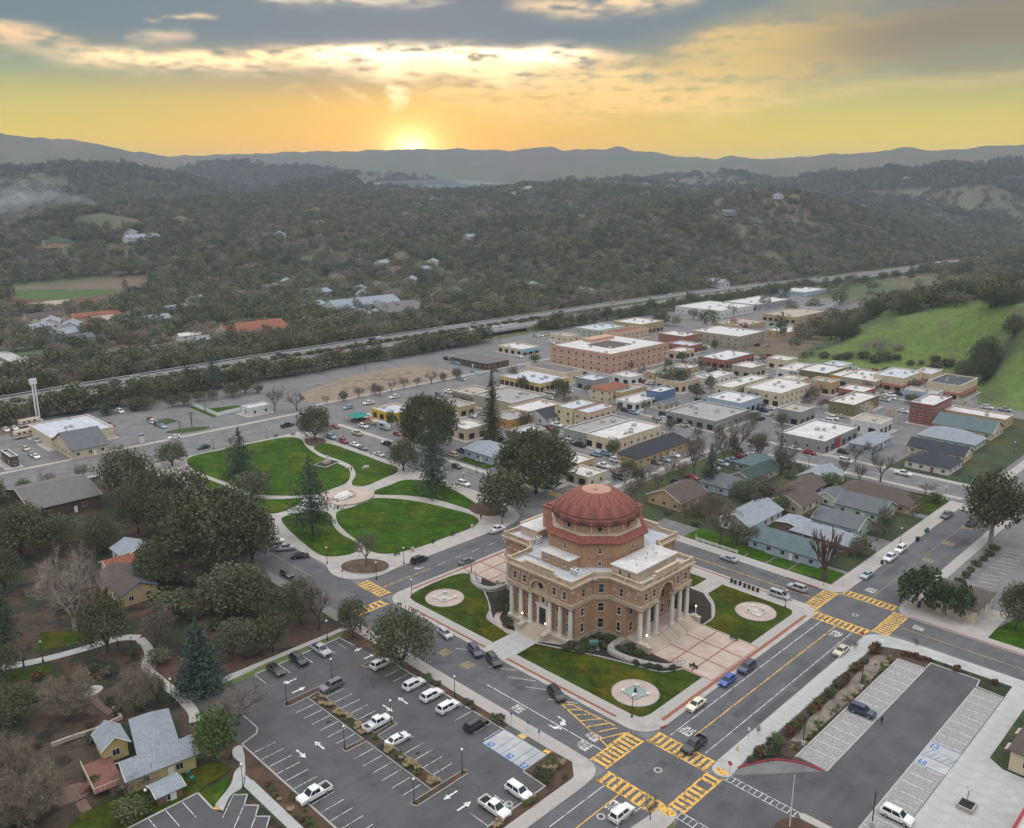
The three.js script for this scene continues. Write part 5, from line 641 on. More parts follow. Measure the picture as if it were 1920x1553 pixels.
function limb(pos, a, b, r0, r1, n) { // tapered limb, open ended
  const d = b.clone().sub(a).normalize(), u = Math.abs(d.y) < 0.9 ? V3(0, 1, 0).cross(d).normalize() : V3(1, 0, 0).cross(d).normalize(), v = d.clone().cross(u);
  for (let i = 0; i < n; i++) { const t0 = i / n * 6.2832, t1 = (i + 1) / n * 6.2832, p = (c, t, r) => [c.x + (u.x * Math.cos(t) + v.x * Math.sin(t)) * r, c.y + (u.y * Math.cos(t) + v.y * Math.sin(t)) * r, c.z + (u.z * Math.cos(t) + v.z * Math.sin(t)) * r]; const A = p(a, t0, r0), B = p(a, t1, r0), C = p(b, t1, r1), D = p(b, t0, r1); pos.push(...A, ...D, ...C, ...A, ...C, ...B); }
}
const woodGeo = (pos) => { const g = new THREE.BufferGeometry(); g.setAttribute('position', new THREE.Float32BufferAttribute(pos, 3)); g.computeVertexNormals(); return planarUV(g); };
function skeleton(seed, { h, fork, kids, len, shrink, spread, up, depth, r0 }) { // returns { low: trunk and limbs, fine: branchlets, tips }
  const r = rng(seed), low = [], fine = [], tips = [], top = V3((r() - 0.5) * 0.4, fork, (r() - 0.5) * 0.4); limb(low, V3(0, -0.2, 0), top, r0 * 1.15, r0 * 0.8, 8);
  const grow = (a, dir, L, rad, k) => {
    const mid = a.clone().addScaledVector(dir, L * 0.5).add(V3((r() - 0.5) * L * 0.16, (r() - 0.5) * L * 0.1, (r() - 0.5) * L * 0.16)), b = mid.clone().addScaledVector(dir, L * 0.5).add(V3((r() - 0.5) * L * 0.12, L * up * 0.12, (r() - 0.5) * L * 0.12)), out = k > 1 ? low : fine, n = k > 2 ? 6 : k > 1 ? 4 : 3;
    limb(out, a, mid, rad, rad * 0.8, n); limb(out, mid, b, rad * 0.8, rad * 0.58, n); if (k <= 0) { tips.push(b); return; } if (k === 1) tips.push(mid);
    const c = kids[depth - k] ?? 3; for (let i = 0; i < c; i++) { const t = (i + r()) / c * 6.283, e = spread * (0.55 + r() * 0.75), u = Math.abs(dir.y) < 0.95 ? V3(0, 1, 0).cross(dir).normalize() : V3(1, 0, 0), w = dir.clone().cross(u), d = dir.clone().addScaledVector(u, Math.cos(t) * e).addScaledVector(w, Math.sin(t) * e).add(V3(0, up * 0.3, 0)).normalize(); grow(i === 0 ? b : lerpV(mid, b, r()), d, L * shrink * (0.75 + r() * 0.5), rad * 0.56, k - 1); }
  };
  const n = kids[0]; for (let i = 0; i < n; i++) { const t = (i + r() * 0.7) / n * 6.283, e = spread * (0.7 + 0.6 * r()); grow(top.clone(), V3(Math.cos(t) * e, 1, Math.sin(t) * e).normalize(), len * (0.8 + 0.4 * r()), r0 * 0.55, depth); }
  return { low: woodGeo(low), fine: fine.length ? woodGeo(fine) : null, tips };
}
const lerpV = (a, b, t) => a.clone().lerp(b, t);
function proto(name, parts) { const g = new THREE.Group(); g.name = name; for (const [n, geo, m] of parts) if (geo) mesh(n, geo, m, g); g.userData.size = new THREE.Box3().setFromObject(g).getSize(V3(0, 0, 0)); return g; }
const PROTO = {};
function broad(key, seed, W, H, n, size, fol, bark = BARK.dark, name = 'oak_tree', base = 0.24, lobes = 26) {
  const r = rng(seed), sk = skeleton(seed, { h: H, fork: H * base, kids: [5, 3, 2], len: H * 0.32, shrink: 0.62, spread: 0.85, up: 0.25, depth: 2, r0: H * 0.035 }), bl = [];
  const yc = H * (base + (1 - base) * 0.5), ry = H * (1 - base) * 0.5;
  for (let i = 0; i < lobes; i++) { const u = 1 - 1.75 * (i + 0.5) / lobes, t = i * 2.399 + r() * 0.7, q = 0.62 + 0.3 * r(), sx = Math.sqrt(Math.max(0, 1 - u * u)), s = (0.9 + 0.5 * r()) * 0.76 / Math.sqrt(lobes); bl.push([Math.cos(t) * sx * q * W * 0.46, yc + u * ry * q * 0.95, Math.sin(t) * sx * q * W * 0.46, W * s * 1.25, H * s * 1.15, W * s * 1.25]); }
  PROTO[key] = proto(name, [['trunk', sk.low, bark], ['crown', leafGeo(bl, n, size, seed + 1), fol]]);
}
broad('oak0', 11, 15, 11, 5200, 0.29, FOL.oak, BARK.dark, 'oak_tree', 0.12, 26); broad('oak1', 12, 15, 12, 5200, 0.29, FOL.oak, BARK.dark, 'oak_tree', 0.12, 32); broad('oak2', 13, 13, 12, 4400, 0.28, FOL.oak, BARK.dark, 'oak_tree', 0.12, 24); broad('bigoak', 14, 22, 15, 13000, 0.33, FOL.oak, BARK.dark, 'oak_tree', 0.06, 64);
broad('olive', 15, 12, 9, 2600, 0.3, FOL.olive, BARK.grey, 'evergreen_tree', 0.18, 26); broad('fresh', 16, 7, 9, 2000, 0.26, FOL.fresh, BARK.brown, 'evergreen_tree', 0.12, 26); broad('magnolia', 17, 13, 12, 3400, 0.34, FOL.oak, BARK.grey, 'magnolia_tree', 0.1, 40); broad('euc', 18, 14, 16, 6800, 0.34, FOL.euc, BARK.pale, 'eucalyptus_tree', 0.26, 30);
broad('small', 19, 7, 7, 900, 0.34, FOL.oak, BARK.dark, 'evergreen_tree', 0.16, 14); broad('small2', 20, 7, 7, 900, 0.34, FOL.olive, BARK.dark, 'evergreen_tree', 0.16, 14); broad('blossom', 21, 6, 6, 700, 0.2, FOL.blossom, BARK.brown, 'blossom_tree', 0.25, 22);
function bushP(key, seed, fol, n = 520, size = 0.16, name = 'shrub', flat = 1) { const r = rng(seed), bl = []; for (let i = 0; i < 12; i++) { const t = i * 2.4, q = Math.sqrt(i / 12); bl.push([Math.cos(t) * q * 0.75, 0.45 + 0.35 * r() * (1 - q * 0.6), Math.sin(t) * q * 0.75, 0.36, 0.36, 0.36]); } PROTO[key] = proto(name, [['foliage', leafGeo(bl, n, size, seed), fol]]); }
bushP('shrub', 31, FOL.oak); bushP('shrub2', 32, FOL.fresh); bushP('shrub3', 33, FOL.olive); bushP('russet', 34, FOL.russet, 420, 0.15); bushP('hedge', 35, FOL.oak, 900, 0.11, 'clipped_hedge');
{ // tufts of dry ornamental grass
  const r = rng(36), pos = [], col = []; for (let i = 0; i < 130; i++) { const t = r() * 6.283, l = 0.45 + 0.5 * r(), o = 0.25 + 0.5 * r(), bxx = Math.cos(t) * 0.12 * r(), bz = Math.sin(t) * 0.12 * r(), ex = Math.cos(t) * o, ez = Math.sin(t) * o, w = 0.035; pos.push(bxx - Math.sin(t) * w, 0, bz + Math.cos(t) * w, bxx + Math.sin(t) * w, 0, bz - Math.cos(t) * w, ex * 0.6, l, ez * 0.6, ex * 0.6 - Math.sin(t) * w, l, ez * 0.6 + Math.cos(t) * w, ex * 0.6 + Math.sin(t) * w, l, ez * 0.6 - Math.cos(t) * w, ex, l * 0.75, ez); const c = 0.7 + 0.6 * r(); for (let k = 0; k < 6; k++) col.push(c, c, c); }
  const g = new THREE.BufferGeometry(); g.setAttribute('position', new THREE.Float32BufferAttribute(pos, 3)); g.setAttribute('color', new THREE.Float32BufferAttribute(col, 3)); g.computeVertexNormals(); PROTO.tuft = proto('grass_tuft', [['blades', g, FOL.straw]]); const m = PROTO.tuft.clone(); m.children[0].material = FOL.fresh; PROTO.greenTuft = m; m.userData = { ...PROTO.tuft.userData };
}
function conifer(key, seed, W, H, tiers, perTier, n, size, fol, droop, taper, bark = BARK.brown, name = 'cedar_tree', bare = 0.08) {
  const r = rng(seed), bl = [], low = []; limb(low, V3(0, -0.2, 0), V3(0, H * 0.55, 0), H * 0.022, H * 0.013, 8); limb(low, V3(0, H * 0.55, 0), V3(0, H * 0.98, 0), H * 0.013, 0.04, 6);
  for (let i = 0; i < tiers; i++) { const f = i / (tiers - 1), y = H * (bare + (0.97 - bare) * f), R = W / 2 * Math.pow(1 - f, taper) * (0.75 + 0.45 * r()) + 0.25, k = Math.max(3, Math.round(perTier * (1 - f * 0.6)));
    for (let j = 0; j < k; j++) { const t = j / k * 6.283 + i * 1.3 + r() * 0.7, L = R * (0.65 + 0.5 * r()); limb(low, V3(0, y, 0), V3(Math.cos(t) * L * 0.8, y - droop * L * 0.6 + 0.1 * L, Math.sin(t) * L * 0.8), H * 0.006, 0.02, 3); for (let q = 0.35; q <= 1.01; q += 0.32) bl.push([Math.cos(t) * L * q, y - droop * L * q * q, Math.sin(t) * L * q, L * 0.3 + 0.14, H / tiers * 0.46 + 0.08, L * 0.3 + 0.14]); } }
  PROTO[key] = proto(name, [['trunk', woodGeo(low), bark], ['crown', leafGeo(bl, n, size, seed + 5, 0.45), fol]]);
}
conifer('cedar0', 41, 14, 18, 15, 7, 4200, 0.3, FOL.cedar, 0.12, 0.62, BARK.dark, 'cedar_tree', 0.12); conifer('cedar1', 42, 14, 20, 17, 7, 4200, 0.3, FOL.cedar, 0.05, 0.5, BARK.dark, 'cedar_tree', 0.16); conifer('deodar', 43, 15, 17, 22, 10, 9500, 0.33, FOL.blue, 0.35, 0.62, BARK.dark, 'deodar_cedar', 0.04); conifer('redwood', 44, 7, 27, 40, 7, 5200, 0.26, FOL.redwood, 0.22, 0.75, BARK.brown, 'redwood_tree', 0.05); conifer('conif', 45, 7, 12, 16, 7, 2200, 0.26, FOL.cedar, 0.1, 0.7, BARK.brown, 'conifer_tree', 0.06); conifer('mono', 46, 7, 22, 16, 6, 1600, 0.3, FOL.blue, -0.1, 0.35, BARK.grey, 'pine_shaped_mast', 0.35);
{ const r = rng(47), bl = []; for (let i = 0; i < 34; i++) { const t = i * 2.4, q = Math.sqrt(i / 34), h = 2.2 + 5 * r() * (1 - q * 0.5); bl.push([Math.cos(t) * q * 3.8, h, Math.sin(t) * q * 3.8, 0.75, 1.5, 0.75]); } PROTO.juniper = proto('juniper_tree', [['trunk', skeleton(47, { h: 8, fork: 1, kids: [5, 3], len: 3, shrink: 0.6, spread: 0.7, up: 0.6, depth: 1, r0: 0.3 }).low, BARK.brown], ['crown', leafGeo(bl, 2800, 0.26, 48), FOL.juniper]]); }
function bareP(key, seed, o, bark, twigs, twig, name = 'bare_tree', tw = 0.022, tl = 0.8) {
  const s = skeleton(seed, o), r = rng(seed + 3), pos = [], col = []; for (const p of s.tips) for (let i = 0; i < twigs; i++) { const d = V3(r() - 0.5, r() * 0.75 - 0.15, r() - 0.5).normalize().multiplyScalar(tl * (0.5 + r())), q = V3(r() - 0.5, r() - 0.5, r() - 0.5).normalize().multiplyScalar(tw), a = p.clone().addScaledVector(V3(r() - 0.5, r() - 0.5, r() - 0.5), tl * 0.5); pos.push(a.x - q.x, a.y - q.y, a.z - q.z, a.x + q.x, a.y + q.y, a.z + q.z, a.x + d.x, a.y + d.y, a.z + d.z); const c = 0.75 + r() * 0.5; for (let k = 0; k < 3; k++) col.push(c, c, c); }
  const g = new THREE.BufferGeometry(); g.setAttribute('position', new THREE.Float32BufferAttribute(pos, 3)); g.setAttribute('color', new THREE.Float32BufferAttribute(col, 3)); g.computeVertexNormals();
  PROTO[key] = proto(name, [['trunk', s.low, bark], ['branches', s.fine, bark], ['twigs', g, twig]]);
}
bareP('bare0', 51, { h: 9, fork: 2, kids: [5, 4, 3, 3], len: 2.8, shrink: 0.68, spread: 0.8, up: 0.3, depth: 3, r0: 0.3 }, BARK.grey, 7, FOL.twig); bareP('bare1', 52, { h: 10, fork: 2.4, kids: [4, 4, 4, 3], len: 3.2, shrink: 0.66, spread: 0.62, up: 0.5, depth: 3, r0: 0.3 }, BARK.brown, 7, FOL.twig); bareP('bare2', 53, { h: 8, fork: 1.6, kids: [5, 4, 4], len: 2.6, shrink: 0.72, spread: 0.9, up: 0.2, depth: 2, r0: 0.26 }, BARK.grey, 16, FOL.twig, 'bare_tree', 0.03, 1.1);
bareP('sycamore', 54, { h: 20, fork: 3.2, kids: [4, 4, 4, 3], len: 6.2, shrink: 0.68, spread: 0.6, up: 0.55, depth: 3, r0: 0.6 }, BARK.pale, 6, LEAF('pale twigs', [0.34, 0.28, 0.23]), 'sycamore_tree', 0.035, 1.5); bareP('pollard', 55, { h: 10, fork: 2.6, kids: [9, 2], len: 5.2, shrink: 0.42, spread: 0.42, up: 0.7, depth: 1, r0: 0.55 }, BARK.brown, 14, LEAF('brown twigs', [0.2, 0.12, 0.09]), 'pollarded_tree', 0.03, 0.7); bareP('scrub', 56, { h: 6, fork: 0.5, kids: [7, 4, 3], len: 2.2, shrink: 0.75, spread: 0.9, up: 0.35, depth: 2, r0: 0.14 }, BARK.grey, 26, LEAF('dry tan twigs', [0.26, 0.215, 0.16]), 'bare_tree', 0.028, 1.0);
{ const r = rng(57), pos = []; const fr = []; for (let i = 0; i < 26; i++) { const t = i / 26 * 6.283 + r() * 0.2, e = 0.2 + r() * 0.9, L = 1.9; for (let k = 0; k < 5; k++) { const a = k / 5, b = (k + 1) / 5, p = (q) => [Math.cos(t) * L * q, 6 + L * (e * q - 1.3 * q * q), Math.sin(t) * L * q], A = p(a), B = p(b), w = 0.22 * (1 - a); fr.push(A[0] - Math.sin(t) * w, A[1] - 0.1, A[2] + Math.cos(t) * w, A[0], A[1], A[2], B[0], B[1], B[2], A[0] + Math.sin(t) * w, A[1] - 0.1, A[2] - Math.cos(t) * w, A[0], A[1], A[2], B[0], B[1], B[2]); } } limb(pos, V3(0, 0, 0), V3(0.2, 6, 0), 0.26, 0.2, 8); const g = new THREE.BufferGeometry(); g.setAttribute('position', new THREE.Float32BufferAttribute(fr, 3)); g.setAttribute('color', new THREE.Float32BufferAttribute(new Float32Array(fr.length).fill(1), 3)); g.computeVertexNormals(); PROTO.palm = proto('palm_tree', [['trunk', woodGeo(pos), BARK.brown], ['fronds', g, FOL.fresh]]); }
let tn = 0;
function tree(type, x, z, h, w, label, category = 'tree', group, y) { const p = PROTO[type], s = p.userData.size, ww = w / ((s.x + s.z) / 2); const o = copy(p, label, x, y ?? Math.max(0, ground(x, z)), z, (tn++ * 2.39996) % 6.283, V3(ww, h / s.y, ww)); delete o.userData.size; return tag(o, label, category, group); }
const treeList = [
  ['cedar0', -14.55,-143.34,18.9,17.07, 'dark green cedar with open tiers on the park lawn beside the avenue'], ['olive', -20.58,-125.27,8.8,15, 'low rounded grey green tree below the park cedar'], ['cedar1', -24.27,-83.57,24.6,17.74, 'tall dark cedar with gaps between its tiers by the park circle'], ['oak0', 29.6,-167.18,15,15.57, 'round topped oak on a bare soil bed at the avenue corner of the park'], ['bigoak', 50.51,-121.63,24,25.96, 'huge spreading dark oak beside the yellow cafe'], ['oak2', 30.26,-111.48,12.9,12.14, 'smaller oak in front of the huge oak at the park edge'], ['cedar0', 22.24,-85.68,27.2,16.81, 'tall conical cedar with thick trunk on the park lawn by the side street'], ['redwood', 76.55,-114.66,29.8,13.34, 'very tall narrow redwood behind the blue roofed house'],
  ['magnolia', 23.94,-55.12,15.9,17.73, 'dense round magnolia on a mulch bed at the park corner'], ['bigoak', 46.42,-62.57,22.6,28.71, 'wide dark oak hiding the tan flat roofed shop'], ['bare0', -25.81,-55.65,11.9,8.17, 'leafless tree in the round soil bed'], ['oak1', -49.57,-150.79,18,19.18, 'spreading oak behind the end of the grey roofed hall'], ['oak0', -48.76,-132.3,15.4,17.41, 'dark oak crowding the park corner beside the small car park'], ['bigoak', -53.35,-83.43,22.3,29.93, 'massive dark oak overhanging the street beside the silver pickup'], ['oak2', -24.61,-174.9,9.3,12.39, 'small round oak at the avenue kerb'], ['oak1', -69.41,-82.16,12,12.3, 'dark oak over the tan house with blue fascia'], ['olive', -62.02,-60.14,11.2,17.77, 'grey green evergreen mound beside the white hatchback'], ['small', -56.45,-137.38,4.3,5, 'small dark bush in the shaded car park'], ['oak2', -86.23,-138.93,11.6,17.67, 'dark tree mass at the fence of the grey roofed hall'], ['oak0', -70.49,-118.68,8.9,10.8, 'bushy evergreen beside the white van'], ['small', -73.2,-141.51,4.2,9.67, 'dark shrub below the grey roofed hall'], ['oak2', -84.03,-165.98,12.5,10.94, 'dark tree at the far end of the grey roofed hall'],
  ['oak2', -87.93,-125.23,15.5,17.91, 'dark oak filling the corner behind the pale sycamore'], ['oak2', -78.36,-126.09,9.5,12.31, 'dark oak crown above the pale sycamore'], ['oak1', -71.5,-113.29,10.8,10.76, 'bushy oak beside the red tiled wing'], ['oak2', -96.97,-107.31,11.8,10.36, 'dark oak on the far side of the pale sycamore'], ['conif', -103.09,-85.67,15,7.21, 'dark conifer below the sycamore grove'], ['oak2', -40.92,-125.75,15.5,15.16, 'oak between the avenue oak and the massive oak'], ['oak0', -52.03,-114.68,13.6,17.13, 'oak pressed against the massive oak over the small car park'], ['oak0', -41.14,-97.31,15.2,18.23, 'oak crown rising behind the massive oak by the park path'], ['oak1', -46.01,-78.62,17.4,16.36, 'oak crown at the street end of the massive oak'], ['oak2', -66.74,-88.82,11.5,12.03, 'oak crown over the white house by the red tiled wing'], ['small', -74.19,-64.75,7.5,11.98, 'dark evergreen bush before the tan house'], ['oak2', -58.95,-120.33,16.5,11.38, 'oak beside the hall end wall'], ['bare1', -81.84,-53.66,10.5,8, 'leafless tree by the deodar cedar'], ['olive', -69.8,-41.56,7.1,9.07, 'grey green bush by the garden hut'],
  ['sycamore', -91.77,-74.14,22.1,18.93, 'large white barked leafless sycamore'], ['bare1', -88.37,-74.4,19.1,9.59, 'pale leafless tree leaning by the big sycamore'], ['oak2', -90.25,-59.29,14.6,11.44, 'dark oak beside the pale garden path'], ['bare0', -82.29,-51.75,11.6,9.38, 'leafless grey tree by the garden path bend'], ['deodar', -82.68,-31.68,19.2,15.07, 'large blue green deodar cedar by the footpath'], ['scrub', -94.39,-33.42,12,9.23, 'leafless brown tree behind the yellow house'], ['scrub', -103.84,-40.72,10.9,12.8, 'wide leafless tree over the brown garden'], ['scrub', -117.32,-24.47,13.6,10.11, 'pale twiggy leafless tree at the garden edge'], ['scrub', -116.62,-14.78,12.3,10.68, 'pale twiggy leafless tree over the brick path'], ['scrub', -121.03,-16.23,11,9.51, 'tangled leafless tree in the corner of the garden'], ['oak2', -111.68,-47.15,7.2,9.99, 'dark green bushy tree at the garden boundary'], ['fresh', -91.14,-8.63,11.3,8.67, 'dense bright green tree beside the yellow house'], ['bare2', -83.17,-16.01,9.3,13.48, 'leafless oak leaning over the car park entrance'], ['conif', -105.01,-78.91,16.1,7.76, 'dark conifer by the pale sycamore'], ['oak2', -90.43,-33.97,6,4.08, 'small dark evergreen by the footpath lamp'], ['bare2', -104,-11.09,4.6,8.78, 'leafless shrub below the yellow house wall'], ['bare0', -105.08,-64.24,9.2,8.01, 'leafless tree beside the pale path'], ['small', -106.83,-5.96,3,6.64, 'dark hedge mass behind the wooden shed'], ['oak2', -109.22,-63.28,8,7.85, 'dark shrubby tree along the garden path'],
  ['oak1', -54.43,-41.35,11.2,10.74, 'dark oak on the leaf strewn verge above the car park'], ['bare1', -53.08,-35.76,13.9,9.12, 'slender grey leafless tree on the car park verge'], ['oak2', -49.36,-27.92,9.8,7.73, 'compact oak at the car park corner by the yellow hydrant'], ['oak1', -49.49,-10.11,13.3,14.79, 'broad oak over the kerb beside the silver hatchback'], ['small', -65.63,-34.07,10.6,7.44, 'dark bushy evergreen on the verge by the black cars'], ['olive', -70.43,-38.42,7.6,8.98, 'dull green bushy tree on the verge'], ['oak2', -61.79,-53.1,12.6,15.79, 'rounded dark tree behind the tan garden hut'],
  ['juniper', 52.89,55.66,11.3,10.85, 'ragged dark juniper on the corner by the yellow crossing'], ['juniper', 53.92,63.08,8.8,8.91, 'second ragged juniper in front of the brown roofed building'], ['euc', 105.72,55.68,22.5,17.92, 'tall eucalyptus with pale trunk beside the street'], ['pollard', 51,33.26,14.5,9.98, 'pollarded tree with upright brown limbs on the corner lawn'], ['bare1', 51.65,2.77,18.7,12.23, 'dense leafless tree behind the white rail fence'], ['conif', 90.77,-25.21,15.5,10.96, 'dark green conifer beside the green roofed office'], ['bare2', 94.81,-0.42,9.1,10.99, 'rounded leafless tree behind the white cottage'], ['conif', 123.96,-17.76,16.1,4.53, 'dark spire shaped conifer among bare branches'], ['bare1', 119.54,-15.07,14.9,12.09, 'leafless tree wrapped round the dark spire conifer'], ['small2', 55.15,5.75,7.9,6.38, 'grey green bush at the end of the grey bungalow'], ['bare1', 137.2,12.28,12.7,10.58, 'leafless tree on the verge opposite the white cottage'], ['fresh', 117.16,3.87,6.4,8.47, 'yellow green bush between the brown roofs'], ['bare0', 152.23,-2.8,8,7.67, 'small leafless tree in front of the pale blue roof'], ['small', 129.23,33.02,3.9,5.68, 'clipped round tree at the crossing corner'], ['oak2', 89.83,-10.11,6.8,13.46, 'dark evergreen mass behind the white cottage'], ['bare1', 159.74,0.09,8.4,8.75, 'brown leafless tree beside the timber fence'],
  ['bare1', 124.67,-35.36,18.2,12.41, 'tall leafless tree before the striped car park'], ['bare1', 117.81,-36.24,12.4,7.74, 'slim leafless tree in the row before the striped car park'], ['bare0', 130.75,-29.24,13.5,8.49, 'leafless tree beside the flat grey roof'], ['bare0', 95.79,-34.45,18.7,9.77, 'leafless tree near the blossom trees'], ['blossom', 238.97,-62.23,10.5,7.27, 'white blossom tree on the shopping street corner'], ['blossom', 197.45,-46.31,6.7,7.35, 'white blossom tree in front of the olive green shop'], ['blossom', 211.88,-24.22,9.3,9.53, 'wide white blossom tree beside the olive green shop'], ['blossom', 215.77,-15.36,8.6,6.42, 'white blossom tree by the dark red building'], ['small2', 257.97,-21.94,5.4,8.66, 'yellow green street tree before the tiled arcade'], ['blossom', 266.32,-2.57,5.2,7.69, 'pale blossom tree beside the cream arcade end'], ['oak1', 331.5,-14.17,24.6,16.55, 'dark oak at the foot of the green hill'], ['oak2', 322.42,-20.3,13,12.81, 'rounded oak behind the tiled arcade'], ['oak2', 337.91,-4.72,12.6,11.9, 'dark round oak below the green slope'], ['oak2', 327.88,-11.83,10.2,12.75, 'low rounded tree between the two hill foot oaks'],
  ['oak2', 208.83,-120.57,12.1,19.47, 'double crowned dark oak beside the parking rows'], ['bare0', 161.74,-187.85,10.6,8.31, 'leafless street tree at the tiled corner restaurant'], ['bare2', 147.71,-139.92,1.9,5.01, 'small pale shrub by the cream building'], ['small', 206.25,-214.18,5.5,7.69, 'clipped tree by the blue fascia shop'], ['bare0', 145.3,-107.19,6.7,5.89, 'leafless tree beside the blue cottage'], ['bare0', 154.44,-98,7.9,6.48, 'leafless tree in front of the cream cottage'], ['bare0', 89.67,-112.12,4.4,5.88, 'small leafless tree in the side car park'], ['blossom', 107.14,-61.52,4.2,6.49, 'pale blossom tree at the dark roofed restaurant'], ['bare2', 86.86,-46.79,4.4,8.31, 'pale twiggy tree at the shop street corner'], ['bare1', 111.79,-45.28,13.1,8.76, 'tall leafless street tree by the dark roofed restaurant'], ['bare1', 208.9,-140.45,11.3,5.54, 'leafless tree in front of the salmon hotel'], ['blossom', 96.37,-43.4,2.9,4.21, 'low blossom tree near the parked cars'],
  ['bare1', 41.01,-217.59,14.2,9.52, 'leafless tree beside the white box building'], ['bare1', 49.71,-213.37,9.8,11.19, 'grey leafless tree by the dirt lot'], ['bare0', 92.68,-209.29,7,6.42, 'small leafless tree on the avenue pavement'], ['mono', 38.13,-269.39,20,8.41, 'pine shaped phone mast'], ['cedar0', -13.81,-265.48,8.1,8.81, 'dark conifer behind the petrol station'], ['oak1', 4.45,-272.93,12.6,15.37, 'rounded oak at the freeway edge'], ['oak0', -3.85,-279.48,11,11.64, 'broad oak beside the freeway lanes'], ['palm', 4.69,-221.8,6.1,3.92, 'palm tree on the small traffic island'], ['palm', -0.79,-221.4,3.2,2.49, 'short palm on the small traffic island'], ['palm', 85.44,-458.76,17.4,6.6, 'tall palm among the flats beyond the freeway'], ['small', 18.97,-273.11,10.3,10.72, 'round evergreen beside the utility poles'],
  ['bare1', -49.89,52.68,5.1,2.81, 'small leafless street tree at the yellow tactile corner'], ['bare2', 22.86,53.47,2.9,1.57, 'sapling in the pavement by the tan saloon'], ['bare2', 33.45,62.21,2.9,1.93, 'sapling in the pavement along the school street'], ['bare2', -18.6,53.71,3,1.17, 'sapling in the pavement beside the white notice'], ['oak1', 57.2,75.09,12.3,8.75, 'dark evergreen beside the school flagpole'],
];
for (const t of treeList) tree(t[0], ...t.slice(1, 5), t[5]);
// rows and groves whose members only their place tells apart
{
  const r = rng(91), row = (types, x0, z0, x1, z1, n, h, w, label, group, jit = 4) => { for (let i = 0; i < n; i++) { const t = (i + 0.5) / n, s = 0.75 + r() * 0.55; tree(types[Math.floor(r() * types.length)], lerp(x0, x1, t) + (r() - 0.5) * jit, lerp(z0, z1, t) + (r() - 0.5) * jit, h * s, w * s * (0.9 + 0.3 * r()), label, 'tree', group); } };
  row(['small', 'small2', 'oak2'], 18, -286, 205, -284, 30, 8.5, 9.5, 'dark evergreen tree in the hedge between freeway and dirt lot', 'trees screening the freeway', 7); row(['small', 'small2', 'oak2'], -110, -280, -4, -284, 13, 8, 9, 'dark evergreen tree in the hedge behind the petrol station', 'trees screening the petrol station', 8);
  row(['small', 'small2', 'oak2', 'bare1'], -110, -338, 330, -352, 46, 9, 10, 'evergreen tree lining the far side of the freeway', 'trees beyond the freeway', 9); row(['small', 'small2', 'oak2'], 296, -290, 350, -292, 8, 8, 9, 'evergreen tree beside the freeway underpass', 'trees by the underpass', 8); row(['small', 'oak2', 'bare1'], 360, -292, 900, -262, 30, 9, 10, 'evergreen tree between the freeway and the far shops', 'trees along the far freeway', 10);
  row(['bare0', 'bare1', 'small2'], 62, -214, 150, -213, 10, 6, 6, 'street tree on the avenue pavement by the dirt lot', 'street trees on the avenue', 2); row(['small2', 'bare2', 'small'], -130, -181, -50, -181, 9, 6, 7, 'street tree along the avenue beyond the hall', 'trees along the avenue', 3); row(['small', 'small2'], -6, -262, 60, -258, 9, 6, 7, 'evergreen at the back of the open lot', 'trees behind the open lot', 6);
  row(['small', 'small2', 'shrub3'], 334, -112, 352, -36, 22, 3.6, 5.5, 'dark shrub along the foot of the green hill', 'shrubs at the hill foot', 9);
  row(['shrub', 'shrub3', 'shrub2'], 52, 58, 104, 58, 11, 1.6, 2.6, 'clipped round bush along the corner car park', 'clipped bushes by the corner car park', 0.6);
  for (let i = 0; i < 52; i++) { const p = [[419.25,15.76,-87.21], [403.38,12.56,-100.86], [405.25,9.34,-122.43], [444.11,17.79,-76.46], [432.13,18.53,-47.29], [397.69,27.79,-21.35], [491.69,14.46,-121.99], [473.38,28.12,-48.16]][i % 8], x = p[0] + (r() - 0.5) * 70, z = p[2] + (r() - 0.5) * 50; tree(['oak1', 'oak2', 'oak0', 'small', 'bare1'][i % 5], x, z, 9 + r() * 5, 11 + r() * 6, 'dark oak on the crest of the green hill', 'tree', 'oaks on the green hill'); }
}
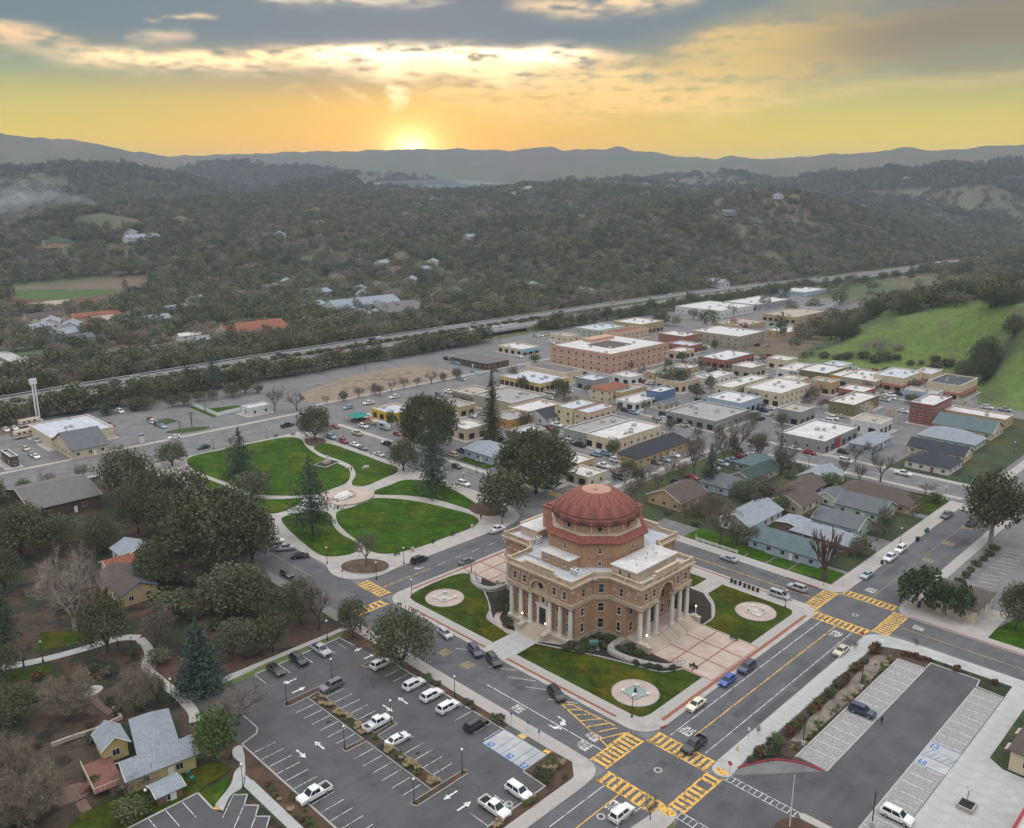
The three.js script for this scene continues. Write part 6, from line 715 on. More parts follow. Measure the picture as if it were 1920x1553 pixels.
// beds: shrubs and grass tufts
{
  const r = rng(93), scatter = (types, pts, n, h, label, group, lift = 0.15) => { const xs = pts.map((p) => p[0]), zs = pts.map((p) => p[1]), inside = (x, z) => { let c = false; for (let i = 0, j = pts.length - 1; i < pts.length; j = i++) if ((pts[i][1] > z) !== (pts[j][1] > z) && x < (pts[j][0] - pts[i][0]) * (z - pts[i][1]) / (pts[j][1] - pts[i][1]) + pts[i][0]) c = !c; return c; }; let k = 0, g = 0; while (k < n && g++ < n * 40) { const x = lerp(Math.min(...xs), Math.max(...xs), r()), z = lerp(Math.min(...zs), Math.max(...zs), r()); if (!inside(x, z)) continue; k++; const s = h * (0.6 + 0.7 * r()); tree(types[Math.floor(r() * types.length)], x, z, s, s * 1.5, label, 'shrub', group, lift); } };
  scatter(['tuft'], rect(-69, -13.6, -67.4, 3.4), 24, 0.9, 'tuft of dry straw coloured grass in the car park median', 'dry grass tufts in the median'); scatter(['tuft', 'tuft', 'greenTuft'], rect(-69, 5.4, -67.4, 22.6), 24, 0.9, 'tuft of dry straw coloured grass in the car park median', 'dry grass tufts in the median'); scatter(['tuft', 'greenTuft', 'russet'], rect(-88.6, 3, -86, 35), 26, 1.0, 'tuft of dry grass in the mulch strip beside the pale pavement', 'grass tufts in the mulch strip');
  scatter(['greenTuft', 'shrub3'], rect(-49.6, -4, -48.4, 19), 16, 1.2, 'rounded grassy shrub in the strip between car park and pavement', 'shrubs in the pavement strip'); scatter(['shrub', 'shrub3', 'greenTuft', 'tuft'], [[-55, 31.2], [-48.6, 31.2], [-48.4, 34.4], [-51, 37], [-55, 36.6]], 22, 1.3, 'green shrub in the corner bed by the crossroads', 'shrubs in the corner bed'); scatter(['tuft', 'greenTuft'], rect(-83, 36, -56, 37.4), 18, 0.9, 'grass tuft in the strip above the street pavement', 'grass tufts by the street');
  scatter(['shrub', 'shrub2', 'shrub3'], [[-22, 9.4], [-12.5, 10.6], [-10, 13.5], [-10, 15], [-13.4, 15.2], [-17, 16]], 26, 1.5, 'dark green shrub in the bed by the recessed brick wall', 'shrubs against the city hall'); scatter(['hedge'], [[-15, 20], [-14.4, 25.5], [-12.4, 29], [-9.6, 31], [-9.8, 31.4], [-13, 29.6], [-15.4, 25]], 14, 0.9, 'low clipped hedge plant along the ramp', 'low hedge along the ramp'); scatter(['shrub', 'shrub2'], [[-13.6, 18], [-10, 18], [-10, 26], [-12, 25]], 10, 1.2, 'green shrub between the ramp and the porch stairs', 'shrubs by the porch stairs'); scatter(['shrub', 'shrub3'], [[-23, -4.5], [-19.5, -9], [-13, -12], [-14, -18], [-19, -14], [-22.6, -9]], 20, 1.5, 'dark shrub in the bed left of the narrow stairs', 'shrubs by the narrow stairs'); scatter(['shrub', 'shrub3'], [[10, 13], [22, 10.5], [22, 15], [15, 22], [10, 23]], 18, 1.4, 'dark shrub in the bed beyond the porch stairs', 'shrubs beyond the porch');
  scatter(['russet', 'shrub3', 'shrub', 'greenTuft'], [[-27, 56.3], [27, 56.2], [27, 57.4], [-20, 58.2]], 44, 1.4, 'russet and green shrub in the long bed beside the pavement', 'shrubs in the long bed'); scatter(['greenTuft', 'tuft'], [[-18, 59.6], [25, 59], [25, 61], [-18, 61]], 56, 0.7, 'small grass tuft in the gravel swale', 'tufts in the gravel swale'); scatter(['russet', 'shrub3'], [[27, 60], [30, 62], [30.6, 80], [27, 80], [29, 76], [29, 67]], 14, 1.0, 'low russet shrub in the bed by the school street', 'shrubs by the school street');
  scatter(['shrub', 'shrub3', 'russet'], [[-132, -60], [-92, -60], [-92, -22], [-132, -10]], 40, 1.6, 'wild shrub on the leaf strewn garden ground', 'garden undergrowth', 0); scatter(['small', 'shrub', 'small2'], [[-90, -90], [-50, -85], [-50, -36], [-90, -40]], 24, 3.2, 'bushy evergreen on the wooded verge', 'verge undergrowth', 0);
}

// ---------- vehicles ----------
const paint = (k, rgb) => mat('car paint ' + k, rgb, null, { roughness: 0.35, clearcoat: 0.8, clearcoatRoughness: 0.08 });
const PAINT = { white: paint('white', [0.78, 0.78, 0.78]), black: paint('black', [0.013, 0.013, 0.016]), silver: paint('silver', [0.42, 0.43, 0.45]), grey: paint('grey', [0.13, 0.135, 0.145]), blue: paint('blue', [0.012, 0.07, 0.36]), navy: paint('navy', [0.018, 0.028, 0.07]), red: paint('red', [0.3, 0.015, 0.018]), tan: paint('tan', [0.55, 0.48, 0.36]), cream: paint('cream', [0.72, 0.66, 0.52]), teal: paint('pale blue', [0.3, 0.4, 0.48]), green: paint('dark green', [0.03, 0.07, 0.06]) };
const CAR = {
  sedan: { L: 4.75, W: 1.82, H: 1.45, p: [[-2.3, 0.3], [-2.37, 0.62], [-2.3, 0.92], [-1.6, 0.99], [1.0, 0.97], [1.9, 0.84], [2.3, 0.66], [2.36, 0.35]], b: [-1.85, 1.15, 0.95], t: [-1.15, 0.3, 1.44], ax: [-1.4, 1.45] },
  hatch: { L: 4.3, W: 1.78, H: 1.5, p: [[-2.05, 0.3], [-2.14, 0.65], [-2.05, 0.98], [0.95, 0.98], [1.7, 0.86], [2.08, 0.66], [2.12, 0.34]], b: [-2.0, 1.15, 0.96], t: [-1.65, 0.3, 1.5], ax: [-1.3, 1.3] },
  suv: { L: 4.8, W: 1.92, H: 1.76, p: [[-2.3, 0.4], [-2.4, 0.7], [-2.34, 1.08], [1.1, 1.08], [2.05, 0.98], [2.34, 0.8], [2.38, 0.4]], b: [-2.32, 1.2, 1.06], t: [-2.0, 0.45, 1.74], ax: [-1.4, 1.45] },
  van: { L: 5, W: 1.95, H: 1.75, p: [[-2.4, 0.34], [-2.5, 0.65], [-2.42, 1.02], [1.4, 1.02], [2.15, 0.86], [2.48, 0.62], [2.46, 0.34]], b: [-2.42, 1.75, 1.0], t: [-2.15, 0.7, 1.74], ax: [-1.5, 1.55] },
  pickup: { L: 5.8, W: 1.98, H: 1.88, p: [[-2.85, 0.5], [-2.88, 0.74], [-0.75, 0.76], [-0.72, 1.12], [1.35, 1.12], [2.6, 1.06], [2.85, 0.85], [2.85, 0.45]], b: [-0.78, 1.5, 1.1], t: [-0.62, 0.72, 1.85], ax: [-1.75, 1.8], bed: 1 },
};
for (const c of Object.values(CAR)) {
  const s = new THREE.Shape(c.p.map(([x, y]) => new THREE.Vector2(x, y))), bv = 0.07, e = new THREE.ExtrudeGeometry(s, { depth: c.W - 2 * bv, bevelThickness: bv, bevelSize: bv * 0.7, bevelSegments: 2, curveSegments: 4 }); e.translate(0, 0, -c.W / 2 + bv);
  const wb = c.W / 2 - 0.08, wt = c.W / 2 - 0.3, [b0, b1, by] = c.b, [t0, t1, ty] = c.t;
  const C = { bl: [b0, by, wb], br: [b0, by, -wb], fl: [b1, by, wb], fr: [b1, by, -wb], tbl: [t0, ty, wt], tbr: [t0, ty, -wt], tfl: [t1, ty, wt], tfr: [t1, ty, -wt] };
  const quad = (a, b, cc, d) => { const g = new THREE.BufferGeometry(); g.setAttribute('position', new THREE.Float32BufferAttribute([...a, ...b, ...cc, ...a, ...cc, ...d], 3)); g.computeVertexNormals(); return planarUV(g); };
  const cab = [quad(C.bl, C.fl, C.tfl, C.tbl), quad(C.fr, C.br, C.tbr, C.tfr), quad(C.fl, C.fr, C.tfr, C.tfl), quad(C.br, C.bl, C.tbl, C.tbr), bx(t1 - t0 + 0.06, 0.07, wt * 2 + 0.06, (t0 + t1) / 2, ty - 0.035, 0)];
  if (c.bed) cab.push(bx(2.1, 0.42, 0.1, -1.8, 0.72, c.W / 2 - 0.06), bx(2.1, 0.42, 0.1, -1.8, 0.72, -c.W / 2 + 0.06), bx(0.1, 0.42, c.W - 0.1, -2.83, 0.72, 0)); else cab.push(bx(t1 - t0 - 0.3, 0.05, 0.05, (t0 + t1) / 2 - 0.1, ty + 0.04, wt - 0.08), bx(t1 - t0 - 0.3, 0.05, 0.05, (t0 + t1) / 2 - 0.1, ty + 0.04, -wt + 0.08));
  for (const sg of [1, -1]) cab.push(bx(0.16, 0.14, 0.2, b1 - 0.35, by + 0.02, sg * (c.W / 2 + 0.06)));
  c.body = merge([e, ...cab]);
  const at4 = (P, u, v) => P[0].map((_, k) => lerp(lerp(P[0][k], P[1][k], u), lerp(P[3][k], P[2][k], u), v)); // P: a,b,c,d ; u along ab, v up
  const glass = (P, u0, u1, v0, v1, n) => { const q = [at4(P, u0, v0), at4(P, u1, v0), at4(P, u1, v1), at4(P, u0, v1)].map((p) => [p[0] + n[0], p[1] + n[1], p[2] + n[2]]); return quad(...q); };
  const o = 0.012, side = [C.bl, C.fl, C.tfl, C.tbl], sideR = [C.fr, C.br, C.tbr, C.tfr];
  c.win = [['windscreen', glass([C.fl, C.fr, C.tfr, C.tfl], 0.06, 0.94, 0.08, 0.94, [o, o, 0])], ['rear_window', glass([C.br, C.bl, C.tbl, C.tbr], 0.1, 0.9, 0.12, 0.9, [-o, o, 0])], ['side_window', glass(side, 0.06, 0.5, 0.14, 0.9, [0, 0.004, o])], ['side_window', glass(side, 0.54, 0.93, 0.14, 0.9, [0, 0.004, o])], ['side_window', glass(sideR, 0.07, 0.46, 0.14, 0.9, [0, 0.004, -o])], ['side_window', glass(sideR, 0.5, 0.94, 0.14, 0.9, [0, 0.004, -o])]];
  c.glassAll = merge(c.win.map((w) => w[1])); c.trim = merge([bx(c.L - 0.5, 0.14, c.W + 0.015, 0, 0.3, 0), bx(0.06, 0.2, c.W * 0.55, c.L / 2 - 0.02, 0.48, 0)]); c.bedFloor = c.bed ? bx(1.95, 0.03, c.W - 0.24, -1.8, 0.77, 0) : null;
}
const tyreG = clean(new THREE.CylinderGeometry(0.35, 0.35, 0.24, 16).rotateX(Math.PI / 2)), rimG = clean(new THREE.CylinderGeometry(0.21, 0.21, 0.26, 10).rotateX(Math.PI / 2)), hlG = bx(0.06, 0.14, 0.34), tlG = bx(0.05, 0.22, 0.24), rackG = merge([bx(0.5, 0.12, 1.1, 0, 0, 0)]);
const farProto = {};
function car(type, colour, x, z, ry, label, group, far = false, y = 0.014) {
  const c = CAR[type], name = { sedan: 'saloon_car', hatch: 'hatchback_car', suv: 'sport_utility_car', van: 'minivan', pickup: 'pickup_truck' }[type], t = thing(name, label, type === 'pickup' ? 'pickup truck' : type === 'van' ? 'van' : 'car', x, y, z, ry, group);
  mesh('body', c.body, PAINT[colour], t);
  if (far) { mesh('windows', c.glassAll, M.carGlass, t); for (const a of c.ax) for (const s of [-1, 1]) mesh('wheel', tyreG, M.rubber, t, a, 0.35, s * (c.W / 2 - 0.1)); return t; }
  for (const [n, g] of c.win) mesh(n, g, M.carGlass, t); mesh('sill_trim', c.trim, M.rubber, t); if (c.bedFloor) mesh('load_bed', c.bedFloor, M.rubber, t);
  for (const a of c.ax) for (const s of [-1, 1]) { const w = mesh('wheel', tyreG, M.rubber, t, a, 0.35, s * (c.W / 2 - 0.1)); mesh('rim', rimG, M.chrome, w); }
  for (const s of [-1, 1]) { mesh('headlight', hlG, M.headlight, t, c.L / 2 - 0.06, 0.68, s * (c.W / 2 - 0.32)); mesh('tail_light', tlG, M.tail, t, -c.L / 2 + 0.0, 0.75, s * (c.W / 2 - 0.2)); }
  return t;
}
// headings: N = +x, S = -x, W = -z, E = +z (rotation of a car whose nose is local +x)
const hN = 0, hS = Math.PI, hW = Math.PI / 2, hE = -Math.PI / 2;
for (const [type, col, x, z, ry, label] of [
  ['sedan', 'black', -69.15,-26.78, hE, 'black saloon in the car park row against the verge'], ['suv', 'black', -63.73,-26.79, hE, 'black sport utility in the car park row against the verge'], ['pickup', 'silver', -58.31,-27.04, hE, 'silver pickup in the car park row against the verge'], ['suv', 'grey', -64.36,-13.7, hS, 'grey boxy off roader at the end of the planted median'], ['suv', 'white', -52.5,-13.29, hN, 'white sport utility under the broad oak'], ['suv', 'white', -52.52,-2.57, hN, 'white sport utility in the bay next to the first grassy shrubs'], ['suv', 'white', -52.46,2.85, hN, 'white sport utility between two other white ones in the car park'], ['suv', 'white', -52.79,8.02, hN, 'white sport utility with an empty bay before the black crossover'], ['suv', 'black', -52.91,15.86, hN, 'black crossover near the accessible bays'], ['pickup', 'white', -65.32,2.6, hN, 'white utility pickup beside the median finger'], ['sedan', 'white', -65.63,9.1, hN, 'white saloon in the middle of the car park'], ['pickup', 'white', -83.91,10.84, hS, 'white pickup with black bed parked alone'], ['suv', 'white', -60.18,33.95, hE, 'white sport utility beside the corner planting bed'], ['pickup', 'white', -65.59,33.84, hE, 'white pickup with open bed in the end bay'],
  ['suv', 'black', -35.18,19.73, -0.35 - Math.PI / 2, 'black sport utility parked askew at the brick edged kerb'], ['suv', 'navy', -35.33,-3.29, -Math.PI / 2 - 0.35, 'dark blue sport utility with roof rails behind a black one at the kerb'], ['suv', 'black', -35.2,2.19, -Math.PI / 2 - 0.35, 'black sport utility at the kerb next to the dark blue one'], ['hatch', 'silver', -34.92,-13.5, -Math.PI / 2 - 0.2, 'silver hatchback half hidden by the broad oak'], ['suv', 'white', -52.32,48.94, hN, 'white sport utility waiting at the crossing'], ['sedan', 'cream', -18.97,40.8, hS, 'cream saloon parked beside the civic lawn'], ['hatch', 'blue', -7.54,40.67, hS, 'bright blue hatchback at the plaza kerb'], ['suv', 'navy', -0.47,41, hS, 'dark blue grey crossover at the plaza kerb'], ['pickup', 'black', -29.7,47.43, hS, 'black pickup driving onto the yellow crossing'], ['sedan', 'tan', 19.7,51.78, hS, 'tan saloon parked before the sapling by the crossing'], ['suv', 'navy', 1.28,64.18, Math.PI + 1.62, 'dark sport utility in the paver bays'], ['suv', 'white', -22.39,79.82, hE, 'white sport utility in the paver bays by the school'],
  ['van', 'silver', 34.28,29.81, hE, 'silver minivan at the kerb by the row of bins'], ['sedan', 'silver', 44.39,9.9, hW, 'silver saloon parked opposite the civic block'], ['suv', 'silver', 40.91,30.96, hW, 'silver estate car moving towards the park'], ['sedan', 'teal', 60.28,40.13, hS, 'pale blue saloon parked near the corner'], ['pickup', 'white', 75.41,40.15, hS, 'white pickup parked behind the pale blue saloon'], ['suv', 'white', 82.89,39.89, hS, 'white sport utility parked behind the white pickup'], ['pickup', 'grey', 118.5,39.86, hS, 'grey pickup driving past the mint green house'], ['suv', 'grey', 116.97,47.19, hN, 'dark car driving away past the eucalyptus'],
  ['suv', 'black', -14.27,-47.98, 0, 'black sport utility driving beside the park lawn'], ['sedan', 'grey', -6.08,-38.38, 0, 'dark saloon on the street between park and city hall'], ['pickup', 'white', 14.78,-48.26, 0, 'white utility pickup parked by the magnolia bed'], ['pickup', 'silver', -35.44,-80.07, -0.55, 'silver crew cab pickup in the angled bays by the park'], ['sedan', 'black', -35.16,-72.66, -0.55, 'black saloon in the angled bays by the park'], ['hatch', 'black', -43.72,-65.11, hE, 'black car driving along the park street'], ['suv', 'white', -34.62,-86.01, -0.55, 'white car mostly hidden by the massive oak'], ['suv', 'white', -61.86,-80.61, -1.1, 'white crossover in the shaded car park behind the tan house'],
  ['sedan', 'navy', -6.92,-187.04, hS, 'dark blue car speeding along the avenue'], ['pickup', 'black', 32.17,-192.07, hN, 'black pickup on the avenue beside the oak'], ['sedan', 'red', 45.42,-176.57, hE, 'red car turning by the yellow cafe'], ['pickup', 'tan', 45.52,-161.12, hW, 'tan pickup on the park side street'], ['suv', 'teal', 35.33,-164.26, hE, 'pale blue wagon parked first in the row along the park'], ['suv', 'red', 35.38,-155.61, hE, 'red sport utility in the parked row along the park'], ['sedan', 'white', 35.78,-148.67, hE, 'white saloon in the parked row along the park'], ['sedan', 'grey', 35.19,-143.09, hE, 'grey saloon in the parked row along the park'], ['sedan', 'silver', 34.78,-131.63, hE, 'silver saloon parked by itself along the park'], ['suv', 'black', 45.26,-141.31, hW, 'black car beside the cafe hedge'], ['suv', 'white', 34.93,-84.96, hE, 'white crossover beside the tall park cedar'], ['hatch', 'black', 45.61,-100.47, hE, 'dark car under the spreading oak'], ['suv', 'teal', 67.62,-199.44, hS, 'blue grey sport utility on the avenue'], ['pickup', 'white', 79.45,-200.03, hS, 'white pickup on the avenue by the dirt lot'], ['suv', 'white', 95.09,-201.32, hS, 'white sport utility on the avenue by the dirt lot'],
]) car(type, col, x, z, ry, label, undefined);
// parked and driving cars farther off
const C2 = ['white', 'white', 'silver', 'grey', 'black', 'white', 'navy', 'teal', 'red', 'tan'], T2 = ['suv', 'sedan', 'suv', 'sedan', 'pickup', 'hatch', 'van'];
let cn = 0;
for (const [ry, where, group, list] of [
  [hN, 'on the freeway', 'cars on the freeway', [[-14.8,-312.9], [-3.48,-309.65], [9.14,-315.22], [32.3,-315.55], [89.12,-317.05], [104.91,-321.97], [124.87,-320.61], [153.87,-320.95], [174.18,-326.65], [303.09,-331.05], [347.85,-327.25], [388.69,-331.2]]],
  [hE, 'outside the petrol station', 'cars at the petrol station', [[-55.68,-232.91], [-56.37,-223.53], [-56.13,-219.78], [-41.93,-216.17], [-49.3,-242.48], [-47.09,-240.25], [-52.28,-258.93], [-52.83,-267.92], [-49.53,-268.36], [-19.42,-246.04], [-7.82,-266.11], [-2.17,-265.53]]],
  [hE, 'in the open lot by the traffic island', 'cars in the open lot', [[-4.66,-240.34], [-5.24,-236.93], [-5.32,-232.76], [-5.17,-227.86]]], [hS, 'on the avenue near the traffic island', 'cars by the traffic island', [[-8.86,-208.46]]],
  [hE, 'by the brown hip roofed shop', 'cars by the brown hip roofed shop', [[175.94,-256.08], [172.15,-244.72], [172.54,-242.1], [173.42,-239.74], [162.04,-217.55], [211.42,-232.24], [173.35,-211.57], [144.7,-208.05], [120.53,-190.86], [113.25,-189.66]]],
  [hN, 'in the car park behind the redwood', 'cars behind the redwood', [[112.25,-171.86], [112.05,-166.57], [103.42,-129.53], [106.09,-113.08], [97.43,-158.63]]], [hE, 'on the street before the tiled corner restaurant', 'cars by the tiled restaurant', [[156.69,-177.31], [155.89,-166.15], [154.92,-158.04], [155.28,-154.84], [145.93,-152.37], [146.62,-147.82]]],
  [hE, 'in the lot behind the salmon hotel', 'cars behind the hotel', [[272.15,-275.2], [275.68,-274.78], [280.06,-275.12], [284.49,-275.47], [272.73,-256.29], [273.11,-253.68], [273.49,-251.07], [260.02,-250.11]]], [hN, 'in the rows by the double crowned oak', 'cars by the double crowned oak', [[207.23,-136.69], [206.38,-133.97], [207.55,-131.9], [206.67,-115.53], [207.91,-110.11], [207.75,-106.16], [206.17,-102.48], [284.36,-166.18]]],
  [hE, 'along the shop street near the dark roofed restaurant', 'cars by the dark roofed restaurant', [[152.36,-107.45], [151.85,-102.26], [152.52,-86.39], [150.93,-80.85], [150.38,-74.46], [97.44,-92.36], [96.57,-86.84], [95.23,-72.31], [91.25,-64.8], [99.32,-52.9], [104.67,-52.88], [111.57,-53.54], [77.12,-52.56]]],
  [hN, 'on the cross street by the cream corner shop', 'cars by the cream corner shop', [[203.97,-83.12], [203.23,-76], [203.43,-68.14], [182.14,-57.04], [191.76,-58.08], [192.41,-46.71], [233.08,-61.93], [150.76,-74.27], [206.57,-102.74], [208.12,-109.35]]], [hE, 'in front of the tiled arcade', 'cars by the tiled arcade', [[272.07,-41.77], [273.97,-61.9], [238.75,-18.81], [256.16,-33.66], [273.45,12.45], [272.35,5.82], [230.87,-50.16], [273.31,-73.88]]],
  [hE, 'on the side street by the white cottage', 'cars on the cottage street', [[150.88,-25.77], [149.93,-19.4], [149.64,-5.4], [149.52,15.06], [138.78,-5.2], [104.35,7.31], [160.13,-10.79]]], [hN, 'in the rows by the far shops', 'cars by the far shops', [[442.93,-203.56], [437.07,-196.62], [433.22,-188], [436.92,-184.28], [464.39,-195.17], [346.2,-150.84], [348.83,-145.44], [507.44,-236.27], [509.49,-237.4], [584.33,-252.07], [620.47,-254.57], [693.53,-251.34]]],
  [hE, 'among the flats beyond the freeway', 'cars among the flats', [[49.21,-532.85], [50.27,-517.4], [52.53,-515.13], [54.62,-513.03], [57.44,-512.38], [0.98,-416.79]]]])
  for (const [x, z] of list) { const t = T2[(cn * 5 + 1) % 7], c = C2[(cn * 3 + (cn >> 2)) % 10]; cn++; car(t, c, x, z, ry, ({ white: 'white', teal: 'pale blue', navy: 'dark blue' }[c] ?? c) + ' ' + { sedan: 'saloon', hatch: 'hatchback', suv: 'sport utility', van: 'minivan', pickup: 'pickup' }[t] + ' ' + (/freeway$/.test(where) && !/beyond/.test(where) ? 'driving ' : 'parked ') + where, group, true, group === 'cars on the freeway' ? 3.21 : 0.02); }
function motorhome(x, z, ry, label) { const t = at('motorhome', label, 'motorhome', x, z, ry, 'motorhomes by the petrol station', 0.02); mesh('body', merge([bx(8.2, 2.5, 2.4, 0, 0.6, 0), bx(1.2, 1.4, 2.3, 4.5, 0.6, 0), bx(6, 0.25, 1.6, -0.5, 3.1, 0)]), PAINT.cream, t); mesh('stripe', bx(8.3, 0.35, 2.44, 0, 1.3, 0), mat('stripe maroon', [0.25, 0.08, 0.07]), t); for (const a of [-2.6, -0.6, 1.6]) for (const s of [-1, 1]) mesh('window', bx(1.2, 0.7, 0.04, a, 1.9, s * 1.21), M.glass, t); mesh('windscreen', bx(0.05, 0.9, 2, 4.12, 2.0, 0), M.glass, t); for (const a of [-2.4, 3]) for (const s of [-1, 1]) mesh('wheel', tyreG, M.rubber, t, a, 0.4, s * 1.1); }
motorhome(-43.33,-270.07, 0.15, 'cream motorhome with maroon stripe behind the petrol station'); motorhome(-50.16,-252.69, 0.15, 'cream motorhome parked among cars by the petrol station');
{ const t = at('box_truck', 'white box truck parked on the road beyond the freeway', 'truck', 0.77,-419.24, -0.9, undefined, 0.05); mesh('box', bx(5, 2.6, 2.3, -1, 0.8, 0), PAINT.white, t); mesh('cab', merge([bx(1.6, 1.9, 2.1, 2.4, 0.6, 0), bx(0.9, 1.0, 2.0, 3.5, 0.6, 0)]), PAINT.white, t); mesh('windscreen', bx(0.05, 0.8, 1.8, 3.22, 1.6, 0), M.glass, t); for (const a of [-2.4, 2.8]) for (const s of [-1, 1]) mesh('wheel', tyreG, M.rubber, t, a, 0.4, s * 1.0); }

// ---------- buildings ----------
const WALL = {}; for (const [k, r, g, b] of [['salmon', 212, 168, 144], ['yellowc', 214, 190, 130], ['cream', 222, 208, 178], ['white', 226, 226, 222], ['beige', 182, 174, 152], ['ochre', 200, 155, 85], ['lime', 222, 216, 168], ['pinkc', 222, 196, 168], ['grey', 160, 160, 158], ['blue', 96, 130, 165], ['brickred', 150, 90, 82], ['olive', 128, 124, 84], ['redbrown', 172, 110, 92], ['mint', 190, 210, 192], ['brownw', 134, 104, 82], ['tan', 200, 172, 130], ['yellow', 230, 190, 40], ['paleblue', 180, 198, 212], ['darkbrown', 96, 78, 66], ['housey', 214, 196, 134], ['orange', 220, 150, 60], ['palegreen', 186, 196, 176]]) WALL[k] = mat('wall ' + k, srgb(r, g, b), 'plaster');
const ROOF = { white: M.whiteRoof, grey: M.greyRoof, dark: M.darkRoof, deck: M.deck, tile: mat('orange clay tile', [0.36, 0.13, 0.075], 'tile'), shingle: mat('grey shingle', [0.17, 0.185, 0.2], 'shingle'), dshingle: mat('dark shingle', [0.05, 0.055, 0.065], 'shingle'), green: mat('green shingle', [0.05, 0.09, 0.08], 'shingle'), brown: mat('brown shingle', [0.13, 0.1, 0.085], 'shingle'), teal: mat('teal grey shingle', [0.14, 0.2, 0.21], 'shingle'), pale: mat('pale blue grey roof', [0.36, 0.4, 0.45], 'shingle'), tan: mat('tan gravel roof', [0.5, 0.44, 0.36], 'roof'), mansard: mat('grey brown shingle', [0.2, 0.185, 0.18], 'shingle') };
const wpane = {}, wframe = {};
function windowOn(t, X, Y, Z, ry, w, h, frame = M.column) {
  const k = w + '_' + h, o = mesh('window', wpane[k] ??= bx(w, h, 0.06), M.glass, t, X, Y, Z, ry);
  mesh('window_frame', wframe[k] ??= merge([bx(w + 0.16, 0.1, 0.12, 0, -0.08, 0), bx(w + 0.16, 0.08, 0.1, 0, h, 0), bx(0.08, h, 0.1, -w / 2 - 0.04, 0, 0), bx(0.08, h, 0.1, w / 2 + 0.04, 0, 0), bx(0.06, h, 0.08, 0, 0, 0.005)]), frame, o); return o;
}
let DUMMY; function facade(t, w, d, h, storeys, gap, ww, wh, shop) { // windows on the four walls of a w x d block
  for (const [L, ox, oz, ry, s] of [[w, 0, d / 2, 0, 'E'], [d, -w / 2, 0, -Math.PI / 2, 'S'], [w, 0, -d / 2, Math.PI, 'W'], [d, w / 2, 0, Math.PI / 2, 'N']]) {
    const n = Math.max(1, Math.floor(L / gap)); for (let f = 0; f < storeys; f++) for (let i = 0; i < n; i++) { if (s === 'W' || s === 'N') { if (storeys < 2 || i % 2) continue; } const a = ((i + 0.5) / n - 0.5) * L, sh = shop && shop.includes(s) && f === 0; if (sh) windowOn(t, ox + Math.cos(ry) * a, 0.4, oz - Math.sin(ry) * a, ry, Math.min(L / n - 0.5, 2.6), 2.1, M.black); else windowOn(t, ox + Math.cos(ry) * a, f * (h / storeys) + (h / storeys - wh) * 0.5, oz - Math.sin(ry) * a, ry, ww, wh); }
  }
}
const axis = (w, d, rot) => Math.abs(Math.sin(rot)) > 0.7 ? [d, w] : [w, d];
const FOOT = [];
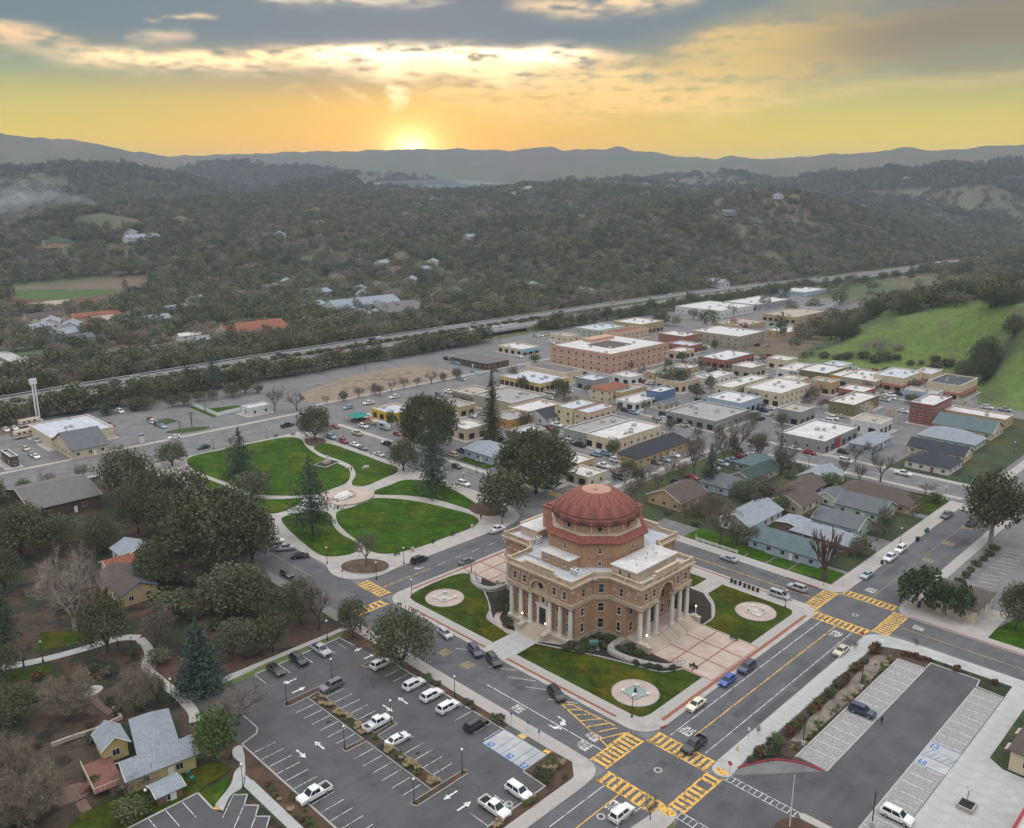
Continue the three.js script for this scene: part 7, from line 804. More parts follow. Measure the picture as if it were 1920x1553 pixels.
function flat(cx, cz, W, D, rot, h, wall, roof, label, o = {}) {
  const [w, d] = axis(W, D, rot); if (!o.y && cx < 330) { struct('shop_pavement', slab(rect(cx - w / 2 - 2.4, cz - d / 2 - 1, cx + w / 2 + 1, cz + d / 2 + 2.4), 0.1 + (FOOT.length % 30) * 0.003, 0.14), M.concrete); } FOOT.push([cx, cz, w / 2, d / 2]); const t = thing(o.name ?? 'shop_building', label, 'building', cx, o.y ?? 0, cz, 0, o.group); 
  mesh('wall', bx(w, h - 0.5, d), WALL[wall], t); mesh('roof', bx(w - 0.7, 0.04, d - 0.7, 0, h - 0.5, 0), ROOF[roof], t);
  mesh('parapet', merge([bx(w, 0.55, 0.35, 0, h - 0.5, d / 2 - 0.175), bx(w, 0.55, 0.35, 0, h - 0.5, -d / 2 + 0.175), bx(0.35, 0.55, d - 0.7, w / 2 - 0.175, h - 0.5, 0), bx(0.35, 0.55, d - 0.7, -w / 2 + 0.175, h - 0.5, 0)]), WALL[o.trim ?? wall], t); mesh('coping', merge([bx(w + 0.12, 0.08, 0.45, 0, h + 0.05, d / 2 - 0.175), bx(w + 0.12, 0.08, 0.45, 0, h + 0.05, -d / 2 + 0.175), bx(0.45, 0.08, d - 0.8, w / 2 - 0.175, h + 0.05, 0), bx(0.45, 0.08, d - 0.8, -w / 2 + 0.175, h + 0.05, 0)]), o.coping ?? M.whiteRoof, t);
  if (!o.blank) facade(t, w, d, h - 0.8, o.st ?? 1, o.gap ?? 4.2, o.ww ?? 1.1, o.wh ?? 1.3, o.shop);
  const r = rng(Math.round(cx * 13 + cz * 7)); const nu = Math.min(5, Math.max(1, Math.round(w * d / 120))); if (w > 7 && d > 7) for (let i = 0; i < nu; i++) { const u = mesh('rooftop_unit', bx(1 + r(), 0.7 + r() * 0.5, 0.9 + r() * 0.6), M.metal, t, (r() - 0.5) * (w - 4), h - 0.47, (r() - 0.5) * (d - 4)); mesh('fan_grille', cyl(0.3, 0.3, 0.08, 0, 0.7 + 0, 0, 10), M.black, u, 0, 0.25, 0); }
  if (o.panel) mesh('red_panel', bx(4, 3.6, 0.3, -w * 0.12, 0.8, d / 2 + 0.2), M.redPaint, t); if (o.turret) { mesh('turret', bx(3.4, 2.6, 3.4, -w * 0.25, h - 0.4, 0), WALL[wall], t); mesh('turret_roof', clean(new THREE.ConeGeometry(3, 2, 4).rotateY(Math.PI / 4).translate(-w * 0.25, h + 3.2, 0)), ROOF.tile, t); }
  for (const s of o.awn ?? '') { const L = s === 'E' || s === 'W' ? w : d, g = new THREE.BufferGeometry(), y0 = Math.min(3.4, h - 1), q = [[-L / 2, y0, 0.02], [L / 2, y0, 0.02], [L / 2, y0 - 0.8, 1.5], [-L / 2, y0 - 0.8, 1.5]]; g.setAttribute('position', new THREE.Float32BufferAttribute([...q[0], ...q[3], ...q[2], ...q[0], ...q[2], ...q[1]], 3)); g.computeVertexNormals(); const a = { E: [0, d / 2, 0], S: [-w / 2, 0, -Math.PI / 2] }[s]; mesh('awning', planarUV(g), o.awnMat ?? ROOF.tile, t, a[0], 0, a[1], a[2]); }
  return t;
}
function house(cx, cz, W, D, rot, h, wall, roof, label, o = {}) {
  FOOT.push([cx, cz, W / 2 + 1, D / 2 + 1]); let w = W, d = D, ry = rot; if (!o.free) { [w, d] = axis(W, D, rot); ry = 0; } const t = thing(o.name ?? 'house', label, 'house', cx, o.y ?? 0, cz, ry, o.group), along = o.along ? o.along === 'x' : w >= d, L = along ? w : d, S = along ? d : w, rise = o.rise ?? S * 0.24, e = 0.5;
  const pent = new THREE.Shape([[-S / 2, 0], [S / 2, 0], [S / 2, h], ...(o.hip ? [] : [[0, h + rise * (1 - 0.02)]]), [-S / 2, h]].map(([a, b]) => new THREE.Vector2(a, b))), wg = new THREE.ExtrudeGeometry(pent, { depth: L, bevelEnabled: false }); wg.translate(0, 0, -L / 2); if (along) wg.rotateY(Math.PI / 2); mesh('wall', planarUV(wg), WALL[wall], t);
  const hp = o.hip ? S / 2 : 0, k = rise / (S / 2), A = [-L / 2 - e, h - e * k, -S / 2 - e], B = [L / 2 + e, h - e * k, -S / 2 - e], C = [L / 2 + e, h - e * k, S / 2 + e], Dd = [-L / 2 - e, h - e * k, S / 2 + e], r0 = [-L / 2 - e + hp + (hp ? e : 0), h + rise + 0.02, 0], r1 = [L / 2 + e - hp - (hp ? e : 0), h + rise + 0.02, 0];
  const face = (...P) => { const pos = []; for (let i = 1; i + 1 < P.length; i++) pos.push(...P[0], ...P[i], ...P[i + 1]); const up = P.map(([x, y, z]) => [x, y + 0.14, z]); for (let i = 1; i + 1 < P.length; i++) pos.push(...up[0], ...up[i + 1], ...up[i]); for (let i = 0; i < P.length; i++) { const j = (i + 1) % P.length; pos.push(...P[i], ...P[j], ...up[j], ...P[i], ...up[j], ...up[i]); } const g = new THREE.BufferGeometry(); g.setAttribute('position', new THREE.Float32BufferAttribute(pos, 3)); if (!along) g.rotateY(Math.PI / 2); g.computeVertexNormals(); mesh('roof_slope', planarUV(g), ROOF[roof], t); };
  face(Dd, C, r1, r0); face(B, A, r0, r1); if (o.hip) { face(A, Dd, r0); face(C, B, r1); } else { const g = merge([bar([A[0], A[1] + 0.1, A[2]], [r0[0], r0[1], 0], 0.09, 4), bar([Dd[0], Dd[1] + 0.1, Dd[2]], [r0[0], r0[1], 0], 0.09, 4), bar([B[0], B[1] + 0.1, B[2]], [r1[0], r1[1], 0], 0.09, 4), bar([C[0], C[1] + 0.1, C[2]], [r1[0], r1[1], 0], 0.09, 4)]); if (!along) g.rotateY(Math.PI / 2); mesh('bargeboard', g, o.barge ?? M.whiteMetal, t); }
  facade(t, w, d, h, o.st ?? 1, o.gap ?? 3.6, 1.1, 1.15); mesh('door', bx(0.95, 2.05, 0.08), o.door ?? M.whiteMetal, t, along ? w * 0.12 : -w / 2 - 0.02, 0.05, along ? d / 2 + 0.02 : d * 0.12, along ? 0 : -Math.PI / 2); if (o.chim !== 0) mesh('roof_vent', cyl(0.12, 0.12, 0.8, 0, 0, 0, 8), M.metal, t, w * 0.18, h + rise * 0.6, d * 0.1);
  return t;
}
const hotel = flat(236.73,-183.76,43.29,52.6,1.57, 11, 'salmon', 'white', 'large salmon pink hotel with three storeys and a brown roof well', { name: 'hotel_building', st: 3, gap: 5, trim: 'pinkc', ww: 1.2, wh: 1.5, coping: M.tile }); { const s = new THREE.Box3().setFromObject(hotel).getSize(V3()); mesh('roof_well', bx(s.x * 0.36, 0.25, s.z * 0.4, 0, 10.6, 0), ROOF.brown, hotel); mesh('belt_course', merge([bx(s.x + 0.1, 0.4, 0.2, 0, 5.6, s.z / 2 - 0.1), bx(0.2, 0.4, s.z + 0.1, -s.x / 2 + 0.1, 5.6, 0)]), WALL.cream, hotel); mesh('penthouse', bx(s.x * 0.4, 1.8, s.z * 0.16, s.x * 0.15, 10.55, -s.z * 0.34), WALL.salmon, hotel); }
for (const [b, h, wall, roof, label, o] of [
  [[163.1,-173.71,28.03,21.55,1.57], 4.5, 'yellowc', 'deck', 'yellow stucco corner restaurant with pale flat roof', { shop: 'SE', gap: 3.4 }], [[181.66,-177.12,28.28,13.95,1.57], 6, 'cream', 'mansard', 'cream hall with brown roof behind the corner restaurant', {}], [[223.2,-243.83,20.94,15.44,1.57], 4, 'cream', 'white', 'cream shop with a blue fascia near the underpass', { shop: 'SE', awn: 'E', awnMat: mat('blue fascia', [0.05, 0.25, 0.35]) }], [[123.22,-151.17,24.38,23.02,1.57], 5.5, 'beige', 'grey', 'long beige windowless store behind the redwood', { blank: 1 }], [[121.79,-174.28,14.8,14.92,1.57], 4, 'beige', 'tan', 'low beige shop with brown awning behind the redwood', { awn: 'S', awnMat: ROOF.brown }], [[101.77,-129.09,11.76,13.83,1.57], 4, 'ochre', 'grey', 'small ochre shop beside the white cottage', {}], [[119.2,-132.17,12.46,21.05,1.57], 4.5, 'ochre', 'white', 'long ochre building with pale roof', {}], [[126.39,-113.81,10.09,17.26,1.57], 7, 'lime', 'deck', 'pale yellow two storey building with red edged parapet', { st: 2, coping: M.tile, gap: 3.4 }], [[126.65,-103.7,7.95,18.57,1.57], 7, 'pinkc', 'deck', 'pinkish cream two storey building with red edged parapet', { st: 2, coping: M.tile, gap: 3.6 }], [[113.88,-91.36,11.07,30.19,1.57], 5, 'grey', 'grey', 'grey roofed store beside the dark roofed restaurant', {}], [[114.02,-79.15,14.7,29.8,1.57], 5, 'cream', 'white', 'wide white roofed store behind the timber ramp', { shop: 'S' }],
  [[173.88,-122.48,6.98,20.58,1.57], 5, 'tan', 'grey', 'tan flat roofed shop attached to the tiled hotel annex', {}], [[177.78,-106.41,7.71,12.27,1.57], 6.5, 'blue', 'white', 'blue two storey shop with white roof', { st: 2 }], [[166.79,-110.61,10.7,21.37,1.57], 3.6, 'white', 'white', 'low white shop in front of the blue one', { shop: 'SE' }], [[308.15,-248.72,20.15,28.18,1.57], 6, 'palegreen', 'deck', 'pale green building behind the salmon hotel', { st: 2 }], [[309.98,-228.33,12.68,33,1.57], 6, 'pinkc', 'tile', 'pink building with tiled roof behind the hotel', { st: 2 }], [[343.46,-242.4,23.74,26.43,1.57], 7, 'tan', 'white', 'tan corner block with white roof behind the hotel', { st: 2, shop: 'E' }], [[321.76,-194.41,19.6,16.56,1.57], 6, 'redbrown', 'white', 'red brown block with pale roof beyond the hotel', { st: 2 }], [[276.29,-252.78,15.58,11.67,1.57], 4, 'cream', 'tan', 'low cream building with dark lot beside it', {}], [[74.73,-69.59,8.38,9.65,1.57], 4, 'tan', 'white', 'tan flat roofed shop half hidden by the wide oak', {}], [[66.91,-59.09,10.14,9.02,1.57], 3.6, 'cream', 'white', 'cream bungalow office with wide white roof', { shop: 'S' }], [[231.27,-136.67,11.42,32.03,1.57], 4, 'tan', 'white', 'tan shop with white roof behind the double crowned oak', {}],
  [[348.32,-173.64,35.37,32.11,1.57], 7, 'beige', 'white', 'big beige building with wide white roof', { st: 2, gap: 5 }], [[282.41,-134.8,17.26,31.66,1.57], 5, 'redbrown', 'white', 'brick shop with blue edged white roof', { coping: mat('blue coping', [0.12, 0.4, 0.6]), shop: 'SE' }], [[233.08,-112.22,9.27,22.58,1.57], 4, 'white', 'white', 'small white shop by the parking rows', {}], [[228.13,-93.23,8.72,34.92,1.57], 4.5, 'cream', 'white', 'narrow cream shop with white roof', {}], [[223.76,-71.4,18.53,31.57,1.57], 6.5, 'cream', 'white', 'cream corner shop with recessed arcade', { st: 2, shop: 'S', gap: 4 }], [[227.75,-36.44,11.21,27.13,1.57], 5.5, 'olive', 'white', 'olive green shop with white roof', {}], [[167.78,-24.2,17.81,29.05,1.57], 5, 'grey', 'white', 'grey shop with white roof and a red panel', { shop: 'E', panel: 1 }], [[234.07,-5.96,9.27,22.36,1.57], 9, 'brickred', 'white', 'dark red three storey building with white roof', { st: 3, gap: 3 }], [[243.15,10.41,23.56,10.98,1.57], 4.5, 'tan', 'white', 'long yellow building with flat white roof', { gap: 6 }], [[164.85,-73.31,24.52,26.31,1.57], 4.5, 'grey', 'grey', 'wide grey flat roofed store beside the leafless trees', { shop: 'S' }],
  [[277.83,-89.63,11.21,23.11,1.57], 5, 'white', 'white', 'white end unit of the hillside arcade', { shop: 'SE' }], [[281.72,-77.54,15.95,24,1.57], 5.5, 'olive', 'white', 'green tinted unit of the hillside arcade', { shop: 'SE' }], [[283.07,-66.91,7.75,20.08,1.57], 4.5, 'orange', 'white', 'orange fronted unit of the hillside arcade', { shop: 'SE' }], [[283.1,-53.86,18.39,25.46,1.57], 5, 'beige', 'white', 'beige unit of the hillside arcade', { shop: 'SE' }], [[290.77,-41.68,14.91,25.16,1.57], 7, 'cream', 'deck', 'cream arcade block with tiled awning', { shop: 'SE', awn: 'SE' }], [[292.62,-16.41,14.77,25.41,1.57], 7, 'cream', 'dark', 'cream arcade block with dark roof and tiled awning', { shop: 'SE', awn: 'SE' }], [[311.8,-34.63,9.14,15.94,1.57], 6, 'cream', 'deck', 'cream rear block of the hillside arcade', {}],
  [[73.23,-172.92,14.4,13.03,1.57], 4, 'yellow', 'deck', 'bright yellow cafe on the avenue corner', { shop: 'S' }], [[35.18,-222.94,6.8,10.75,1.57], 3.5, 'white', 'white', 'small white box building on the avenue', {}], [[52.13,-389.05,31.27,46.29,1.57], 4, 'white', 'tan', 'long white building with tan roof beyond the freeway', { gap: 6 }], [[-64.84,-218.65,11.27,2.55,1.57], 4, 'darkbrown', 'grey', 'small dark fronted shop beside the petrol station', {}], [[-36.5, -241, 23, 28, 0], 4.4, 'cream', 'deck', 'petrol station workshop with pale metal roof', { name: 'petrol_station', blank: 1 }],
  [[460.87,-253.7,41.88,49.96,1.57], 6, 'white', 'white', 'wide white block among the far shops', { gap: 5 }], [[476.92,-192.19,27.62,49.85,1.57], 5, 'tan', 'tan', 'tan strip of shops behind the parked rows', { shop: 'S' }], [[407.02,-199.47,22.58,33.85,1.57], 4, 'tan', 'tan', 'tan building with a small red roofed turret', { turret: 1 }], [[400.38,-159.5,15.25,25.83,1.57], 4, 'tan', 'white', 'tan shop by the hill road', {}], [[526.78,-251.5,31.42,59.4,1.57], 5, 'grey', 'white', 'row of pale shops along the far street', { shop: 'S' }], [[641.37,-268.05,27.8,44.93,1.57], 4, 'paleblue', 'white', 'pale blue shop on the far street', {}], [[594.08,-201.59,36.65,0.49,-0], 4, 'beige', 'grey', 'beige store at the far end of the street', {}], [[537.17,-203.67,15.19,27.12,1.57], 4, 'white', 'dark', 'dark roofed drive in among the far shops', {}], [[574.6,-93.09,15.86,0.87,-0], 4, 'white', 'deck', 'white building among the hill oaks', { y: 12 }],
]) flat(...b, h, wall, roof, label, o);
for (const [b, h, wall, roof, label, o] of [
  [[180.08,-232.81,30.31,16.86,1.57], 3.6, 'darkbrown', 'mansard', 'low shop with big grey brown hipped roof', { hip: 1, rise: 2, name: 'shop_building' }], [[115.37,-122.54,10.62,11.3,1.57], 3, 'white', 'dshingle', 'white cottage with dark roof between ochre and cream buildings', {}], [[106.52,-58.96,9.11,32.37,1.57], 4, 'tan', 'dshingle', 'dark roofed restaurant with long low gable', { hip: 1, name: 'shop_building', rise: 3 }], [[167.16,-128.2,10.1,17.53,1.57], 6, 'cream', 'tile', 'cream two storey annex with orange tiled roof', { st: 2, hip: 1, rise: 1.6 }], [[169.7,-97.55,5.76,11.16,1.57], 3, 'cream', 'shingle', 'small cream cottage with grey roof', {}], [[62.96,-100.98,14.29,13.45,1.57], 3.4, 'paleblue', 'pale', 'house with blue grey metal roof below the redwood', { rise: 1.4 }],
  [[223.81,12.56,21.76,14.13,1.57], 3.2, 'cream', 'teal', 'long cream house with teal grey roof', {}], [[201.73,13.38,20.57,13.53,1.57], 3.2, 'mint', 'pale', 'mint house with pale grey hipped roof', { hip: 1 }], [[182.53,15.65,20,9.03,1.57], 3, 'cream', 'dshingle', 'cream house with dark roof behind the white cottage', {}], [[165.59,19.45,14.75,13.14,1.57], 3, 'white', 'dshingle', 'white cottage with dark hipped roof and red door', { hip: 1, door: mat('red door', [0.3, 0.03, 0.03]) }], [[175.74,-7.31,8.4,19.48,1.57], 3, 'paleblue', 'pale', 'pale house with light grey roof behind bare trees', { hip: 1 }],
  [[109.38,-18.95,7.07,20.27,1.57], 3.2, 'beige', 'green', 'office with dark green roof', {}], [[108.71,-0.39,8.51,19.75,1.57], 3, 'darkbrown', 'brown', 'brown roofed house behind the yellow green bush', { hip: 1 }], [[117.24,19.51,21.96,11.19,1.57], 3, 'tan', 'brown', 'long tan house with brown hipped roof', { hip: 1 }], [[104,21.06,13.77,10.95,1.57], 3.2, 'mint', 'shingle', 'mint house with grey gables, the larger of two', {}], [[86.88,21.46,13.11,9.95,1.57], 3.2, 'mint', 'shingle', 'mint house with grey gables next to the flat brown block', {}], [[106.49,9.36,7.02,8.28,1.57], 2.6, 'white', 'shingle', 'pale garage with grey roof', {}], [[61.26,18.96,20.12,10.04,1.57], 2.8, 'paleblue', 'teal', 'long low grey blue bungalow terrace', { gap: 4 }], [[73.76,22.92,16.53,8.65,1.57], 3, 'brownw', 'pale', 'brown walled house with pale hipped roof', { hip: 1 }], [[76.48,11.72,6.52,6.98,1.57], 2.8, 'brownw', 'pale', 'brown walled garage with pale roof', { rise: 0.5 }], [[72.5,0.18,9.83,18.9,1.57], 3, 'white', 'pale', 'white cottage with pale grey gable roof', {}], [[72.19,-25.31,12.33,14.54,1.57], 3, 'tan', 'brown', 'tan house with brown roof behind the city hall', {}], [[59.48,62.39,10.77,12.08,1.57], 3.4, 'cream', 'brown', 'school building with brown hipped roof', { hip: 1, rise: 1.6 }],
  [[-67.84,-163.78,26.19,19.52,1.57], 4, 'darkbrown', 'mansard', 'long hall with dark ribbed metal roof', { gap: 7, rise: 3.2, along: 'x' }], [[-67.36,-102.66,8.72,7.42,1.57], 3.4, 'white', 'pale', 'white house with blue grey roof beside the red tiled wing', {}], [[-72.45,-98.19,5.01,7.58,1.57], 3, 'white', 'tile', 'low red tiled wing beside the tan house', {}], [[-75.91,-85,15.28,8.1,1.57], 3.4, 'tan', 'brown', 'tan house with bright blue fascia boards', { barge: mat('blue fascia board', [0.03, 0.2, 0.42]), along: 'z' }],
  [[-41, -217.5, 13, 20, 0], 3.6, 'cream', 'shingle', 'petrol station shop with red edged gabled canopy', { barge: M.redPaint, along: 'x' }], [[257.6,-454.34,38.16,61.75,1.57], 4, 'white', 'pale', 'white church hall with pale roof beyond the freeway', {}], [[277.62,-438.51,38.91,41.4,1.57], 4, 'grey', 'mansard', 'church with tall grey roof beyond the freeway', { rise: 5 }], [[137.93,-414.45,21.71,44.02,1.57], 5, 'cream', 'tile', 'motel with red tiled roof beyond the freeway', { st: 2 }], [[368.85,-414.35,16.52,21.53,1.57], 3, 'white', 'pale', 'pale cottage among trees beyond the freeway', {}],
]) house(...b, h, wall, roof, label, o);
const OLDB = mat('old paver brick', [0.24, 0.15, 0.115], 'brick');
// yellow garden house with two wings, deck and shed
{
  const B = [-99.17,-12.98,5.11,10.84,1.46], ry = B[4], t = house(...B, 3, 'housey', 'pale', 'yellow garden house with grey roofs and a red deck', { free: 1, gap: 4.4, rise: 1.7, chim: 0 }), w = B[2], d = B[3];
  const along = w >= d, A = (x, y, z) => along ? [x, y, z] : [-z, y, x], L = Math.max(w, d), S = Math.min(w, d), side = -1;
  const g2 = (W, H, D, x, y, z) => { const q = A(x, y, z); return along ? bx(W, H, D, ...q) : bx(D, H, W, ...q); }; t.userData.category = 'house';
  mesh('deck_floor', g2(4.6, 0.12, 9, -L / 2 - 2.4, 0.95, side * S * 0.8), M.deckWood, t); const posts = []; for (let i = 0; i <= 12; i++) { const q = A(-L / 2 - 4.7, 1.05, side * S * 0.8 - 4.5 + i * 0.75); posts.push(bx(0.08, 0.95, 0.08, ...q)); } posts.push(g2(0.1, 0.08, 9, -L / 2 - 4.7, 2, side * S * 0.8), g2(4.6, 0.08, 0.1, -L / 2 - 2.4, 2, side * S * 0.8 + 4.5)); for (let i = 0; i < 7; i++) posts.push(bx(0.08, 0.95, 0.08, ...A(-L / 2 - 0.3 - i * 0.7, 1.05, side * S * 0.8 + 4.5))); mesh('deck_railing', merge(posts), WALL.cream, t);
  for (let i = 0; i < 5; i++) mesh('step', g2(0.3, 1 - i * 0.2, 1.4, -L / 2 - 4.9 - i * 0.3, 0, side * S * 0.8 + 1), M.deckWood, t);
  const cw = house(-102.55,-24.25,5.37,3.93,1.47, 3, 'housey', 'pale', 'rear wing of the yellow garden house with grey gable', { free: 1, rise: 1.6, name: 'house_wing', chim: 0 }); const c2 = house(-96.5,-20.8,11.3,5.89,1.31, 3, 'housey', 'pale', 'middle part of the yellow garden house with pale hipped roof', { free: 1, rise: 2, hip: 1, name: 'house_wing' });
  t.updateMatrixWorld(true); for (const q of [cw, c2]) { q.updateMatrixWorld(true); for (const ch of [...q.children]) t.attach(ch); scene.remove(q); }
  house(-100.69,-6.38,3.36,3.85,1.52, 2, 'brownw', 'pale', 'weathered timber shed with grey green roof', { free: 1, rise: 0.6, name: 'garden_shed', chim: 0, gap: 9 });
  struct('brick_path', ribbon([[-98.33,-36.14], [-98.86,-40.23], [-98.79,-43.83], [-98.25,-46.52]], 1.4, 0.03), OLDB); struct('brick_path', poly(disc(-111.36,-17.97, 3.0, 2.4, 24), 0.03), OLDB); struct('brick_path', ribbon([[-111.13,-15.14], [-111.23,-9.54], [-111.37,-5.94]], 1.6, 0.025), OLDB); struct('stone_circle', poly(disc(-98.63,-46.63, 2.6, 1.9, 24), 0.035), M.kerb);
  kerbLine('garden_wall', [[-109.55,-33.29], [-106.12,-32.99], [-102.71,-32.33], [-97.55,-32.88]], M.stone, 0.3, 0.8); kerbLine('garden_wall', [[-97.62,-36.94], [-97.55,-32.88]], M.stone, 0.3, 0.7);
}
struct('garden_pavement', ribbon([[-108.42,-68.47], [-101.48,-65.95], [-93.92,-64.4], [-86.12,-63.38], [-82.95,-60.69]], 2.4, 0.05), M.paleConcrete); struct('garden_pavement', ribbon([[-83.1,-60.34], [-84.02,-53.02], [-86.91,-47.73], [-87.08,-41.02], [-86.83,-32.68], [-87.25,-25.51], [-88.43,-22.35]], 2, 0.055), M.kerb); struct('garden_pavement', ribbon([[-86.27,-32.5], [-79.1,-31.34], [-70.89,-31.62]], 1.4, 0.05), M.kerb);
for (const p of [[[-102.32,-70.49], [-91.05,-66.84], [-88.16,-71.04], [-97.65,-78.51]], [[-108.97,-66.42], [-99.99,-62.65], [-102.36,-58.07], [-110.04,-62.44]]]) struct('garden_lawn', poly(p, 0.03), M.lawn);
// white rail fence, cafe terrace, petrol sign
{ const t = thing('rail_fence', 'white timber rail fence along the pavement', 'fence', 49.8, 0, 3.5); for (let i = 0; i <= 6; i++) mesh('post', bx(0.14, 1.1, 0.14, 0, 0, -7 + i * 2.1), M.whiteMetal, t); for (const y of [0.4, 0.85]) mesh('rail', bx(0.08, 0.16, 12.8, 0, y, -0.6), M.whiteMetal, t); mesh('sign_post', bx(0.12, 2.0, 0.12, 0, 0, -7.4), M.whiteMetal, t); }
{ const t = at('cafe_pavilion', 'cafe terrace pavilion with green awning', 'pavilion', 58.82,-178.79, 0, undefined, 0.02); mesh('awning', new THREE.ConeGeometry(5.4, 1.6, 4).rotateY(Math.PI / 4).translate(0, 3.3, 0), mat('green awning', [0.02, 0.22, 0.18]), t); for (const [a, b] of [[-3, -3], [3, -3], [-3, 3], [3, 3]]) mesh('post', bx(0.16, 2.6, 0.16, a, 0, b), M.wood, t); mesh('counter', bx(5, 1.1, 4), M.wood, t); }
for (const [x, z, c, l] of [[60.79,-172.81, 'redbrown', 'dark red parasol in the middle of the cafe terrace'], [59.03,-166.75, 'pinkc', 'pale parasol on the cafe terrace beside the food truck'], [55.42,-168.45, 'brickred', 'red parasol on the cafe terrace near the street'], [63.39,-178.26, 'cream', 'cream parasol on the cafe terrace behind the others']]) { const t = at('parasol', l, 'parasol', x, z, 0, 'cafe parasols', 0.02); mesh('pole', cyl(0.04, 0.04, 2.5, 0, 0, 0, 6), M.metal, t); mesh('canopy', new THREE.ConeGeometry(1.5, 0.7, 8).translate(0, 2.5, 0), WALL[c], t); mesh('table', cyl(0.6, 0.6, 0.06, 0, 0.72, 0, 10), M.wood, t); }
{ const t = at('food_truck', 'pale blue and white food truck beside the yellow cafe', 'truck', 58.59,-160.14, hE, undefined, 0.02); mesh('box', bx(5, 2.2, 2.2, -0.6, 0.6, 0), WALL.paleblue, t); mesh('cab', bx(1.4, 1.7, 2, 2.5, 0.5, 0), WALL.white, t); mesh('hatch', bx(2.6, 0.9, 0.06, -0.6, 1.5, 1.13), M.glass, t); for (const a of [-2, 2.2]) for (const s of [-1, 1]) mesh('wheel', tyreG, M.rubber, t, a, 0.38, s * 1); }
{ const t = at('sign_pylon', 'very tall white twin post roadside sign by the petrol station', 'sign', -38.64,-274.49, 0.2, undefined, 0); const h = 19; mesh('post', bx(0.5, h, 0.5, -0.6, 0, 0), M.whiteMetal, t); mesh('post', bx(0.5, h, 0.5, 0.6, 0, 0), M.whiteMetal, t); mesh('sign_face', bx(3, 2.4, 0.6, 0, h - 2.5, 0), M.whiteMetal, t); }
{ const t = at('price_sign', 'pale blue and white forecourt price sign', 'sign', -20.85,-209.98, 0.3, undefined, 0.02); mesh('panel', bx(1.9, 3.6, 0.4, 0, 0.5, 0), WALL.white, t); mesh('panel_stripe', bx(1.92, 0.8, 0.44, 0, 3.2, 0), WALL.blue, t); mesh('plinth', bx(2.2, 0.5, 0.7), M.kerb, t); }
// ground patches in town
struct('dirt_lot', poly(curve([[67.11,-240.26], [107.93,-257.57], [147.89,-258.13], [155.97,-242.88], [150.98,-220.75], [104.63,-216.15], [67.94,-213.95], [61.89,-222.48]], 3), 0.03), M.sand); for (let i = 0; i < 14; i++) { const r = rng(700 + i), x = 85 + r() * 62, z = -226 - r() * 26, g = new THREE.SphereGeometry(1, 9, 5); g.scale(1.5 + r() * 3, 0.35 + r() * 0.6, 1.2 + r() * 2); mesh('dirt_mound', clean(g), M.sand, scene, x, 0.03, z, r() * 3).userData.kind = 'structure'; }
for (const [pts, m] of [[[[50, -36], [50, -20], [135, -20], [135, -44], [70, -44]], M.dullGrass], [rect(52, 0, 86, 14), M.dullGrass], [rect(50, 5.5, 55.5, 11), M.brightLawn], [rect(50, 11.6, 55.5, 17.4), M.brightLawn], [rect(50, 18, 55.5, 23.6), M.brightLawn], [rect(50, 24.2, 58, 35.4), M.brightLawn], [rect(50, -8, 58, 4.8), M.brightLawn], [rect(60, 28, 78, 35.6), M.dullGrass], [rect(88, 22, 112, 35.6), M.dullGrass], [rect(116, 16, 134, 35.6), M.lawn], [rect(156, 8, 262, 38), M.dullGrass], [rect(58, -20, 134, 22), M.dullGrass], [rect(52, -108, 62, -92), M.lawn], [rect(50.8, -74, 60, -63), M.brightLawn]]) struct('yard_ground', poly(pts, 0.05 + (slabCount++ % 40) * 0.004), m);
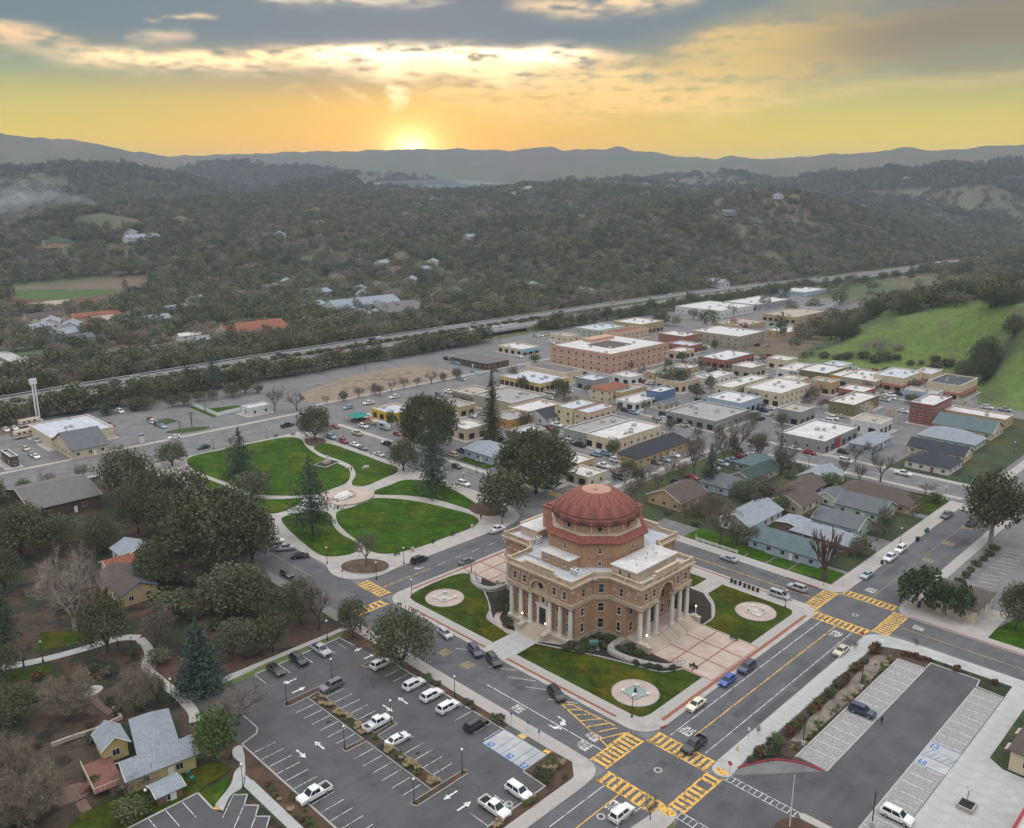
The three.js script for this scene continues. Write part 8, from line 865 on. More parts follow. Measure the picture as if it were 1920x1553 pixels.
// ---------- freeway ----------
{
  const near = [[-300, -290], [-160, -294], [-40, -300], [80, -305], [180, -307], [285, -306], [420, -311], [560, -313], [700, -300], [830, -282], [1300, -268]], far = [[-300, -302], [-160, -307], [-40, -314], [60, -322], [180, -328], [300, -331], [420, -333], [560, -330], [700, -315], [830, -298], [1300, -282]], Y = 3.2;
  const embank = (pts, w, lo, hi) => { const P = pts.map(([x, z]) => [x, z]).filter(([x]) => x >= lo && x <= hi); return P; };
  for (const [pts, n] of [[near, 1], [far, 2]]) { struct('freeway', ribbon(pts, 12.5, Y), M.oldAsphalt); for (const [o, w] of [[-1.9, 0.14], [1.9, 0.14], [-5.4, 0.14], [5.4, 0.14]]) { const q = pts.map(([x, z]) => [x, z + o]); struct('lane_line', ribbon(q, w, Y + 0.02), M.whitePaint); } }
  const wallStrip = (pts, y0, y1) => { const c = new THREE.CatmullRomCurve3(pts.map(([x, z]) => V3(x, 0, z)), false, 'centripetal').getPoints(60), pos = []; for (let i = 0; i + 1 < c.length; i++) { const a = c[i], b = c[i + 1]; if (a.x > 244 && b.x < 296) continue; pos.push(a.x, y0, a.z + 5, b.x, y0, b.z + 5, b.x, y1, b.z, a.x, y0, a.z + 5, b.x, y1, b.z, a.x, y1, a.z); } const g = new THREE.BufferGeometry(); g.setAttribute('position', new THREE.Float32BufferAttribute(pos, 3)); g.computeVertexNormals(); return planarUV(g); };
  struct('embankment', wallStrip(near.map(([x, z]) => [x, z + 6.2]), -0.1, Y), M.dullGrass); struct('embankment', wallStrip(far.map(([x, z]) => [x, z + 6.2]), 0, Y), M.dullGrass); struct('median_ground', ribbon(near.map(([x, z], i) => [x, (z + far[i][1]) / 2]), 9, Y - 0.06), M.dullGrass);
  for (const [pts, o, l] of [[near, 6, 'steel guard rail on the town side of the freeway'], [far, -6, 'steel guard rail on the far side of the freeway']]) { const q = pts.map(([x, z]) => [x, Y + 0.7, z + o]), t = thing('guard_rail', l, 'guard rail', 0, 0, 0); mesh('rail', tube(q, 0.18, 4, 160), M.metal, t); }
  const b = thing('freeway_bridge', 'concrete freeway bridge over the underpass road', 'bridge', 268, 0, -318); mesh('deck', bx(52, 1.0, 40, 0, Y - 1.05, 0), M.kerb, b); mesh('parapet', bx(52, 0.9, 0.4, 0, Y, 19.6), M.paleConcrete, b); mesh('abutment', bx(4, 2.3, 40, -24, 0, 0), WALL.redbrown, b); mesh('abutment', bx(4, 2.3, 40, 24, 0, 0), WALL.redbrown, b);
  for (let i = 0; i < 22; i++) { const far2 = i & 1, pts = far2 ? far : near, x = -110 + i * 41 + (i * 37 % 17), k = pts.findIndex(([q]) => q > x), u = (x - pts[k - 1][0]) / (pts[k][0] - pts[k - 1][0]), c = C2[(i * 3) % 10]; car(T2[i % 7], c, x, lerp(pts[k - 1][1], pts[k][1], u) + (i % 3 - 1) * 3.4, far2 ? hN : hS, ({ teal: 'pale blue', navy: 'dark blue' }[c] ?? c) + ' ' + { sedan: 'saloon', hatch: 'hatchback', suv: 'sport utility', van: 'minivan', pickup: 'pickup' }[T2[i % 7]] + (far2 ? ' driving in the far freeway lanes' : ' driving in the near freeway lanes'), far2 ? 'cars in the far lanes' : 'cars in the near lanes', true, Y + 0.02); }
  const r = rng(95); for (let i = 0; i < 60; i++) { const t = i / 60, x = lerp(-120, 330, t), k = near.findIndex(([q]) => q > x), u = (x - near[k - 1][0]) / (near[k][0] - near[k - 1][0]), z = (lerp(near[k - 1][1], near[k][1], u) + lerp(far[k - 1][1], far[k][1], u)) / 2; tree(['shrub', 'shrub3'][i % 2], x, z + (r() - 0.5) * 3, 1.5 + r(), 5 + r() * 3, 'low oleander bush in the freeway median', 'shrub', 'bushes in the freeway median', Y - 0.1); }
}
// ---------- beyond the freeway ----------
struct('track', poly(disc(149.85,-797.87, 62, 100, 40, 0.5), 0.05), mat('running track', [0.28, 0.09, 0.06], 'soil')); struct('sports_field', poly(disc(151.56,-802.96, 50, 84, 40, 0.5), 0.08), M.hillGrass); struct('sports_field', poly([[277.34,-1072.49], [347.76,-1176.34], [391.77,-1181.69], [322.1,-1027.5], [265.01,-991.76]], 0.08), M.hillGrass); struct('forecourt', poly([[-60, -262], [-10, -262], [40, -262], [58, -216], [-70, -210], [-80, -240]], 0.02), M.oldAsphalt); struct('service_road', ribbon([[-1.06,-470.65], [-2.5,-424.03], [-3.77,-382.91]], 9, 0.05), M.paleConcrete); struct('service_road', ribbon([[296.34,-685.36], [238.27,-560.08], [179.49,-443.06]], 7, 0.05), M.oldAsphalt); struct('church_lot', poly([[284.3,-432.86], [327.61,-470.27], [318.99,-413.2], [295.99,-384.95], [257.4,-390.06]], 0.05), M.oldAsphalt); struct('church_lot', poly([[40.83,-535.68], [68.37,-536.65], [61.51,-493.24], [34.35,-499.94]], 0.05), M.oldAsphalt);
{ const t = at('arched_hall', 'white barrel roofed sports hall at the edge of the school grounds', 'building', 231.02,-1246.65, 0.75, undefined, 0); mesh('roof', clean(new THREE.CylinderGeometry(22, 22, 60, 24, 1, false, -0.95, 1.9).rotateZ(Math.PI / 2).rotateX(-Math.PI / 2 + Math.PI / 2).translate(0, -12, 0)), M.whiteRoof, t); mesh('wall', bx(58, 3, 34), WALL.white, t); }
for (const [x, z, w, d, h, wl, rf, l] of [[76.63,-649.18, 20, 11, 5, 'white', 'tan', 'white flats with tan roof by the running track'], [92.08,-656.99, 18, 10, 5, 'cream', 'tan', 'cream flats with tan roof by the running track'], [57.43,-578.26, 26, 12, 5.5, 'cream', 'brown', 'cream flats in front of the tan roofed ones'], [91.54,-569.99, 34, 10, 4, 'tan', 'tile', 'long low tan flats with orange roofs'], [84.32,-532.62, 16, 12, 5, 'white', 'tan', 'white flats beside the dark conifer'], [105.48,-511.35, 34, 12, 5, 'paleblue', 'pale', 'pale grey flats beside the tall palm'], [144.58,-637.06, 18, 12, 4, 'white', 'brown', 'white house with brown roof above the palm'], [40.75,-469.1, 24, 9, 4, 'paleblue', 'shingle', 'grey blue house by the wide service road'], [31.18,-446.88, 12, 9, 3, 'white', 'pale', 'pale hut below the grey blue house'], [205.62,-1000.48, 30, 14, 6, 'tan', 'green', 'tan school building with green roof'], [150.95,-907.23, 20, 9, 4, 'white', 'grey', 'white clubhouse beside the running track'], [292.38,-964.25, 40, 16, 6, 'white', 'pale', 'large white building behind the sports field'], [165.8,-522.85, 26, 12, 4, 'tan', 'tile', 'low motel wing with red roof'], [96.98,-422.17, 14, 6, 5, 'white', 'white', 'white storage container building near the freeway'], [104.09,-405.44, 20, 9, 4, 'white', 'pale', 'white shed beside the storage building'], [242.65,-693.42, 18, 10, 4, 'paleblue', 'pale', 'pale blue house among the trees'], [301.73,-591.27, 24, 14, 4, 'grey', 'brown', 'brown roofed house deep in the trees'], [323.4,-670.2, 16, 10, 4, 'white', 'pale', 'white roofed house beside the wooded road'], [967.37,-553.47, 30, 16, 5, 'grey', 'shingle', 'large grey house on the wooded slope'], [1066.77,-240.36, 60, 22, 5, 'brickred', 'pale', 'long low red walled building by the freeway']]) house(x, z, w, d, 0, h, wl, rf, l, { st: h > 4.6 ? 2 : 1, gap: 5, y: Math.max(0, ground(x, z)) });

// ---------- woodland on the hills ----------
{
  const r = rng(404), lite = (seed, W, H, n, size, fol, lobes, lean = 0.5) => { const q = rng(seed), bl = []; for (let i = 0; i < lobes; i++) { const u = 1 - 1.7 * (i + 0.5) / lobes, t = i * 2.4, s = Math.sqrt(Math.max(0, 1 - u * u)); bl.push([Math.cos(t) * s * W * 0.3, H * (0.55 + u * 0.33), Math.sin(t) * s * W * 0.3, W * 0.2 * (0.8 + q() * 0.5), H * 0.17, W * 0.2]); } const g = leafGeo(bl, n, size, seed); return g; };
  const woodMat = mat('woodland leaves', [1, 1, 1], null, { vertexColors: true, roughness: 0.9, side: THREE.DoubleSide, specularIntensity: 0.2 });
  const kinds = [lite(1, 11, 9, 420, 0.5, 0, 14), lite(2, 13, 10, 420, 0.55, 0, 16), lite(3, 9, 11, 380, 0.5, 0, 14), lite(4, 12, 9, 420, 0.5, 0, 12)];
  const bareG = (() => { const s = skeleton(61, { h: 9, fork: 1.6, kids: [5, 4, 3], len: 2.8, shrink: 0.7, spread: 0.85, up: 0.3, depth: 2, r0: 0.25 }), q = rng(62), pos = []; for (const p of s.tips) for (let i = 0; i < 9; i++) { const d = V3(q() - 0.5, q() - 0.3, q() - 0.5).normalize().multiplyScalar(1.3), w = V3(q() - 0.5, q() - 0.5, q() - 0.5).normalize().multiplyScalar(0.12); pos.push(p.x - w.x, p.y - w.y, p.z - w.z, p.x + w.x, p.y + w.y, p.z + w.z, p.x + d.x, p.y + d.y, p.z + d.z); } const a = s.low.attributes.position.array; const g = new THREE.BufferGeometry(); g.setAttribute('position', new THREE.Float32BufferAttribute([...a, ...pos], 3)); g.setAttribute('color', new THREE.Float32BufferAttribute(new Float32Array(a.length + pos.length).fill(1), 3)); g.computeVertexNormals(); return g; })();
  kinds.push(bareG, lite(7, 6, 14, 300, 0.5, 0, 10));
  const far = [lite(8, 11, 9, 90, 1.05, 0, 9), lite(9, 13, 10, 90, 1.15, 0, 9)];
  const put = kinds.map(() => []), putF = far.map(() => []), fz = freewayZ;
  const blocked = [[149.85,-797.87, 112], [114.74,-702.04, 70], [303.42,-1086.72, 60], [231.02,-1246.65, 45], [205.62,-1000.48, 35], [275.06,-489.21, 60], [306.54,-425.71, 45], [105.48,-511.35, 24], [60.45,-588.05, 40], [89.95,-558.4, 30], [50.5,-525.96, 38], [156.71,-453.82, 34], [57.83,-405.08, 44], [42.1,-411.56, 30], [73.21,-402.44, 40], [-1.8,-446.58, 30], [-2.94,-409.76, 26], [292.38,-964.25, 40], [40.75,-469.1, 22], [967.37,-553.47, 30]] , info = {}, homes = [], FIELD = [149.85,-797.87];
  for (let i = 0; i < 34; i++) { const x = -120 + r() * 620, z = -395 - r() * 330; if (Math.hypot(x - FIELD[0], z - FIELD[1]) < 150) continue; homes.push([x, z]); blocked.push([x, z, 17]); }
  const bad = (x, z) => { if (x < 345 && z > -350 + clamp(-x / 400) * 20) return true; if (x >= 345 && Math.abs(z - fz(x)) < 28 && x < 1300) return true; if (x >= 345 && x < 900 && z > fz(x) && z < -150 + (x - 345) * -0.06) return r() > 0.05; for (const [bx0, bz0, br] of blocked) if (Math.hypot(x - bx0, z - bz0) < br * 0.72) return true; return false; };
  const cols = [[0.125, 0.145, 0.082], [0.145, 0.158, 0.095], [0.1, 0.122, 0.07], [0.165, 0.16, 0.095]];
  const m4 = new THREE.Matrix4(), qn = new THREE.Quaternion(), up = V3(0, 1, 0), add = (list, x, z, s, c) => { const y = ground(x, z, info); if (info.grass && r() > (x > 382 + 40 * fbm(z / 30, x / 30, 2) ? 0.85 : 0.03)) return; qn.setFromAxisAngle(up, r() * 6.283); list.push([new THREE.Matrix4().compose(V3(x, y - 0.3, z), qn, V3(s * (0.85 + 0.35 * r()), s * (0.75 + 0.5 * r()), s * (0.85 + 0.35 * r()))), c]); };
  let tries = 0, n = 0; while (n < 46000 && tries++ < 160000) { const d = Math.sqrt(lerp(480 * 480, 2250 * 2250, r())), a = YAW + (r() - 0.5) * 1.3, x = EYE.x + Math.cos(a) * d, z = EYE.z + Math.sin(a) * d; if (bad(x, z)) continue; const cl = fbm(x / 85 + 40, z / 85 + 10, 3); if (cl > 0.66 && r() > 0.3) continue; n++; const patch = fbm(x / 60 + 5, z / 60 + 70, 3), bare = patch > 0.52 ? r() < 0.6 : r() < 0.12, k = bare ? 4 : r() < 0.03 ? 5 : Math.floor(r() * 4), v = 0.75 + 0.55 * r(), c = bare ? [0.27 * v, 0.235 * v, 0.2 * v] : cols[Math.floor(r() * 4)].map((q) => q * v); add(put[k], x, z, 0.75 + 0.55 * r(), c); }
  for (const [x0, z0, x1, z1, q, w] of [[-130, -279, 235, -286, 190, 9], [-130, -337, 330, -350, 260, 14], [296, -290, 700, -286, 120, 9], [-130, -372, 400, -372, 160, 40]]) for (let i = 0; i < q; i++) { const t = r(), v = 0.8 + 0.5 * r(), k = r() < 0.15 ? 4 : Math.floor(r() * 4); add(put[k], lerp(x0, x1, t), lerp(z0, z1, t) + (r() - 0.5) * w, 0.7 + 0.45 * r(), k === 4 ? [0.22 * v, 0.19 * v, 0.16 * v] : cols[k].map((c) => c * v * 0.9)); }
  n = 0; tries = 0; while (n < 26000 && tries++ < 120000) { const d = Math.sqrt(lerp(2150 * 2150, 3500 * 3500, r())), a = YAW + (r() - 0.5) * 1.3, x = EYE.x + Math.cos(a) * d, z = EYE.z + Math.sin(a) * d; if (fbm(x / 260 + 40, z / 260 + 10, 3) > 0.56 && r() > 0.15) continue; n++; const v = 0.7 + 0.5 * r(); add(putF[n & 1], x, z, 1.1 + 0.8 * r(), cols[n & 3].map((q) => q * v * 0.9)); }
  const inst = (list, geo, name) => { const o = new THREE.InstancedMesh(geo, woodMat, list.length), c = new THREE.Color(); list.forEach(([m, q], i) => { o.setMatrixAt(i, m); o.setColorAt(i, c.setRGB(...q)); }); o.name = numbered(name); o.castShadow = o.receiveShadow = true; scene.add(o); return o; };
  const LBL = ['broad dark oaks massed over the valley and hills', 'wide spreading oaks in the hill woodland', 'upright dark oaks in the hill woodland', 'rounded olive toned oaks in the hill woodland', 'leafless grey brown trees through the woodland', 'dark conifers dotted through the woodland']; put.forEach((l, i) => tag(inst(l, kinds[i], 'woodland'), LBL[i], 'woodland', undefined, 'stuff')); putF.forEach((l, i) => tag(inst(l, far[i], 'distant_woodland'), ['distant hazy oak woodland on the far hills', 'distant hazy broad trees on the far hills'][i], 'woodland', undefined, 'stuff'));
  // houses scattered over the wooded hills
  const hp = house(0, 0, 15, 9, 0, 4, 'white', 'pale', 'pale house showing among the trees of the wooded hills', { name: 'hill_house', group: 'houses on the wooded hills', gap: 4 }), hq = house(0, 0, 14, 10, 0, 4.5, 'tan', 'brown', 'tan house with brown roof among the trees of the wooded hills', { name: 'hill_house', group: 'brown roofed houses on the wooded hills', gap: 4 }), spots = [[947,66.49,-676.95], [767.86,49.46,-662.11], [782.93,78.15,-1061.73], [629.54,40.95,-733.25], [370.89,54.01,-1021.78], [294.9,53.16,-999.66], [433.5,42.72,-877.1], [469.99,33.34,-671.74], [1190.01,117.47,-1163.93], [1134.95,111.62,-1148.79], [1053.87,85.8,-237.07], [994.12,79.68,-260.57], [1135.21,102.13,-564.06], [1146.24,103.71,-542.89], [450.35,91.35,-1368.31], [480.49,86.96,-1355.87], [660.06,74.12,-1148.85], [459.36,27.64,-616.17], [414.48,20.39,-588.17], [329.67,32.61,-763.36], [624.03,29.99,-350.73], [585.24,56.63,-1018.65], [629.77,30.14,-515.44], [472.28,24.07,-467.55], [813.87,62.6,-903.28], [820.51,172.25,-2617.75], [724.15,155.16,-2597.44], [2713.18,161.59,-1532.69], [2325,139.47,-1585.88], [1050.51,117.86,-2192.04], [1113.73,115.14,-2158.2], [1307.83,110.56,-1917.73], [2285.79,137.67,-805.85], [1970.79,114.72,-785.1], [2438.2,151.71,-668.74]];
  for (const [x, z] of homes) spots.push([x, 0, z]);
  spots.forEach(([x, , z], i) => { const y = ground(x, z) + (i < 35 ? 1.5 : 0), big = 1 + Math.hypot(x - EYE.x, z - EYE.z) / 2600, o = i === 0 ? hp : i === 1 ? hq : copy(i % 3 === 1 ? hq : hp, null, 0, 0, 0); o.position.set(x, y, z); o.rotation.y = -YAW + (r() - 0.5); o.scale.set(big, big, big); });
}
// smoke drifting from a chimney fire on the left hillside: soft overlapping puffs
{
  const r = rng(501), m = mat('wood smoke', [0.9, 0.92, 0.95], null, { transparent: true, opacity: 0.04, roughness: 1, specularIntensity: 0, depthWrite: false }), src = [292.99,76.17,-1107.19], end = [150.39,54.43,-1097.8], t = thing('smoke_plume', 'pale blue smoke drifting from a fire on the wooded hillside', 'smoke', src[0], src[1], src[2]);
  const puff = [1, 2, 3].map((s) => { const g = new THREE.IcosahedronGeometry(1, 3), p = g.attributes.position, q = rng(s); for (let i = 0; i < p.count; i++) { const k = 0.8 + 0.4 * fbm(p.getX(i) * 1.4 + s * 9, p.getY(i) * 1.4 + p.getZ(i) * 1.3 + 7, 3); p.setXYZ(i, p.getX(i) * k, p.getY(i) * k, p.getZ(i) * k); } g.computeVertexNormals(); return clean(g); });
  for (let i = 0; i < 24; i++) { const f = Math.pow((i + 0.5) / 24, 1.3), s = 3 + 17 * f * (0.35 + 0.8 * r()), o = mesh('smoke_puff', puff[i % 3], m, t, (end[0] - src[0]) * f + (r() - 0.5) * 50 * f, 4 + 18 * Math.sin(f * 3) * (0.4 + r()) - 12 * f + (r() - 0.5) * 26 * f, (end[2] - src[2]) * f + (r() - 0.5) * 90 * f); o.scale.set(s * 1.5, s * (0.6 + 0.4 * r()), s * 1.5); o.rotation.y = r() * 6; o.castShadow = false; }
}
// packed downtown blocks: small shops, parked cars, street trees where the big buildings leave room
{
  const r = rng(808), free = (x, z, m) => !FOOT.some(([a, b, w, d]) => Math.abs(x - a) < w + m && Math.abs(z - b) < d + m), street = (x, z) => (x > 138 && x < 153) || (z > -182 && z < -179) || (x > 30 && x < 51) || (z < -182) || z > -52 && x < 139;
  let nb = 0, nc = 0, nt = 0; const walls = ['cream', 'white', 'beige', 'tan', 'grey', 'pinkc', 'paleblue', 'redbrown'], roofs = ['white', 'white', 'deck', 'grey', 'tan'];
  for (let i = 0; i < 900 && nb < 36; i++) { const x = 58 + r() * 250, z = -178 + r() * 165, w = 9 + r() * 9, d = 9 + r() * 8; if (street(x - w / 2 - 3, z) || street(x + w / 2 + 3, z) || street(x, z + d / 2 + 3) || !free(x, z, Math.max(w, d) / 2 + 4)) continue; const q = 'small ' + ['cream', 'white', 'beige', 'tan', 'grey', 'pink', 'pale blue', 'red brown'][nb % 8] + ' flat roofed shop packed into the downtown blocks'; flat(x, z, w, d, 0, 3.8 + r() * 2.4, walls[nb % 8], roofs[nb % 5], q, { group: 'small downtown shops', shop: 'SE' }); nb++; }
  for (let i = 0; i < 2500 && nc < 130; i++) { const gx = 54 + Math.floor(r() * 92) * 2.9, z = [-170, -150, -128, -112, -92, -74, -64, -34][Math.floor(r() * 8)] + (r() - 0.5) * 3, x = gx; if ((x > 134 && x < 156) || !free(x, z, 3.2)) continue; FOOT.push([x, z, 1.0, 2.2]); const t = T2[(nc * 5 + 2) % 7], c = C2[(nc * 7 + 1) % 10]; car(t, c, x, z, nc % 2 ? hE : hW, ({ teal: 'pale blue', navy: 'dark blue' }[c] ?? c) + ' ' + { sedan: 'saloon', hatch: 'hatchback', suv: 'sport utility', van: 'minivan', pickup: 'pickup' }[t] + ' parked in the downtown lots', 'cars in the downtown lots', true, 0.02); nc++; }
  for (let i = 0; i < 900 && nt < 76; i++) { const x = 54 + r() * 260, z = -178 + r() * 150; if (!free(x, z, 2.5)) continue; FOOT.push([x, z, 3, 3]); const k = nt % 5, bare = k < 3; tree(bare ? ['bare0', 'bare1', 'bare2'][k] : k === 3 ? 'small' : 'small2', x, z, 5 + r() * 4, 5 + r() * 3, bare ? 'leafless street tree among the downtown shops' : 'small evergreen street tree among the downtown shops', 'tree', bare ? 'leafless downtown street trees' : 'evergreen downtown street trees'); nt++; }
  for (const x of [145.3]) for (let z = -175; z < 38; z += 7) mark('lane_line', line(x, z, x, z + 3, 0.14)); for (const z of [-140, -104, -82]) for (let x = 66; x < 134; x += 2.8) if (free(x, z, 2)) mark('stall_line', line(x, z - 2.4, x, z + 2.4, 0.11));
  // oil stains and tar seams on the car parks and streets
  const tar = mat('tar seam', [0.035, 0.035, 0.037]), oil = mat('oil stain', [0.075, 0.072, 0.072]);
  for (let i = 0; i < 64; i++) { const row = i % 4, x = [-83, -71.6, -64.8, -52.2][row] + (r() - 0.5) * 2, z = (row ? -10 : -6) + r() * (row === 3 ? 28 : 36), q = disc(x, z, 0.25 + r() * 0.4, 0.2 + r() * 0.25, 12).map(([a, b]) => [a + (r() - 0.5) * 0.14, b + (r() - 0.5) * 0.14]); mark('oil_stain', poly(q), oil, 0.0125); }
  const seam = (x, z, dx, dz, L) => { const P = []; for (let i = 0; i <= 6; i++) P.push([x + dx * L * i / 6 + (r() - 0.5) * 0.5, z + dz * L * i / 6 + (r() - 0.5) * 0.5]); mark('tar_seam', ribbon(P, 0.07), tar, 0.0115); };
  for (let i = 0; i < 16; i++) seam(-44 + r() * 9, -24 + r() * 70, r() < 0.6 ? 0.2 : 1, r() < 0.5 ? 1 : 0.1, 3 + r() * 7); for (let i = 0; i < 16; i++) seam(-28 + r() * 62, 41 + r() * 10, 1, (r() - 0.5) * 0.6, 3 + r() * 8); for (let i = 0; i < 10; i++) seam(36.5 + r() * 8, -30 + r() * 150, 0.1, 1, 4 + r() * 6); for (let i = 0; i < 8; i++) seam(-43 + r() * 8, 41 + r() * 9, r() - 0.5, r() - 0.5, 6);
}
// school buildings at the edge of the paved yard
house(13, 93.8, 20.5, 10.4, 0, 4.2, 'cream', 'brown', 'cream school building with brown tiled roof beside the lawn strip', { rise: 2.2, hip: 1, name: 'school_building' }); flat(-22, 99.5, 34, 10, 0, 5, 'cream', 'white', 'school block with white roof and red edge', { name: 'school_building', coping: M.redPaint });
for (let i = 0; i < 3; i++) { const t = at('striped_awning', 'red and white striped awning on the school wall', 'awning', 6 + i * 6, 87.8, 0, 'striped school awnings', 0); for (let j = 0; j < 8; j++) mesh('stripe', bx(0.3, 0.06, 1.5, -1.05 + j * 0.3, 2.6, 0, 0, -0.45), j % 2 ? M.whiteMetal : M.redPaint, t); }
{ // homes and bare trees packed behind the city hall, asphalt repairs on the streets
  const r = rng(909), free = (x, z, m) => !FOOT.some(([a, b, w, d]) => Math.abs(x - a) < w + m && Math.abs(z - b) < d + m); let nh = 0, nt = 0;
  for (let i = 0; i < 700 && nh < 12; i++) { const x = 62 + r() * 70, z = -40 + r() * 70, w = 11 + r() * 5, d = 8 + r() * 3; if (!free(x, z, 6.2)) continue; house(x, z, w, d, 0, 2.9, ['white', 'paleblue', 'cream', 'grey'][nh % 4], ['pale', 'shingle', 'brown', 'teal'][nh % 4], ['white bungalow with pale roof', 'pale blue bungalow with grey shingles', 'cream bungalow with brown roof', 'grey bungalow with teal roof'][nh % 4] + ' in the blocks behind the city hall', { group: 'bungalows behind the city hall', hip: nh % 2 }); nh++; }
  for (let i = 0; i < 900 && nt < 40; i++) { const x = 58 + r() * 78, z = -42 + r() * 76; if (!free(x, z, 1.4)) continue; FOOT.push([x, z, 2, 2]); const k = nt % 4; tree(['bare0', 'bare1', 'small', 'shrub3'][k], x, z, k === 3 ? 1.6 : 5 + r() * 4, k === 3 ? 3 : 5 + r() * 2, ['leafless garden tree behind the city hall', 'slender leafless garden tree behind the city hall', 'evergreen garden tree behind the city hall', 'garden hedge bush behind the city hall'][k], 'tree', 'garden trees behind the city hall'); nt++; }
  const fix = mat('asphalt repair', [0.12, 0.12, 0.124], 'asphalt'); for (const [x, z, w, d] of [[-40, -14, 2.2, 6], [-37, 12, 3, 4], [-12, 47.6, 9, 1.6], [14, 51.2, 26, 1.6], [-8, 51.3, 14, 1.4], [41, -10, 1.8, 12], [43, 22, 2, 5], [-39, 46, 5, 1.5], [-42, -30, 2, 3], [4, -46, 8, 1.6], [20, -41, 5, 2], [44, 90, 2, 16], [70, 43, 12, 1.8], [100, 50, 10, 1.6]]) mark('asphalt_repair', poly(rect(x - w / 2, z - d / 2, x + w / 2, z + d / 2)), fix, 0.0105);
}
{ // banks of mist lying in the valleys behind the near hills
  const m = mat('valley mist', [0.6, 0.64, 0.7], null, { transparent: true, opacity: 0.13, roughness: 1, specularIntensity: 0 }), g = new THREE.IcosahedronGeometry(1, 5), p = g.attributes.position; for (let i = 0; i < p.count; i++) { const k = 0.8 + 0.4 * fbm(p.getX(i) * 2.6 + 9, p.getY(i) * 1.5 + p.getZ(i) * 2.6 + 7, 4); p.setXYZ(i, p.getX(i) * k, p.getY(i) * k, p.getZ(i) * k); } g.computeVertexNormals(); const G = clean(g);
  for (const [q, w, h, l] of [[[1154.67,168.43,-2752.59], 520, 62, 'bank of mist below the left mountain'], [[1893.62,173.27,-2284.56], 560, 66, 'bank of mist in the valley under the sun'], [[2814.15,172.26,-1752.27], 620, 62, 'bank of mist in the valley below the double peaked hill']]) { const t = thing('mist_bank', l, 'mist', q[0], 70, q[2], -YAW + Math.PI / 2, 'banks of mist in the far valleys'); for (const s of [1, 0.72]) mesh('mist_layer', G, m, t).scale.set(w * s, h * s, 150 * s); }
}
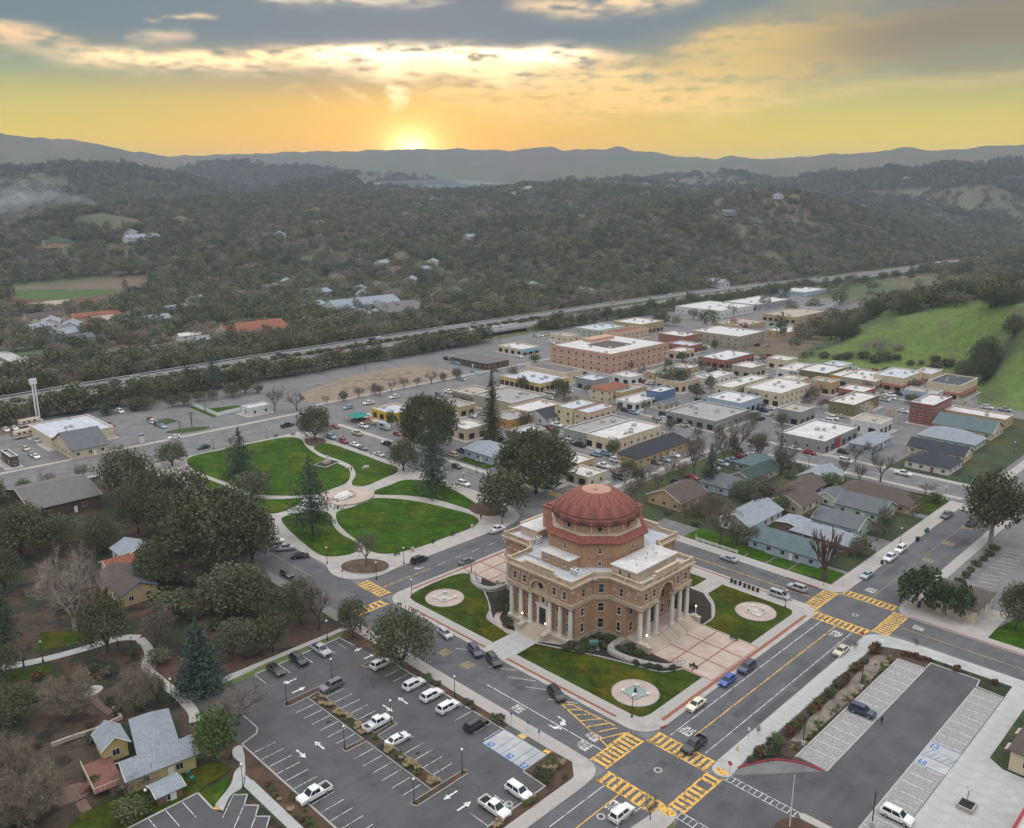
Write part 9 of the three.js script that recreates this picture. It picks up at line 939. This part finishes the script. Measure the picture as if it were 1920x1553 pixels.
// people
{
  function figure(key, J, bones, colour) { // J: joints [x,y,z,r]; one smooth skin over all bones
    const N = 72, mc = new MarchingCubes(N, new THREE.MeshStandardMaterial(), false, false, 60000), S = 1.0, C = [0, 0.92, 0]; mc.isolation = 0; mc.reset();
    for (let k = 0; k < N; k++) for (let j = 0; j < N; j++) for (let i = 0; i < N; i++) { const x = (i / N * 2 - 1) * S + C[0], y = (j / N * 2 - 1) * S + C[1], z = (k / N * 2 - 1) * S + C[2]; let d = 9; for (const [a, b] of bones) { const A = J[a], B = J[b], dx = B[0] - A[0], dy = B[1] - A[1], dz = B[2] - A[2], t = clamp(((x - A[0]) * dx + (y - A[1]) * dy + (z - A[2]) * dz) / (dx * dx + dy * dy + dz * dz + 1e-9)), e = Math.hypot(x - A[0] - dx * t, y - A[1] - dy * t, z - A[2] - dz * t) - lerp(A[3], B[3], t), h = clamp(0.5 + 0.5 * (d - e) / 0.03); d = lerp(d, e, h) - 0.03 * h * (1 - h); } mc.field[i + j * N + k * N * N] = -d; }
    mc.update(); const n = mc.count, p = mc.positionArray.slice(0, n * 3), nm = mc.normalArray.slice(0, n * 3), col = []; for (let i = 0; i < n; i++) { for (let c = 0; c < 3; c++) p[i * 3 + c] = p[i * 3 + c] * S + C[c]; col.push(...colour(p[i * 3], p[i * 3 + 1], p[i * 3 + 2])); }
    const g = new THREE.BufferGeometry(); g.setAttribute('position', new THREE.BufferAttribute(p, 3)); g.setAttribute('normal', new THREE.BufferAttribute(nm, 3)); g.setAttribute('color', new THREE.Float32BufferAttribute(col, 3)); return g;
  }
  const J = { hip: [0, 0.98, 0, 0.14], chest: [0, 1.34, 0, 0.16], sl: [0, 1.42, 0.19, 0.07], sr: [0, 1.42, -0.19, 0.07], neck: [0, 1.52, 0, 0.055], head0: [0.01, 1.6, 0, 0.085], head1: [0.01, 1.7, 0, 0.095], nose: [0.11, 1.63, 0, 0.018], el: [-0.03, 1.15, 0.25, 0.05], er: [0.03, 1.15, -0.25, 0.05], wl: [0.06, 0.92, 0.26, 0.038], wr: [0.12, 0.93, -0.25, 0.038], fl: [0.09, 0.8, 0.26, 0.03], fr: [0.15, 0.82, -0.25, 0.03], tl: [0.12, 0.87, 0.24, 0.014], tr: [0.18, 0.88, -0.23, 0.014], hl: [0, 0.93, 0.1, 0.1], hr: [0, 0.93, -0.1, 0.1], kl: [0.05, 0.5, 0.11, 0.068], kr: [-0.02, 0.5, -0.11, 0.068], al: [0, 0.09, 0.11, 0.045], ar: [-0.1, 0.1, -0.11, 0.045], ol: [0.17, 0.04, 0.12, 0.035], or: [0.07, 0.045, -0.12, 0.035] };
  const bones = [['hip', 'chest'], ['chest', 'sl'], ['chest', 'sr'], ['chest', 'neck'], ['neck', 'head0'], ['head0', 'head1'], ['head0', 'nose'], ['sl', 'el'], ['sr', 'er'], ['el', 'wl'], ['er', 'wr'], ['wl', 'fl'], ['wr', 'fr'], ['wl', 'tl'], ['wr', 'tr'], ['hip', 'hl'], ['hip', 'hr'], ['hl', 'kl'], ['hr', 'kr'], ['kl', 'al'], ['kr', 'ar'], ['al', 'ol'], ['ar', 'or']];
  const wear = (top, legs) => (x, y, z) => y > 1.5 ? (y > 1.68 || x < -0.02 ? [0.03, 0.022, 0.018] : [0.5, 0.33, 0.25]) : y < 0.08 ? [0.03, 0.03, 0.03] : y < 0.9 && Math.abs(z) > 0.2 ? [0.5, 0.33, 0.25] : y < 0.93 ? legs : top, pm = mat('clothed figure', [1, 1, 1], null, { vertexColors: true });
  const A = figure('a', J, bones, wear([0.02, 0.02, 0.024], [0.05, 0.07, 0.12])), B = figure('b', J, bones, wear([0.12, 0.12, 0.14], [0.03, 0.03, 0.035]));
  for (const [x, z, ry, g, l] of [[0.53,68.14, 1.2, A, 'person in a black jacket and jeans standing in the paved car park'], [16.78,-123.67, -2, A, 'person in dark clothes walking on the curved park path'], [15.79,-124.13, -2, B, 'person in a grey top walking beside another on the park path'], [17.57,-58.06, 1, A, 'person in dark clothes walking by the round park lawn'], [55.66,73.54, 0.4, B, 'person in a grey top standing on the school lawn']]) { const o = at('person', l, 'person', x, z, ry, undefined, /car park/.test(l) ? 0.012 : /lawn$/.test(l) && /school/.test(l) ? 0.16 : KERB + 0.02); mesh('body', g, pm, o); }
  const K = { ...J }; for (const k of ['hip', 'chest', 'sl', 'sr', 'neck', 'head0', 'head1', 'nose', 'el', 'er', 'hl', 'hr']) K[k] = [J[k][0] - 0.05, J[k][1] - 0.42, J[k][2], J[k][3]]; Object.assign(K, { kl: [0.42, 0.53, 0.13, 0.07], kr: [0.42, 0.53, -0.13, 0.07], al: [0.46, 0.1, 0.13, 0.045], ar: [0.5, 0.1, -0.13, 0.045], ol: [0.62, 0.05, 0.14, 0.035], or: [0.66, 0.05, -0.14, 0.035], wl: [0.24, 0.66, 0.2, 0.038], wr: [0.24, 0.66, -0.2, 0.038], fl: [0.36, 0.64, 0.17, 0.03], fr: [0.36, 0.64, -0.17, 0.03], tl: [0.32, 0.68, 0.13, 0.014], tr: [0.32, 0.68, -0.13, 0.014] });
  const Sg = figure('s', K, bones, (x, y, z) => y > 1.09 ? (y > 1.26 || x < -0.08 ? [0.03, 0.022, 0.018] : [0.5, 0.33, 0.25]) : x > 0.22 && y > 0.58 && y < 0.72 ? [0.5, 0.33, 0.25] : y < 0.08 ? [0.03, 0.03, 0.03] : y < 0.62 ? [0.03, 0.035, 0.05] : [0.02, 0.02, 0.022]);
  const [bx0, bz0] = [-7.57,32.89], o = at('person', 'person in black sitting on the bench by the ramp hedge', 'person', bx0, bz0, 0.2, undefined, KERB + 0.02); mesh('body', Sg, pm, o);
}
scene.fog = new THREE.FogExp2(new THREE.Color(0.68, 0.77, 0.95), 0.00013);

renderer.render(scene, camera);
